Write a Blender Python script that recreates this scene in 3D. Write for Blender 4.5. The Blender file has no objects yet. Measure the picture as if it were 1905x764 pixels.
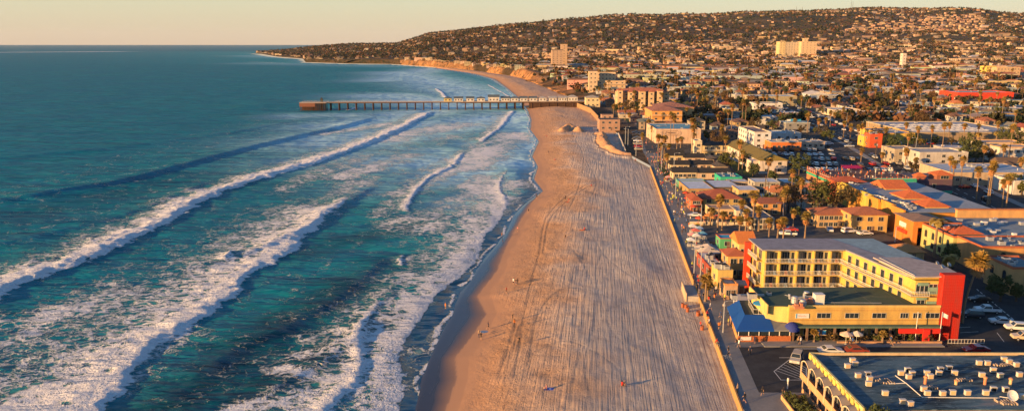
import bpy, bmesh, math, random
import numpy as np
from mathutils import Vector, Matrix
R = random.Random(7)
RS = np.random.RandomState(11)
PI = math.pi
C = bpy.context.scene.collection
scene = bpy.context.scene
rad = math.radians
# ------------------------------------------------------------- survey: photo pixels -> ground points
PITCH = rad(11.5); FPX = 1482.0; CX = 952.5; CY = 382.0; HC = 60.0
cp, sp = math.cos(PITCH), math.sin(PITCH)
def G(px, py, z=3.0):
    v = py-CY
    s = (HC-z)/(FPX*sp+v*cp)
    return ((px-CX)*s, (FPX*cp-v*sp)*s)
def ZT(py, Y):
    v = py-CY
    return HC - Y*(FPX*sp+v*cp)/(FPX*cp-v*sp)
def XA(px, Y, z):           # world x of a pixel column at distance Y, height z
    d = Y*cp+(HC-z)*sp
    return (px-CX)*d/FPX
SUN_EL = rad(8)
SUN_AZ = rad(28)            # sun stands left of and behind the viewpoint
sun_vec = Vector((-math.cos(SUN_AZ)*math.cos(SUN_EL), -math.sin(SUN_AZ)*math.cos(SUN_EL), math.sin(SUN_EL)))

# ------------------------------------------------------------- node helpers
def newmat(name):
    m = bpy.data.materials.new(name); m.use_nodes = True
    nt = m.node_tree; b = nt.nodes['Principled BSDF']
    return m, nt, b
def N(nt, t, **kw):
    n = nt.nodes.new(t)
    for k, v in kw.items():
        if k.startswith('i_'):
            n.inputs[k[2:].replace('_', ' ')].default_value = v
        else: setattr(n, k, v)
    return n
def L(nt, a, b): nt.links.new(a, b)
def mixc(nt, fac, a, b, blend='MIX'):
    n = nt.nodes.new('ShaderNodeMix'); n.data_type = 'RGBA'; n.blend_type = blend
    for sock, v in ((n.inputs[0], fac), (n.inputs[6], a), (n.inputs[7], b)):
        if hasattr(v, 'is_linked') or isinstance(v, bpy.types.NodeSocket): L(nt, v, sock)
        elif isinstance(v, (tuple, list)): sock.default_value = (*v[:3], 1)
        else: sock.default_value = v
    return n.outputs[2]
def math_(nt, op, a, b=None, c=None, clamp=False):
    n = nt.nodes.new('ShaderNodeMath'); n.operation = op; n.use_clamp = clamp
    for i, v in enumerate((a, b, c)):
        if v is None: continue
        if isinstance(v, bpy.types.NodeSocket): L(nt, v, n.inputs[i])
        else: n.inputs[i].default_value = v
    return n.outputs[0]
def noise(nt, scale, detail=4, rough=.55, vec=None, dist=0.0):
    n = N(nt, 'ShaderNodeTexNoise'); n.inputs['Scale'].default_value = scale
    n.inputs['Detail'].default_value = detail; n.inputs['Roughness'].default_value = rough
    n.inputs['Distortion'].default_value = dist
    if vec is not None: L(nt, vec, n.inputs['Vector'])
    return n.outputs[0]
def mapr(nt, v, a, b, c=0., d=1., smooth=False):
    n = N(nt, 'ShaderNodeMapRange')
    if smooth: n.interpolation_type = 'SMOOTHSTEP'
    L(nt, v, n.inputs[0])
    for i, q in enumerate((a, b, c, d)):
        if isinstance(q, bpy.types.NodeSocket): L(nt, q, n.inputs[i+1])
        else: n.inputs[i+1].default_value = q
    return n.outputs[0]
def bump(nt, b, h, strength=.5, dist=.1):
    n = N(nt, 'ShaderNodeBump'); n.inputs['Strength'].default_value = strength
    n.inputs['Distance'].default_value = dist
    L(nt, h, n.inputs['Height']); L(nt, n.outputs[0], b.inputs['Normal']); return n
def pos(nt): return N(nt, 'ShaderNodeNewGeometry').outputs['Position']
def objc(nt): return N(nt, 'ShaderNodeTexCoord').outputs['Object']
def scaled(nt, vec, s, rot=0):
    m = N(nt, 'ShaderNodeMapping'); L(nt, vec, m.inputs[0]); m.inputs['Scale'].default_value = s
    m.inputs['Rotation'].default_value = (0, 0, rot); return m.outputs[0]
def attr(nt, name):
    n = N(nt, 'ShaderNodeAttribute'); n.attribute_name = name; return n
def setp(b, rough=.7, spec=.3, metal=0):
    b.inputs['Roughness'].default_value = rough
    b.inputs['Specular IOR Level'].default_value = spec
    b.inputs['Metallic'].default_value = metal

# ------------------------------------------------------------- object helpers
def tag(o, label=None, cat=None, group=None, kind=None):
    if label: o['label'] = label
    if cat: o['category'] = cat
    if group: o['group'] = group
    if kind: o['kind'] = kind
    return o
def npmesh(name, verts, faces, mats, attrs=None, smooth=False, midx=None):
    """verts (n,3); faces (m,k) array"""
    me = bpy.data.meshes.new(name)
    verts = np.asarray(verts, np.float32); faces = np.asarray(faces, np.int32)
    m, k = faces.shape
    me.vertices.add(len(verts)); me.vertices.foreach_set('co', verts.ravel())
    me.loops.add(m*k); me.loops.foreach_set('vertex_index', faces.ravel())
    me.polygons.add(m); me.polygons.foreach_set('loop_start', np.arange(0, m*k, k, dtype=np.int32))
    for mt in mats: me.materials.append(mt)
    if midx is not None: me.polygons.foreach_set('material_index', np.asarray(midx, np.int32))
    if smooth: me.polygons.foreach_set('use_smooth', np.ones(m, bool))
    me.update(calc_edges=True)
    if attrs:
        for an, av in attrs.items():
            av = np.asarray(av, np.float32)
            if av.ndim == 1:
                a = me.attributes.new(an, 'FLOAT', 'POINT' if len(av) == len(verts) else 'FACE'); a.data.foreach_set('value', av)
            else:
                a = me.attributes.new(an, 'FLOAT_COLOR', 'POINT' if len(av) == len(verts) else 'FACE'); a.data.foreach_set('color', av.ravel())
    return me
def link(name, me, parent=None):
    o = bpy.data.objects.new(name, me); C.objects.link(o)
    if parent: o.parent = parent
    return o
def gridfaces(ny, nx):
    i = np.arange((ny-1)*(nx-1)); r = i//(nx-1); c = i % (nx-1); a = r*nx+c
    return np.stack([a, a+1, a+nx+1, a+nx], 1)
def sstep(x, a, b):
    t = np.clip((x-a)/(b-a), 0, 1); return t*t*(3-2*t)
# smooth value noise
_T = RS.rand(256, 256)
def vnoise(x, y):
    x = np.asarray(x, float); y = np.asarray(y, float)
    xi = np.floor(x).astype(int); yi = np.floor(y).astype(int); fx = x-xi; fy = y-yi
    fx = fx*fx*(3-2*fx); fy = fy*fy*(3-2*fy)
    g = lambda a, b: _T[a % 256, b % 256]
    return (g(xi, yi)*(1-fx)+g(xi+1, yi)*fx)*(1-fy)+(g(xi, yi+1)*(1-fx)+g(xi+1, yi+1)*fx)*fy
def fbm(x, y, o=4):
    s = 0; a = .5
    for i in range(o): s = s+a*vnoise(x*2**i+17*i, y*2**i+31*i); a *= .5
    return s

# ------------------------------------------------------------- shore geometry (world)
wl_px = [(752,830),(765,764),(780,700),(805,640),(832,590),(855,545),(892,490),(926,450),(944,425),(953,400),(976,378),(1006,356),(990,332),(998,310),(987,290),(1000,262),(984,240),(987,222),(980,206),(960,181),(936,161),(914,147),(874,136),(807,126),(727,120),(646,119),(565,116.5),(561,110),(513,106),(473,99)]
wl = np.array([G(a, b, 0.3) for a, b in wl_px])
dry_px = [(810,830),(828,764),(850,700),(848,660),(885,612),(905,580),(888,548),(925,500),(945,450),(970,405),(992,372),(1012,353),(995,332),(1002,310),(991,290),(1004,262),(988,240),(990,222),(984,206),(966,181),(942,161),(922,147),(884,137),(812,126.5)]
dry = np.array([G(a, b, 0.9) for a, b in dry_px])
bk_px = [(1432,830),(1380,764),(1210,310),(1163,285),(1150,250),(1110,218),(1096,203),(1065,181),(1013,161),(973,145),(947,139.5),(881,130.5),(812,124.6)]
bk = np.array([G(a, b, 2.5) for a, b in bk_px])
def xshore(Y): return np.interp(Y, wl[:,1], wl[:,0])
def xdry(Y):
    d = np.interp(Y, dry[:,1], dry[:,0]); return np.maximum(d, xshore(Y)+1)
def xback(Y):
    b = np.interp(Y, bk[:,1], bk[:,0])
    return np.where(Y > bk[-1,1], xshore(Y)+6, np.maximum(b, xshore(Y)+6))
def wallx(Y): return 36.4+.1130*(Y-117)
# land heights
sky_px = np.array([455,480,560,740,800,900,1000,1100,1200,1300,1400,1500,1600,1700,1800,1905,2100])
sky_py = np.array([99,92,84.5,84,66,56,47,38,33,29,26,23,18,21,23,28,34])
YR = 4300.
ridge_t = np.array([ZT(p, YR) for p in sky_py])
def bluff(Y): return np.interp(Y, [0,760,850,1000,1200,1500,2300,2650,3000,4700], [3,3,6,10,14,16,18,12,9,7])
def hill_h(X, Y):
    px = CX+FPX*X/(Y*cp+HC*sp)
    s = X-xback(Y)
    rz = np.interp(px, sky_px, ridge_t)
    t = np.clip((Y-1500)/(YR-1500), 0, 1)
    ramp = (0.35*t+0.65*t*t*(3-2*t))
    ramp = ramp*sstep(s, 0, 500+0*Y)
    bl = bluff(Y)*(.78+.5*(fbm(X/70+2, Y/110, 3)-.2))
    base = 3+(np.maximum(bl, 3)-3)*sstep(s, -1, 10+22*(Y < 1300)*sstep(Y, 760, 860))
    back = 1-.3*sstep(Y, YR, YR+1200)
    rav = (fbm(X/520+3, Y/620+9, 4)-.47)*2
    rav2 = (fbm(X/170+3, Y/200+9, 3)-.45)
    h = base+np.maximum(rz-base, 0)*ramp*back
    h = h+rav*55*np.clip(t*1.6, 0, 1)*sstep(s, 200, 900)*(1-.75*sstep(Y, 3500, YR))+rav2*14*sstep(t, 0.05, .3)*(1-.6*sstep(Y, 3500, YR))*sstep(s, 100, 500)
    return h
def land(X, Y): return float(hill_h(np.array([X], float), np.array([Y], float))[0])

# ------------------------------------------------------------- materials of the setting
def mat_sand():
    m, nt, b = newmat('sand')
    P = pos(nt)
    wet = attr(nt, 'wet').outputs['Fac']; trk_shade = attr(nt, 'track_shade').outputs['Fac']
    n1 = noise(nt, .35, 5, .6, P); n2 = noise(nt, 3.0, 4, .6, P)
    dryc = mixc(nt, mapr(nt, n1, .3, .7), (.50,.27,.135), (.63,.365,.20))
    dryc = mixc(nt, mapr(nt, n2, .62, .74), dryc, (.30,.19,.13))
    kel = noise(nt, 1.1, 6, .7, scaled(nt, P, (1.6,.5,1)), 1.2)
    kelp = math_(nt, 'MULTIPLY', mapr(nt, kel, .55, .62), attr(nt, 'kelp').outputs['Fac'])
    dryc = mixc(nt, math_(nt, 'MULTIPLY', kelp, .75), dryc, (.11,.06,.04))
    dryc = mixc(nt, math_(nt, 'MULTIPLY', attr(nt, 'rut').outputs['Fac'], .42), dryc, (.16,.11,.085))
    dampc = (.42,.235,.14); wetc = (.040,.036,.044)
    rk_shadec = mixc(nt, mapr(nt, n1, .3, .7), (.47,.43,.395), (.61,.565,.52))  # pale raked sand, its grey also painting in the shade behind the berm crest
    dryc = mixc(nt, math_(nt, 'MULTIPLY', trk_shade, .8), dryc, rk_shadec)
    c = mixc(nt, mapr(nt, wet, .0, .45), dryc, dampc)
    c = mixc(nt, mapr(nt, wet, .55, .8), c, wetc)
    L(nt, c, b.inputs['Base Color'])
    L(nt, mapr(nt, wet, .5, .85, .9, .16), b.inputs['Roughness'])
    L(nt, mapr(nt, wet, .4, .85, .1, .35), b.inputs['Specular IOR Level'])
    # tractor grooves follow the beach, footprints everywhere on dry sand
    along = attr(nt, 'across').outputs['Fac']
    sepp = N(nt, 'ShaderNodeSeparateXYZ'); L(nt, P, sepp.inputs[0])
    def rake(freq, yscale, seed, wob):
        cmb = N(nt, 'ShaderNodeCombineXYZ')
        L(nt, math_(nt, 'MULTIPLY', along, freq), cmb.inputs[0]); L(nt, math_(nt, 'MULTIPLY', sepp.outputs[1], yscale), cmb.inputs[1])
        cmb.inputs[2].default_value = seed
        return noise(nt, 1, 3, .55, cmb.outputs[0], wob)
    r1 = rake(1.25, .03, 1, .35); r2 = rake(.42, .012, 5, .4); r3 = rake(3.2, .07, 9, .1)
    rk = math_(nt, 'ADD', math_(nt, 'MULTIPLY', r1, 1.0), math_(nt, 'ADD', math_(nt, 'MULTIPLY', r2, .8), math_(nt, 'MULTIPLY', r3, .75)))
    rk = math_(nt, 'MULTIPLY', rk, trk_shade)
    ft = noise(nt, 1.0, 5, .8, P); 
    ftw = math_(nt, 'SUBTRACT', 1.0, mapr(nt, wet, .1, .4))
    ftm = math_(nt, 'MULTIPLY', math_(nt, 'MULTIPLY', ft, ftw), .8)
    h = math_(nt, 'SUBTRACT', math_(nt, 'ADD', math_(nt, 'MULTIPLY', rk, 1.25), ftm), math_(nt, 'MULTIPLY', attr(nt, 'rut').outputs['Fac'], .25))
    bump(nt, b, h, 1.0, .78)
    return m
def mat_sea():
    m, nt, b = newmat('sea_water')
    P = pos(nt)
    foam = attr(nt, 'foam').outputs['Fac']; milk = attr(nt, 'milk').outputs['Fac']; dep = attr(nt, 'depth').outputs['Fac']
    aer = attr(nt, 'aer').outputs['Fac']
    # lace foam
    wob = N(nt, 'ShaderNodeTexNoise'); wob.inputs['Scale'].default_value = .35; wob.inputs['Detail'].default_value = 4
    wv = N(nt, 'ShaderNodeVectorMath'); wv.operation = 'MULTIPLY_ADD'
    L(nt, P, wob.inputs['Vector']); L(nt, wob.outputs['Color'], wv.inputs[0]); wv.inputs[1].default_value = (4.5,4.5,0); L(nt, P, wv.inputs[2])
    PP = scaled(nt, wv.outputs[0], (.62,1,1), rad(20))
    vo = N(nt, 'ShaderNodeTexVoronoi'); vo.feature = 'DISTANCE_TO_EDGE'; vo.inputs['Scale'].default_value = .46
    L(nt, PP, vo.inputs['Vector'])
    vo2 = N(nt, 'ShaderNodeTexVoronoi'); vo2.feature = 'DISTANCE_TO_EDGE'; vo2.inputs['Scale'].default_value = 1.7
    L(nt, PP, vo2.inputs['Vector'])
    e1 = mapr(nt, vo.outputs['Distance'], 0, .38, 1, 0); e2 = mapr(nt, vo2.outputs['Distance'], 0, .38, 1, 0)
    n1 = noise(nt, .16, 5, .65, scaled(nt, P, (1,.7,1)), .6)
    lace = math_(nt, 'ADD', math_(nt, 'MULTIPLY', e1, .34), math_(nt, 'ADD', math_(nt, 'MULTIPLY', e2, .20), math_(nt, 'MULTIPLY', n1, .86)))
    # threshold falls as foam rises
    thr = mapr(nt, foam, 0, 1, 1.26, .34)
    f = math_(nt, 'MULTIPLY_ADD', math_(nt, 'SUBTRACT', lace, thr), 5.0, .45, clamp=True)
    f = math_(nt, 'MULTIPLY', f, mapr(nt, foam, .10, .26))
    n2 = noise(nt, .05, 6, .68, scaled(nt, P, (.8,2.6,1), rad(12)), .4)
    n3 = noise(nt, .012, 3, .6, P)
    deep = mixc(nt, mapr(nt, n2, .3, .7), (.0003,.098,.135), (.001,.255,.33))
    deep = mixc(nt, mapr(nt, n3, .35, .65), deep, (.0003,.155,.235))
    shal = (.01,.29,.34)
    c = mixc(nt, dep, deep, shal)
    c = mixc(nt, attr(nt, 'surf').outputs['Fac'], c, mixc(nt, mapr(nt, n2, .3, .7), (.0006,.020,.044), (.001,.058,.105)))
    c = mixc(nt, aer, c, (.05,.22,.22))
    mk = math_(nt, 'MULTIPLY', milk, mapr(nt, noise(nt, .045, 5, .65, scaled(nt, P, (.7,1.6,1)), .6), .25, .7, .6, 1))
    c = mixc(nt, mk, c, (.52,.76,.88))
    swash = attr(nt, 'swash').outputs['Fac']
    c = mixc(nt, math_(nt, 'MULTIPLY', swash, .8), c, (.10,.115,.14))
    c = mixc(nt, f, c, (.90,.90,.92))
    L(nt, c, b.inputs['Base Color'])
    b.inputs['Roughness'].default_value = .8; b.inputs['Specular IOR Level'].default_value = 0
    # ripples: several sizes, calmer towards the beach
    w1 = noise(nt, .22, 3, .5, scaled(nt, P, (.55,1.5,1), rad(14)), .3)
    w2 = noise(nt, .75, 4, .6, scaled(nt, P, (.6,1.6,1), rad(10)), .3)
    w3 = noise(nt, .035, 4, .6, scaled(nt, P, (.45,1.9,1), rad(16)), .2)
    calm = mapr(nt, milk, 0, 1, 1, .2)
    calm2 = mapr(nt, swash, 0, 1, 1, .1)
    h = math_(nt, 'ADD', math_(nt, 'MULTIPLY', w1, 2.2), math_(nt, 'ADD', math_(nt, 'MULTIPLY', w2, .6), math_(nt, 'MULTIPLY', w3, 11.)))
    h = math_(nt, 'MULTIPLY', math_(nt, 'MULTIPLY', h, calm), calm2)
    h = math_(nt, 'ADD', h, math_(nt, 'MULTIPLY', f, math_(nt, 'ADD', .25, math_(nt, 'MULTIPLY', noise(nt, 1.3, 4, .7, P), 1.3))))
    bn = bump(nt, b, h, 1.0, 1.15)
    # water body plus sky reflection; a rough sea never mirrors more than a third of the low sky
    gl = N(nt, 'ShaderNodeBsdfGlossy'); gl.inputs['Roughness'].default_value = .18; L(nt, bn.outputs[0], gl.inputs['Normal'])
    fr = N(nt, 'ShaderNodeFresnel'); fr.inputs['IOR'].default_value = 1.33; L(nt, bn.outputs[0], fr.inputs['Normal'])
    k = math_(nt, 'MULTIPLY', math_(nt, 'MINIMUM', fr.outputs[0], mapr(nt, swash, 0, 1, .14, .4)), math_(nt, 'SUBTRACT', 1, f))
    mx = N(nt, 'ShaderNodeMixShader'); L(nt, k, mx.inputs[0]); L(nt, b.outputs[0], mx.inputs[1]); L(nt, gl.outputs[0], mx.inputs[2])
    L(nt, mx.outputs[0], nt.nodes['Material Output'].inputs[0])
    return m
def mat_land():
    m, nt, b = newmat('land')
    P = pos(nt)
    n1 = noise(nt, .02, 5, .6, P); n2 = noise(nt, .12, 4, .65, P); n3 = noise(nt, .0045, 3, .6, P)
    c = mixc(nt, mapr(nt, n1, .35, .65), (.06,.048,.03), (.14,.08,.045))
    c = mixc(nt, mapr(nt, n2, .5, .75), c, (.20,.14,.095))
    c = mixc(nt, mapr(nt, n3, .5, .62), c, (.045,.045,.028))
    urb = mixc(nt, mapr(nt, n2, .3, .7), (.05,.05,.052), (.12,.11,.10))
    c = mixc(nt, attr(nt, 'urban').outputs['Fac'], c, urb)
    cl = attr(nt, 'cliff').outputs['Fac']
    st = noise(nt, .12, 6, .72, scaled(nt, P, (1.6,1.6,.3)), .8)
    clc = mixc(nt, mapr(nt, st, .3, .7), (.26,.115,.045), (.52,.27,.12))
    clc = mixc(nt, mapr(nt, n2, .50, .6), clc, (.07,.05,.028))
    veg = mixc(nt, mapr(nt, n2, .4, .6), (.018,.022,.012), (.07,.045,.028))
    clc = mixc(nt, attr(nt, 'veg').outputs['Fac'], clc, veg)
    c = mixc(nt, cl, c, clc)
    L(nt, c, b.inputs['Base Color']); setp(b, .95, .1)
    bump(nt, b, math_(nt, 'ADD', st, n2), .8, 2.5)
    return m

# ------------------------------------------------------------- sand
def polydist(X, Y, pts):
    """signed distance to a polyline (+ on the left of its direction), t in [0,1] along it"""
    X = X.ravel(); Y = Y.ravel(); best = np.full(X.shape, 1e9); sg = np.zeros_like(best); tt = np.zeros_like(best)
    seg = np.hypot(*(np.diff(pts, axis=0).T)); cum = np.concatenate([[0], np.cumsum(seg)])
    for i in range(len(pts)-1):
        a = pts[i]; d = pts[i+1]-a; l2 = d@d
        t = np.clip(((X-a[0])*d[0]+(Y-a[1])*d[1])/l2, 0, 1)
        dx = X-a[0]-t*d[0]; dy = Y-a[1]-t*d[1]; dd = np.hypot(dx, dy)
        k = dd < best; best[k] = dd[k]; s = np.sign(d[0]*dy-d[1]*dx); sg[k] = s[k]; tt[k] = (cum[i]+t[k]*seg[i])/cum[-1]
    return best*np.where(sg == 0, 1, sg), tt
def smooth_line(pts, n=6):
    p = np.asarray(pts, float); out = []
    for i in range(len(p)-1):
        p0 = p[max(i-1,0)]; p1 = p[i]; p2 = p[i+1]; p3 = p[min(i+2,len(p)-1)]
        for k in range(n):
            t = k/n; out.append(.5*((2*p1)+(-p0+p2)*t+(2*p0-5*p1+4*p2-p3)*t*t+(-p0+3*p1-3*p2+p3)*t**3))
    out.append(p[-1]); return np.array(out)
def sand_z(X, Y):
    xs = xshore(Y); xd = xdry(Y); xb = xback(Y)
    s = X-xs; w = np.maximum(xb-xs, 6)
    wetw = np.maximum(xd-xs, 1)
    z = np.where(s < 0, np.maximum(s*.035, -2.5), 0)
    u = np.clip(s/wetw, 0, 1); z = np.where(s >= 0, .12*sstep(u,0,.15)+.38*u, z)
    cr = np.minimum(wetw+.42*(w-wetw), w-1)
    u2 = np.clip((s-wetw)/np.maximum(cr-wetw, 1), 0, 1)
    z = np.where(s > wetw, .5+1.95*(1-(1-u2)**1.5), z)
    u3 = np.clip((s-cr)/np.maximum(w-cr, 1), 0, 1)
    z = np.where(s > cr, 2.45-.95*u3**1.35*sstep(w, 20, 40), z)
    z = z+(fbm(X/9, Y/16, 4)-.47)*.42*np.clip((s-wetw)/8, 0, 1)+(fbm(X/17+4, Y/34, 3)-.45)*1.1*np.clip((s-cr+6)/10, 0, 1)*np.clip((w-3-s)/8, 0, 1)
    z = z+(fbm(X/2.2, Y/2.6, 3)-.45)*.30*np.clip((s-wetw-2)/6, 0, 1)*(1-.6*np.clip((s-cr)/5, 0, 1))
    return z
# sand berms pushed up near the lifeguard station
berms = [([(1118,250),(1123,265),(1128,275),(1145,285),(1165,290),(1178,291)],2.9,2.9),([(1046,246),(1058,239),(1068,241),(1076,246)],2.6,3.4)]
def add_berms(X, Y, z):
    sh = X.shape; z = z.ravel().copy()
    for line, hh, ww in berms:
        d, t = polydist(X, Y, smooth_line([G(a, b, 2) for a, b in line]))
        wv = ww*(.6+.9*vnoise(X.ravel()/3, Y.ravel()/5))
        z = z+hh*(.55+.8*vnoise(X.ravel()/4+9, Y.ravel()/5))*np.exp(-(d/wv)**2)
    return z.reshape(sh)
def build_sand():
    ys = [88.]
    while ys[-1] < bk[-1,1]: ys.append(ys[-1]+max(.45, ys[-1]*.0032))
    ys = np.array(ys); nx = 190
    U = np.linspace(0, 1, nx)
    Xs = (xshore(ys)-14)[:,None]+U[None,:]*((xback(ys)+.6)-(xshore(ys)-14))[:,None]
    Y = np.repeat(ys[:,None], nx, 1)
    z = sand_z(Xs, Y)
    m = (Y > 380) & (Y < 640); z = np.where(m, add_berms(Xs, Y, z), z)
    # meet the cliff foot / boardwalk
    s = Xs-xshore(Y); wet_w = xdry(Y)-xshore(Y)
    wet = 1-np.clip((s-wet_w)/np.maximum(5, .12*(xback(Y)-xshore(Y))), 0, 1)*.6-.0
    wet = np.where(s < wet_w, .62+.38*(1-np.clip(s/wet_w, 0, 1)), np.clip(.5*(1-(s-wet_w)/np.maximum(7, .22*(xback(Y)-xshore(Y)))), 0, 1))
    wet = np.clip(wet+(fbm(Xs/6, Y/9, 3)-.45)*.12, 0, 1)
    cr = wet_w+.40*(xback(Y)-xdry(Y))
    trk_shade = sstep(s-cr+14*(fbm(Xs/12, Y/14, 3)-.45)*2, -14, 12)  # mask for the rake grooves and the painted shade inland of the crest
    trk_shade = trk_shade*np.where(Y > 560, .35, 1)*np.where((Y > 380) & (Y < 640), 1-np.clip((z-2.35)/.5, 0, 1), 1)
    across = Xs-wallx(Y)
    kelp = np.exp(-((s-cr*.8)/(.30*cr+3))**2)*sstep(-Y, -420, -200)
    rut = np.zeros(Xs.size)
    for cv in ([(1120,335),(1080,352),(1040,378),(1015,410),(1004,470)],[(1125,338),(1086,355),(1047,382),(1022,412),(1011,470)],[(1004,470),(990,520),(975,590),(958,700)],[(1140,560),(1090,540),(1040,545),(1000,590),(985,680)],[(930,690),(948,640),(960,600)],[(940,694),(956,645),(969,605)],[(1060,764),(1075,680),(1110,600),(1100,520),(1060,460)],[(1180,764),(1150,690),(1060,640),(1000,655)],[(1090,300),(1110,340),(1090,400),(1120,470),(1180,520),(1250,570)],[(1200,420),(1150,440),(1110,500),(1130,600),(1180,660)],[(1290,590),(1200,560),(1120,590),(1090,680),(1105,764)],[(1065,250),(1085,290),(1080,340),(1060,390)]):
        pp = smooth_line([G(a, b, 1.8) for a, b in cv], 6); lo = pp.min(0)-4; hi = pp.max(0)+4
        k = np.where((Xs.ravel() > lo[0]) & (Xs.ravel() < hi[0]) & (Y.ravel() > lo[1]) & (Y.ravel() < hi[1]))[0]
        d, t = polydist(Xs.ravel()[k], Y.ravel()[k], pp); rut[k] = np.maximum(rut[k], np.exp(-(d/.34)**2))
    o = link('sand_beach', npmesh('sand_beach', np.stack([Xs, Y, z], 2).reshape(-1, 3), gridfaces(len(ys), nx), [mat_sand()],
        {'wet': wet.ravel(), 'track_shade': trk_shade.ravel(), 'across': across.ravel(), 'kelp': kelp.ravel(), 'rut': rut}, smooth=True))
    return tag(o, kind='structure')
def build_land():
    ys = [95.]
    while ys[-1] < 6500: ys.append(ys[-1]+(8 if ys[-1] < 800 else max(8, ys[-1]*.0065)))
    ys = np.array(ys)
    sx = [0, .6, 1.5, 3, 5, 7, 9, 12]
    while sx[-1] < 5200: sx.append(sx[-1]+max(6, min(34, sx[-1]*.06)))
    sx = np.array(sx)
    X = (xback(ys))[:,None]+sx[None,:]; Y = np.repeat(ys[:,None], len(sx), 1)
    X = X+(fbm(X/40, Y/45, 3)-.45)*26*sstep(Y, 800, 950)*(sx[None,:] > 3)+(fbm(X/30, Y/24, 3)-.45)*26*sstep(Y, 800, 950)*(sx[None,:] > 1)*(sx[None,:] < 30)
    z = hill_h(X, Y)
    z = z-(z > 0)*.03
    z[:,0] = np.where(ys < 800, 2.97, 1.0)
    z[:,1] = np.where(ys < 800, 2.97, z[:,1])
    S = X-xback(Y)
    cliff = sstep(Y, 790, 850)*(1-sstep(S, 9, 24))
    urban = (1-sstep(Y, 1200, 1900))*sstep(S, 5, 20)
    pxx = CX+FPX*X/(Y*cp+HC*sp)
    veg = np.clip(sstep(fbm(X/55+5, Y/70, 3), .40, .50)*.95+sstep(-pxx, -735, -690)*.97, 0, 1)*(1-.6*((pxx > 745) & (pxx < 880)))
    o = link('ground', npmesh('ground', np.stack([X, Y, z], 2).reshape(-1, 3), gridfaces(*X.shape), [mat_land()],
        {'cliff': cliff.ravel(), 'urban': urban.ravel(), 'veg': veg.ravel()}, smooth=True))
    return tag(o, kind='structure')

# ------------------------------------------------------------- sea
# breakers: leading edge (towards the beach) in survey pixels, crest height, white width, trailing lace length, taper at ends
waves = [
 dict(p=[(-120,600),(-40,572),(0,553),(40,530),(105,505),(160,488),(215,462),(262,440),(330,405),(405,362),(480,335),(560,312),(640,285),(700,262),(760,235),(812,206)], h=1.5, w=10.5, tr=17, trs=.70, a=(0,.0),b=(.93,1)),
 dict(p=[(90,860),(190,764),(250,690),(300,640),(370,602),(420,560),(450,530),(480,500),(520,480),(560,450),(610,405),(640,378),(672,352)], h=1.0, w=8.5, tr=32, trs=.76, a=(0,0),b=(.8,1)),
 dict(p=[(560,830),(610,764),(650,730),(672,690),(682,650),(680,610),(704,570),(735,540),(760,500),(772,482)], h=.6, w=4.0, tr=13, trs=.74, a=(0,0),b=(.35,1)),
 dict(p=[(735,830),(746,764),(752,700),(745,655),(768,610),(795,572),(832,530),(882,488),(902,440),(930,410),(943,372),(930,350),(938,325),(960,300)], h=.28, w=1.6, tr=24, trs=.78, a=(0,0),b=(.75,1)),
 dict(p=[(768,408),(764,375),(775,355),(800,330),(840,310),(870,278)], h=.5, w=3.2, tr=12, trs=.6, a=(0,.15),b=(.85,1)),
 dict(p=[(888,270),(915,250),(938,232),(950,215),(960,205)], h=.6, w=4.2, tr=16, trs=.6, a=(0,.12),b=(.95,1)),
 dict(p=[(838,186),(830,178),(822,170),(810,163)], h=.8, w=4.5, tr=10, trs=.45, a=(0,.1),b=(.85,1)),
 dict(p=[(645,206),(658,203),(668,199)], h=.7, w=4.0, tr=6, trs=.4, a=(0,.2),b=(.8,1)),
 dict(p=[(905,155),(925,166),(940,174),(955,184)][::-1], h=.2, w=2.5, tr=8, trs=.35, a=(0,.2),b=(.8,1)),
 dict(p=[(415,483),(428,476),(436,468)], h=.9, w=1.6, tr=3, trs=.4, a=(0,.2),b=(.8,1)),
 dict(p=[(750,495),(745,480),(755,470)], h=.4, w=1.5, tr=4, trs=.4, a=(0,.2),b=(.8,1)),
]
# unbroken swells (no foam): dark faces
swells = [
 dict(p=[(-150,395),(0,372),(110,355),(220,337),(330,310),(440,280),(560,252),(650,232),(700,215)], h=1.3, w=9),
 dict(p=[(250,520),(330,500),(415,483),(500,455),(600,405),(700,340)], h=.55, w=5),
 dict(p=[(-100,300),(200,275),(400,250),(560,222)], h=.5, w=11),
 dict(p=[(330,720),(430,650),(540,600),(640,540),(720,470)], h=.55, w=6),
 dict(p=[(470,740),(560,690),(640,640),(700,590)], h=.45, w=4),
 dict(p=[(-100,470),(100,430),(250,390),(400,330)], h=.5, w=7),
]
lace_caps = [ # residual foam: px0,py0,px1,py1,radius m,strength
 (0,620,330,500,22,.42),(330,500,520,440,16,.36),(-40,700,160,600,22,.36),(140,560,420,430,10,.30),(40,760,160,700,12,.62),(210,720,330,620,7,.5),
 (560,660,670,650,5,.62),(520,690,660,720,5,.60),(430,762,600,735,4,.55),(560,410,680,330,17,.40),(640,300,860,250,20,.36),(700,330,900,300,22,.30),
 (640,330,760,290,14,.5),(700,260,850,232,24,.52),(860,310,960,250,20,.56),(880,400,965,340,14,.58),(760,360,860,300,10,.45),(600,250,760,225,14,.42),(700,400,760,350,10,.4),(840,600,700,764,5,.3),(790,430,900,330,16,.42),(700,560,780,470,6,.4),(620,300,520,360,12,.35),(720,420,860,380,12,.42),(860,400,930,380,7,.5),(760,480,860,470,9,.48),(720,600,790,560,5,.45),(700,700,745,650,4,.55),(690,764,740,720,4,.5),
 (540,190,700,205,30,.12),(470,115,520,118,60,.32),(480,106,540,108,60,.25),(-60,98,420,95,130,.75),(900,300,980,250,10,.33),(600,320,680,290,14,.4),
]
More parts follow.
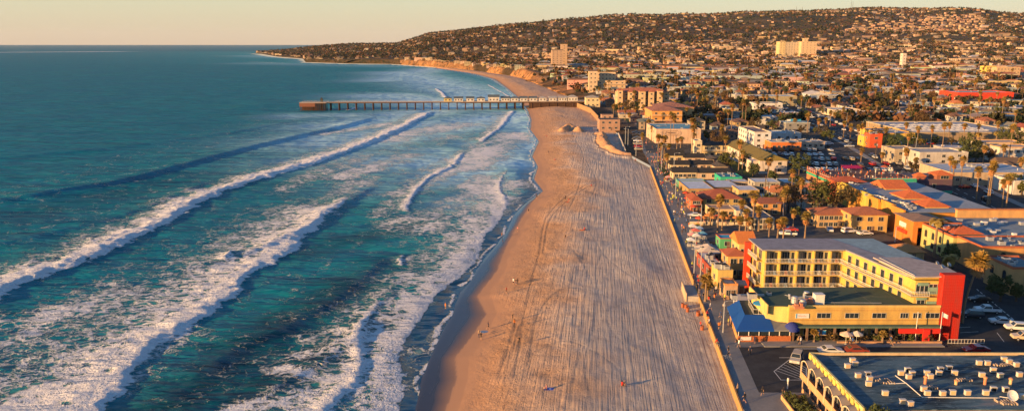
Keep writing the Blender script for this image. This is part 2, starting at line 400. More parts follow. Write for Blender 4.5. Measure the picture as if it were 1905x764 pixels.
milk_caps = [(650,262,960,215,55,.95),(760,300,980,300,42,.9),(980,240,990,310,30,.9),(560,300,700,285,22,.6),(860,380,960,330,16,.6),(600,300,760,240,40,.45),(640,235,840,200,45,.85),(560,216,700,214,30,.6),(720,178,860,200,60,.85),(740,135,920,185,70,.85),(720,150,800,128,60,.75),
 (880,230,970,230,45,.85),(850,330,990,280,34,.8),(700,270,900,290,30,.55),(480,118,760,124,90,.3),(590,240,780,300,26,.4),(860,260,960,320,20,.5),(470,104,560,108,120,.35),(700,350,800,300,25,.35),(900,400,940,360,14,.35)]
def build_sea():
    ys = [86.]
    while ys[-1] < 26000:
        y = ys[-1]
        ys.append(y+(max(.45, y*.0030) if y < 1500 else y*.02))
    ys = np.array(ys)
    xl = [75.]
    while xl[-1] > -330: xl.append(xl[-1]-.62)
    while xl[-1] > -30000: xl.append(xl[-1]-max(.7, (-330-xl[-1])*.05))
    xs = np.array(xl[::-1]); 
    X, Y = np.meshgrid(xs, ys)
    sh = X.shape; n = X.size
    z = np.zeros(n); foam = np.zeros(n); milk = np.zeros(n); aer = np.zeros(n)
    Xf = X.ravel(); Yf = Y.ravel(); px = CX+FPX*Xf/(Yf*cp+HC*sp)
    act = (Yf < 6000) & (px > -200) & (Xf < xshore(Yf)+12)
    ia = np.where(act)[0]; xa = Xf[ia]; ya = Yf[ia]
    ed = (fbm(xa/5, ya/5, 4)-.47)*6.0+(fbm(xa/1.3+5, ya/1.3, 3)-.45)*3.2
    big = fbm(xa/14, ya/20, 4)
    def do(wd, foamy):
        pts = smooth_line([G(a, b, .3) for a, b in wd['p']], 4)
        lo = pts.min(0)-90; hi = pts.max(0)+90
        k = np.where((xa > lo[0]) & (xa < hi[0]) & (ya > lo[1]) & (ya < hi[1]))[0]
        if not len(k): return
        d, t = polydist(xa[k], ya[k], pts)
        if foamy:
            a0, a1 = wd['a']; b0, b1 = wd['b']
            env = (sstep(t, a0, a1) if a1 > a0 else 1)*(1-sstep(t, b0, b1))
            ends = 1-np.where((t >= .9999), 1, 0)*1.0
            w = wd['w']*(.45+1.1*big[k])
            dd = d+ed[k]*min(1, .22+wd['w']*.08)
            core = sstep(dd, -.2, .3)*(1-.75*sstep(dd, w*.35, w*1.5))
            tail = sstep(dd, 0, .6)*np.exp(-np.maximum(dd-w*.7, 0)/wd['tr'])*wd['trs']
            f = np.maximum(core*1.0, tail)*env
            f = np.where(ends > 0, f, np.minimum(f, .0))
            foam[ia[k]] = np.maximum(foam[ia[k]], f)
            hgt = .72*wd['h']*env*(.8+.4*big[k])
            prof = np.where(dd < w*.28, np.exp(-((dd-w*.28)/(w*.22+.25))**2), np.exp(-((dd-w*.28)/(w*.9))**2))
            lump = 1+.7*(fbm(xa[k]/1.6, ya[k]/1.6, 3)-.45)
            z[ia[k]] += hgt*prof*lump
            aer[ia[k]] = np.maximum(aer[ia[k]], env*.35*np.exp(-(np.maximum(np.abs(dd-w)-w*.5, 0)/(w*1.2))**2))
        else:
            env = sstep(t, 0, .12)*(1-sstep(t, .85, 1))
            w = wd['w']; prof = np.where(d < 0, np.exp(-(d/(w*.42))**2), np.exp(-(d/(w*1.25))**2))
            z[ia[k]] += wd['h']*env*prof
    for wd in swells: do(wd, False)
    for wd in waves: do(wd, True)
    def caps(lst, arr, nz):
        for a, b, c, d_, r, s in lst:
            p = np.array([G(a, b, 0), G(c, d_, 0)])
            lo = p.min(0)-r*2.5; hi = p.max(0)+r*2.5
            k = np.where((xa > lo[0]) & (xa < hi[0]) & (ya > lo[1]) & (ya < hi[1]))[0]
            if not len(k): continue
            d, t = polydist(xa[k], ya[k], p)
            v = s*np.exp(-(d/r)**2)*(1-nz+nz*2*big[k])
            arr[ia[k]] = np.maximum(arr[ia[k]], v)
    caps([(*c_[:5], c_[5]*1.22) for c_ in lace_caps], foam, .5); caps(milk_caps, milk, .3)
    sd = xshore(ya)-xa
    # ground swell everywhere plus small chop
    far = np.exp(-ya/1500)
    z[ia] += (fbm(xa/26+3*np.sin(ya/60), ya/9, 3)-.45)*.75*far*sstep(sd, 2, 60)
    z[ia] += (fbm(xa/5, ya/2.4, 3)-.45)*.42*np.exp(-ya/500)*sstep(sd, 2, 30)
    # swash: thin sheet on the wet sand with a white hem
    hem = (fbm(xa/7+2, ya/9, 3)-.45)*7*np.clip(1-ya/900, .25, 1)
    q = sd-hem
    foam[ia] = np.maximum(foam[ia], np.exp(-((q-.8)/.55)**2)*(.95*sstep(fbm(xa/5, ya/7, 3), .28, .40)))
    milk[ia] = np.maximum(milk[ia], .35*np.exp(-np.maximum(sd, 0)/25)*sstep(ya, 180, 420))
    swash = np.zeros(n); swash[ia] = (1-sstep(q, 0, 9))*(1-sstep(ya, 330, 480))
    dep = np.zeros(n); dep[ia] = np.clip(np.exp(-np.maximum(sd, 0)/(16+ya*.10)), 0, 1)*.85
    surf = np.zeros(n); caps([(300,770,640,540,11,.95),(450,740,690,600,10,.9),(560,600,720,490,10,.7),(-60,430,330,330,16,.35),(560,470,760,420,9,.5)], surf, .3)
    z[ia] = z[ia]*sstep(sd, -1, 14)
    # tuck the sheet under the sand beyond the swash line
    z[ia] += np.where(q < 0, np.maximum(q, -8)*.25, 0)+.12*sstep(-np.abs(q), -8, 0)
    back = np.where(~act & (Xf > xshore(Yf)+12) & (Yf < 6000))[0]; z[back] = -3
    zz = z.reshape(sh)
    keep = (Xf < xshore(np.minimum(Yf, 4700))+14) | (Yf > 4800)
    fc = gridfaces(*sh); kf = keep[fc].all(1); fc = fc[kf]
    used = np.unique(fc); remap = np.full(n, -1); remap[used] = np.arange(len(used))
    V = np.stack([Xf, Yf, z], 1)[used]
    o = link('sea', npmesh('sea', V, remap[fc], [mat_sea()], {'foam': foam[used], 'milk': np.clip(milk, 0, 1)[used], 'depth': dep[used], 'aer': aer[used], 'swash': swash[used], 'surf': surf[used]}, smooth=True))
    return tag(o, kind='structure')

# ------------------------------------------------------------- camera, light
cam = bpy.data.cameras.new('camera'); co = bpy.data.objects.new('camera', cam); C.objects.link(co)
co.location = (0, 0, HC); co.rotation_euler = (PI/2-PITCH, 0, 0)
cam.lens = FPX/1905*36; cam.sensor_width = 36; cam.clip_start = 1; cam.clip_end = 120000
scene.camera = co
w = bpy.data.worlds.new('World'); scene.world = w; w.use_nodes = True
nt = w.node_tree; bg = nt.nodes['Background']
sky = N(nt, 'ShaderNodeTexSky', sky_type='NISHITA'); sky.sun_disc = False
sky.sun_elevation = SUN_EL; sky.sun_rotation = math.atan2(sun_vec.x, sun_vec.y)
sky.altitude = 60; sky.air_density = 1.0; sky.dust_density = .4; sky.ozone_density = 3.6
tc = N(nt, 'ShaderNodeTexCoord'); sx_ = N(nt, 'ShaderNodeSeparateXYZ'); L(nt, tc.outputs['Generated'], sx_.inputs[0])
hz = mapr(nt, sx_.outputs[2], 0.02, .17, .85, 0, True)
lowc = mixc(nt, mapr(nt, sx_.outputs[2], 0, .055), (3.05,2.35,1.70), (3.2,2.92,1.85))
L(nt, mixc(nt, hz, sky.outputs[0], lowc), bg.inputs[0]); bg.inputs[1].default_value = .105
sl = bpy.data.lights.new('sun', 'SUN'); sl.energy = 5.0; sl.angle = rad(.6); sl.color = (1, .57, .215)
so = bpy.data.objects.new('sun', sl); C.objects.link(so)
so.rotation_euler = (-sun_vec).to_track_quat('-Z', 'Y').to_euler()
scene.view_settings.view_transform = 'Standard'; scene.view_settings.look = 'None'
scene.view_settings.exposure = 1.24; scene.view_settings.gamma = 1
scene.cycles.max_bounces = 4; scene.cycles.diffuse_bounces = 2; scene.cycles.glossy_bounces = 2
scene.cycles.transparent_max_bounces = 8; scene.cycles.volume_bounces = 0
scene.cycles.use_denoising = True
build_sand(); build_land(); build_sea()
def build_haze():
    x0, x1, y0, y1, z0, z1 = -32000, 9000, -400, 27000, -6, 420
    me = bpy.data.meshes.new('haze'); me.from_pydata([(x0,y0,z0),(x1,y0,z0),(x1,y1,z0),(x0,y1,z0),(x0,y0,z1),(x1,y0,z1),(x1,y1,z1),(x0,y1,z1)], [], [(3,2,1,0),(4,5,6,7),(0,1,5,4),(1,2,6,5),(2,3,7,6),(3,0,4,7)])
    m = bpy.data.materials.new('haze'); m.use_nodes = True; nt = m.node_tree; nt.nodes.clear()
    o_ = nt.nodes.new('ShaderNodeOutputMaterial'); v = nt.nodes.new('ShaderNodeVolumePrincipled'); v.inputs['Density'].default_value = HAZE; v.inputs['Color'].default_value = (.80,.86,.95,1); v.inputs['Anisotropy'].default_value = 0
    L(nt, v.outputs[0], o_.inputs['Volume']); me.materials.append(m); o = link('haze', me); tag(o, 'thin pale evening haze over the sea and the town', 'haze', None, 'stuff')
HAZE = 1.2e-5
build_haze()
# ============================================================= kit: meshes, materials, makers
class MB:
    def __init__(s): s.v = []; s.f = []; s.m = []
    def add(s, vs, fs, mi=0):
        o = len(s.v); s.v += [tuple(p) for p in vs]; s.f += [tuple(o+i for i in q) for q in fs]; s.m += [mi]*len(fs); return s
    def box(s, x0, x1, y0, y1, z0, z1, mi=0):
        return s.add([(x0,y0,z0),(x1,y0,z0),(x1,y1,z0),(x0,y1,z0),(x0,y0,z1),(x1,y0,z1),(x1,y1,z1),(x0,y1,z1)],
                     [(3,2,1,0),(4,5,6,7),(0,1,5,4),(1,2,6,5),(2,3,7,6),(3,0,4,7)], mi)
    def prism(s, poly, z0, z1, mi=0):
        n = len(poly); a = sum(poly[i][0]*poly[(i+1)%n][1]-poly[(i+1)%n][0]*poly[i][1] for i in range(n))
        if a < 0: poly = poly[::-1]
        zt = z1 if callable(z1) else (lambda x, y: z1)
        return s.add([(x,y,z0) for x,y in poly]+[(x,y,zt(x,y)) for x,y in poly],
                     [tuple(range(n-1,-1,-1)), tuple(range(n,2*n))]+[(i,(i+1)%n,n+(i+1)%n,n+i) for i in range(n)], mi)
    def obox(s, p, q, wd, z0, z1, mi=0, off=0):
        """upright slab from p to q (xy), thickness wd to the left of p->q, shifted by off"""
        dx, dy = q[0]-p[0], q[1]-p[1]; l = math.hypot(dx, dy) or 1; nx, ny = -dy/l, dx/l
        a = (p[0]+nx*off, p[1]+ny*off); b = (q[0]+nx*off, q[1]+ny*off)
        return s.prism([a, b, (b[0]+nx*wd, b[1]+ny*wd), (a[0]+nx*wd, a[1]+ny*wd)], z0, z1, mi)
    def tube(s, pts, rs, n=6, mi=0, cap=True):
        pts = [Vector(p) for p in pts]; o = len(s.v); rings = []
        for i, p in enumerate(pts):
            d = (pts[min(i+1, len(pts)-1)]-pts[max(i-1, 0)]).normalized()
            u = d.cross(Vector((0, 1, 0.01)) if abs(d.z) > .7 else Vector((0, 0, 1))).normalized(); w_ = d.cross(u)
            r = rs[i] if isinstance(rs, (list, tuple)) else rs
            s.v += [tuple(p+(u*math.cos(2*PI*k/n)+w_*math.sin(2*PI*k/n))*r) for k in range(n)]
        for i in range(len(pts)-1):
            for k in range(n):
                a = o+i*n+k; b = o+i*n+(k+1) % n; s.f.append((a, b, b+n, a+n)); s.m.append(mi)
        if cap:
            s.f.append(tuple(o+k for k in range(n))[::-1]); s.f.append(tuple(o+(len(pts)-1)*n+k for k in range(n))); s.m += [mi, mi]
        return s
    def lathe(s, prof, n=10, c=(0,0,0), mi=0):
        o = len(s.v)
        for r, z in prof: s.v += [(c[0]+r*math.cos(2*PI*k/n), c[1]+r*math.sin(2*PI*k/n), c[2]+z) for k in range(n)]
        for i in range(len(prof)-1):
            for k in range(n):
                a = o+i*n+k; b = o+i*n+(k+1) % n; s.f.append((a, b, b+n, a+n)); s.m.append(mi)
        return s
    def hip(s, x0, x1, y0, y1, z, h, ov=.5, mi=0, gable=None, th=.14):
        """hip roof, or a gable roof with its ridge along 'x' or 'y'"""
        x0 -= ov; x1 += ov; y0 -= ov; y1 += ov; w_ = x1-x0; d = y1-y0
        if gable == 'x': r = [(x0,(y0+y1)/2),(x1,(y0+y1)/2)]
        elif gable == 'y': r = [((x0+x1)/2,y0),((x0+x1)/2,y1)]
        elif w_ >= d: r = [(x0+d/2,(y0+y1)/2),(x1-d/2,(y0+y1)/2)]
        else: r = [((x0+x1)/2,y0+w_/2),((x0+x1)/2,y1-w_/2)]
        V = [(x0,y0,z),(x1,y0,z),(x1,y1,z),(x0,y1,z)]; RR = [(*r[0],z+h),(*r[1],z+h)]
        low = [(x,y,z-th) for x,y,z in V]
        if gable == 'y' or (not gable and w_ < d): F = [(0,1,4),(1,2,5,4),(2,3,5),(3,0,4,5)]
        else: F = [(0,1,5,4),(1,2,5),(2,3,4,5),(3,0,4)]
        return s.add(V+RR+low, F+[(6,7,1,0),(7,8,2,1),(8,9,3,2),(9,6,0,3),(9,8,7,6)], mi)
    def mesh(s, name, mats, smooth=False):
        me = bpy.data.meshes.new(name); me.from_pydata(s.v, [], s.f)
        for m in mats: me.materials.append(m)
        me.polygons.foreach_set('material_index', s.m)
        if smooth: me.polygons.foreach_set('use_smooth', [True]*len(s.f))
        me.update(); return me
    def build(s, name, mats, parent=None, col=None, smooth=False, loc=None):
        if not isinstance(mats, (list, tuple)): mats = [mats]
        o = link(name, s.mesh(name, mats, smooth), parent)
        if col: o.color = (*col[:3], 1)
        if loc: o.location = loc
        return o
def empty(name, loc, rz=0, label=None, cat=None, group=None):
    o = bpy.data.objects.new(name, None); C.objects.link(o); o.location = loc; o.rotation_euler.z = rz; o.empty_display_size = .5
    return tag(o, label, cat, group)
kids = {}
def copy_tree(o, parent=None):
    c = o.copy(); C.objects.link(c); c.parent = parent
    for ch in kids.get(o.name) or list(o.children): copy_tree(ch, c)
    return c

def tinted(name, rough=.85, spec=.2, var=.10, bscale=3., bstr=.25, lines=None, grime=.25):
    m, nt, b = newmat(name)
    oi = N(nt, 'ShaderNodeObjectInfo'); P = objc(nt)
    n1 = noise(nt, .6, 5, .65, scaled(nt, P, (1,1,.35))); n2 = noise(nt, bscale, 4, .65, P)
    c = mixc(nt, math_(nt, 'MULTIPLY', mapr(nt, n1, .35, .75), grime), oi.outputs['Color'], (.10,.085,.07))
    c = mixc(nt, var, c, n2, 'OVERLAY')
    h = n2
    if lines:
        w1 = N(nt, 'ShaderNodeTexWave', bands_direction=lines[0]); w1.inputs['Scale'].default_value = lines[1]; w1.inputs['Distortion'].default_value = .6; L(nt, P, w1.inputs[0])
        h = math_(nt, 'ADD', w1.outputs[1], n2)
        c = mixc(nt, math_(nt, 'MULTIPLY', w1.outputs[1], .22), c, (.05,.035,.03))
    L(nt, c, b.inputs['Base Color']); setp(b, rough, spec); bump(nt, b, h, bstr, .08); return m
def plain(name, col, rough=.6, spec=.3, metal=0, nz=0.15, sc=4.):
    m, nt, b = newmat(name); P = objc(nt); n1 = noise(nt, sc, 4, .6, P)
    c = mixc(nt, mapr(nt, n1, .3, .75), tuple(x*(1+nz) for x in col), tuple(x*(1-nz*1.6) for x in col))
    L(nt, c, b.inputs['Base Color']); setp(b, rough, spec, metal); return m
M = {}
M['stucco'] = tinted('stucco', .9, .15, .28, 5, .25, None, .48)
M['tile'] = tinted('clay_tile', .85, .2, .3, 2.5, .6, ('X', 2.2), .18)
M['shingle'] = tinted('shingle', .9, .2, .3, 3, .4, ('Y', 3.), .2)
M['flat'] = tinted('flat_roofing', .9, .15, .35, .8, .3, None, .35)
M['paint'] = tinted('paint', .5, .35, .06, 3, .05, None, .08)
M['cloth'] = tinted('cloth', .9, .1, .1, 3, .2, None, .05)
M['glass'] = plain('window_glass', (.025,.035,.045), .12, .6, 0, .3)
M['metal'] = plain('galvanised_metal', (.42,.43,.44), .45, .4, .4)
M['dark'] = plain('dark_recess', (.018,.018,.02), .8, .1)
M['trim'] = plain('window_trim', (.40,.38,.35), .6, .3)
M['white'] = plain('white_paint', (.62,.60,.56), .6, .3)
M['wood'] = plain('weathered_timber', (.075,.042,.028), .9, .1, 0, .3, 2)
M['pale_wood'] = plain('bleached_deck_timber', (.42,.33,.26), .9, .1, 0, .2, 2)
M['concrete'] = plain('concrete', (.36,.33,.30), .9, .15, 0, .15, .6)
M['rubber'] = plain('rubber', (.02,.02,.02), .8, .2)
M['trunk'] = plain('palm_bark', (.22,.15,.10), .95, .1, 0, .25, 3)
M['bark'] = plain('bark', (.10,.07,.05), .95, .1, 0, .25, 3)
def leafmat(name, a, c_, tint=False):
    m, nt, b = newmat(name); P = pos(nt); n1 = noise(nt, .8, 3, .6, P); oi = N(nt, 'ShaderNodeObjectInfo')
    c = mixc(nt, mapr(nt, n1, .3, .7), a, c_)
    c = mixc(nt, math_(nt, 'MULTIPLY', oi.outputs['Random'], .5), c, tuple(.5*(x+y)*k for x, y, k in zip(a, c_, (1.6,1.1,.8))))
    L(nt, c, b.inputs['Base Color']); setp(b, .7, .2); return m
M['leaf'] = leafmat('leaves', (.030,.050,.018), (.085,.095,.030))
M['leafwarm'] = leafmat('dry_leaves', (.045,.040,.020), (.10,.068,.032))
M['frond'] = leafmat('palm_fronds', (.10,.095,.028), (.30,.21,.06))
M['skirt'] = leafmat('dead_fronds', (.20,.11,.045), (.36,.21,.09))
M['asphalt'] = None
def ground_mat(name, ca, cb, sc=.3, cracks=False):
    m, nt, b = newmat(name); P = pos(nt)
    n1 = noise(nt, sc, 5, .65, P); n2 = noise(nt, sc*9, 4, .6, P)
    c = mixc(nt, mapr(nt, n1, .3, .7), ca, cb); c = mixc(nt, .25, c, n2, 'OVERLAY')
    L(nt, c, b.inputs['Base Color']); setp(b, .9, .15); bump(nt, b, n2, .2, .03); return m
M['asphalt'] = ground_mat('asphalt', (.030,.031,.034), (.058,.058,.060))
M['asphalt2'] = ground_mat('worn_asphalt', (.075,.074,.072), (.12,.115,.105))
M['pave'] = ground_mat('boardwalk_concrete', (.16,.165,.17), (.23,.225,.22))
M['walk'] = ground_mat('pavement_concrete', (.22,.21,.20), (.30,.28,.26))
M['grass'] = ground_mat('lawn', (.03,.06,.015), (.07,.10,.03), .6)
M['line'] = plain('road_paint', (.62,.62,.60), .8, .1)

# ------------------------------------------------------------- flat ground sheets (4 mm steps)
def sheet(name, poly, z, mat, label=None):
    o = MB(); n = len(poly); a = sum(poly[i][0]*poly[(i+1)%n][1]-poly[(i+1)%n][0]*poly[i][1] for i in range(n))
    if a < 0: poly = poly[::-1]
    o.add([(x,y,z) for x,y in poly], [tuple(range(n))])
    return tag(o.build(name, M[mat]), kind='structure')
def slab(name, poly, z0, z1, mat):
    return tag(MB().prism(poly, z0, z1).build(name, M[mat]), kind='structure')

# ------------------------------------------------------------- landmarks + labelling of repeats
LMK = []      # (phrase, x, y)
PEND = []     # things waiting for a label: (obj, look, category, group)
def lm(phrase, x, y): LMK.append((phrase, x, y))
def pend(o, look, cat, group): PEND.append((o, look, cat, group)); return o
ORD = ['', 'second ', 'third ', 'fourth ', 'fifth ', 'sixth ', 'seventh ', 'eighth ', 'ninth ', 'tenth ', 'eleventh ', 'twelfth ', '13th ', '14th ', '15th ']
def name_all():
    buckets = {}
    A = np.array([[a[1], a[2]] for a in LMK])
    for o, look, cat, group in PEND:
        x, y = o.location.x, o.location.y
        d = np.hypot(A[:,0]-x, A[:,1]-y); order = np.argsort(d)[:1]
        i = int(order[0]); dx, dy = x-A[i,0], y-A[i,1]
        side = ('right of' if dx > 0 else 'left of') if abs(dx) > abs(dy) else ('beyond' if dy > 0 else 'in front of')
        buckets.setdefault((look, i, side), []).append((float(d[i]), o, cat, group))
    for (look, i, side), lst in buckets.items():
        lst.sort(key=lambda t: t[0])
        for k, (d, o, cat, group) in enumerate(lst):
            if len(lst) == 1: lab = f"{look} {side} {LMK[i][0]}"
            else:
                od = ORD[k] if k < len(ORD) else f"{k+1}th "
                if k >= 20: od = f"{k+1}{'th' if (k+1)%10 not in (1,2,3) else ['','st','nd','rd'][(k+1)%10]} "
                lab = f"{look}, {od}nearest {side} {LMK[i][0]}"
            wds = lab.split()
            if len(wds) > 16: lab = lab.replace('two storey ', '').replace(' fronted', '').replace('pale ', '').replace('mid height', 'medium').replace(', shorts,', ' with shorts'); wds = lab.split()
            if len(wds) > 16: lab = lab.replace(' on the boardwalk', '').replace(' at the beach access', '').replace(' on the terrace', ''); wds = lab.split()

            tag(o, ' '.join(wds[:16]), cat, group)

# ------------------------------------------------------------- windows
_win = {}
def win_mesh(w_, h, mull=1, arch=False, frame='trim'):
    k = (round(w_, 2), round(h, 2), mull, arch, frame)
    if k not in _win:
        b = MB(); t = .07
        if arch:
            n = 8; r = w_/2
            out = [(-r,0)]+[(-r*math.cos(PI*i/n), h-r+r*math.sin(PI*i/n)) for i in range(n+1)]+[(r,0)]
            inn = [(x*.86, .08+(z*.92)) for x, z in out]
            V = [(x,-.06,z) for x,z in out]+[(x,-.06,z) for x,z in inn]+[(x,-.0,z) for x,z in out]; m = len(out)
            b.add(V, [(i,i+1,m+i+1,m+i) for i in range(m-1)]+[(i+2*m,i+1+2*m,i+1,i) for i in range(m-1)]+[(m-1,0,m,2*m-1)])
            b.add([(x,-.03,z) for x,z in inn], [tuple(range(m))[::-1]], 1)
        else:
            b.box(-w_/2, w_/2, -.07, 0, -t, 0); b.box(-w_/2, w_/2, -.07, 0, h, h+t)
            b.box(-w_/2-t, -w_/2, -.07, 0, -t, h+t); b.box(w_/2, w_/2+t, -.07, 0, -t, h+t)
            for i in range(1, mull+1):
                if mull: x = -w_/2+w_*i/(mull+1); b.box(x-.03, x+.03, -.05, -.021, 0, h)
            b.box(-w_/2, w_/2, -.02, 0, 0, h, 1)
        _win[k] = b.mesh('window', [M[frame], M['glass']])
    return _win[k]
def window(parent, x, y, z, w_=1.4, h=1.2, rz=0, mull=1, arch=False, frame='trim', name='window'):
    o = link(name, win_mesh(w_, h, mull, arch, frame), parent); o.location = (x, y, z); o.rotation_euler.z = rz; return o
def winrow(parent, p, q, z, n, w_=1.4, h=1.2, **kw):
    """n windows evenly along the wall from p to q (outside on the right hand of p->q)"""
    dx, dy = q[0]-p[0], q[1]-p[1]; rz = math.atan2(dy, dx); l = math.hypot(dx, dy); nx, ny = dy/l*.004, -dx/l*.004
    for i in range(n):
        t = (i+.5)/n; window(parent, p[0]+dx*t+nx, p[1]+dy*t+ny, z, w_, h, rz, **kw)

# ------------------------------------------------------------- buildings surveyed from the photo
OCC = []      # footprints already taken (x0,x1,y0,y1)
def on_land(px, py):
    """first point of the terrain seen along a survey ray"""
    Y = 850.
    while Y < 4300:
        x = XA(px, Y, 15); z = land(x, Y)
        if ZT(py, Y) <= z+.5: return Y, z
        Y += 15
    return 3000, land(XA(px, 3000, 20), 3000)
def place(px0, px1, pyb, depth, zb=None):
    z = 3.0 if zb is None else zb
    x0, Y0 = G(px0, pyb, z); x1, _ = G(px1, pyb, z); return x0, x1, Y0, Y0+depth
def bld(name, label, cat, px0, px1, pyb, pyt, depth, wall, roofc, roof='flat', fl=1, nf=3, nw=3, rh=1.8, ww=1.5, wh=1.2,
        zb=3.0, ov=.5, short=None, door=True, balc=False, parapet=.5, arch=False, frame='trim', top=None, roofmat=None, gable=None, band=None, wz=None):
    if G(px0, pyb, 3)[1] > 900:
        y0, zb = on_land((px0+px1)/2, pyb); x0, x1, y1 = XA(px0, y0, zb), XA(px1, y0, zb), y0+depth
    else: x0, x1, y0, y1 = place(px0, px1, pyb, depth, zb)
    zt = (ZT(pyt, y0) if top is None else zb+top); h = max(zt-zb, 2.6)
    OCC.append((x0-2, x1+2, y0-2, y1+2))
    w_ = x1-x0; r = empty(name, ((x0+x1)/2, y0, zb), 0, label, cat)
    W2 = w_/2; D = depth
    MB().box(-W2, W2, 0, D, -1.5, h).build('wall', M['stucco'], r, wall)
    if roof == 'flat':
        b = MB().box(-W2+.25, W2-.25, .25, D-.25, h, h+.06); ro = b.build('roof', M[roofmat or 'flat'], r, roofc)
        p = MB(); hp = h+parapet
        p.box(-W2-.06, W2+.06, -.06, .25, h+.002, hp).box(-W2-.06, W2+.06, D-.25, D+.06, h+.002, hp).box(-W2-.06, -W2+.25, .25, D-.25, h+.002, hp).box(W2-.25, W2+.06, .25, D-.25, h+.002, hp)
        p.build('parapet', M['stucco'], ro, band or tuple(min(.8, c*1.08) for c in wall))
    else:
        g = {'gx': 'x', 'gy': 'y'}.get(roof)
        if g:   # gable ends
            b = MB(); 
            if g == 'x':
                for xx in (-W2, W2): b.add([(xx,0,h),(xx,D,h),(xx,D/2,h+rh)], [(0,1,2)])
            else:
                for yy in (0, D): b.add([(-W2,yy,h),(W2,yy,h),(0,yy,h+rh)], [(0,1,2)])
            b.build('gable_end', M['stucco'], r, wall)
        MB().hip(-W2, W2, 0, D, h+.02, rh+.02, ov, 0, g).build('roof', M[roofmat or 'tile'], r, roofc)
    fh = h/fl
    for f in range(fl):
        z = f*fh+(fh-wh)*.5 if wz is None else f*fh+wz
        if nf: winrow(r, (-W2+.4, 0), (W2-.4, 0), z, nf, min(ww, w_/nf*.7), wh, arch=arch, frame=frame)
        if nw: winrow(r, (-W2, D-.4), (-W2, .4), z, nw, min(ww, D/nw*.7), wh, arch=arch, frame=frame)
        if balc and f > 0:
            for a, q in (((-W2,0),(W2,0)), ):
                bb = MB().box(-W2, W2, -1.3, -.08, f*fh-.15, f*fh); k = bb.build('balcony', M['stucco'], r, wall)
                rr = MB(); rr.box(-W2, W2, -1.3, -1.25, f*fh+.95, f*fh+1.03)
                n = int(w_/.45)
                for i in range(n+1): xx = -W2+.03+(w_-.06)*i/n; rr.box(xx-.03, xx+.03, -1.29, -1.26, f*fh, f*fh+.95)
                rr.build('railing', M['white'], k)
    if door:
        d = MB().box(-.5, .5, -.05, 0, 0, 2.1).build('door', M['paint'], r, (.16,.10,.07)); d.location = (W2*.18, -.004, 0)
    if short: lm(short, (x0+x1)/2, (y0+y1)/2)
    r['h'] = h; r['w'] = w_; del r['h'], r['w']
    r_info[r.name] = (W2, D, h)
    return r
r_info = {}
def rooftop_kit(r, n, seed, cats=True):
    """vents, ducts and small boxes standing on a flat roof, as parts of the building"""
    W2, D, h = r_info[r.name]; q = random.Random(seed)
    for i in range(n):
        x = q.uniform(-W2*.8, W2*.8); y = q.uniform(D*.12, D*.88); k = q.random()
        if k < .5: s = q.uniform(.4, .9); b = MB().box(-s, s, -s*.8, s*.8, 0, s*1.2).box(-s*.8, s*.8, -s*.6, s*.6, s*1.2, s*1.3, 1); o = b.build('roof_unit', [M['metal'], M['dark']], r)
        elif k < .8: o = MB().lathe([(.16,0),(.16,.7),(.3,.72),(.3,.9),(.05,1.0)], 8).build('vent_pipe', M['metal'], r)
        else: l = q.uniform(1.5, 4); o = MB().box(-l, l, -.18, .18, .1, .45).build('duct', M['metal'], r)
        o.location = (x, y, h+.07); o.rotation_euler.z = q.choice((0, PI/2, .2))

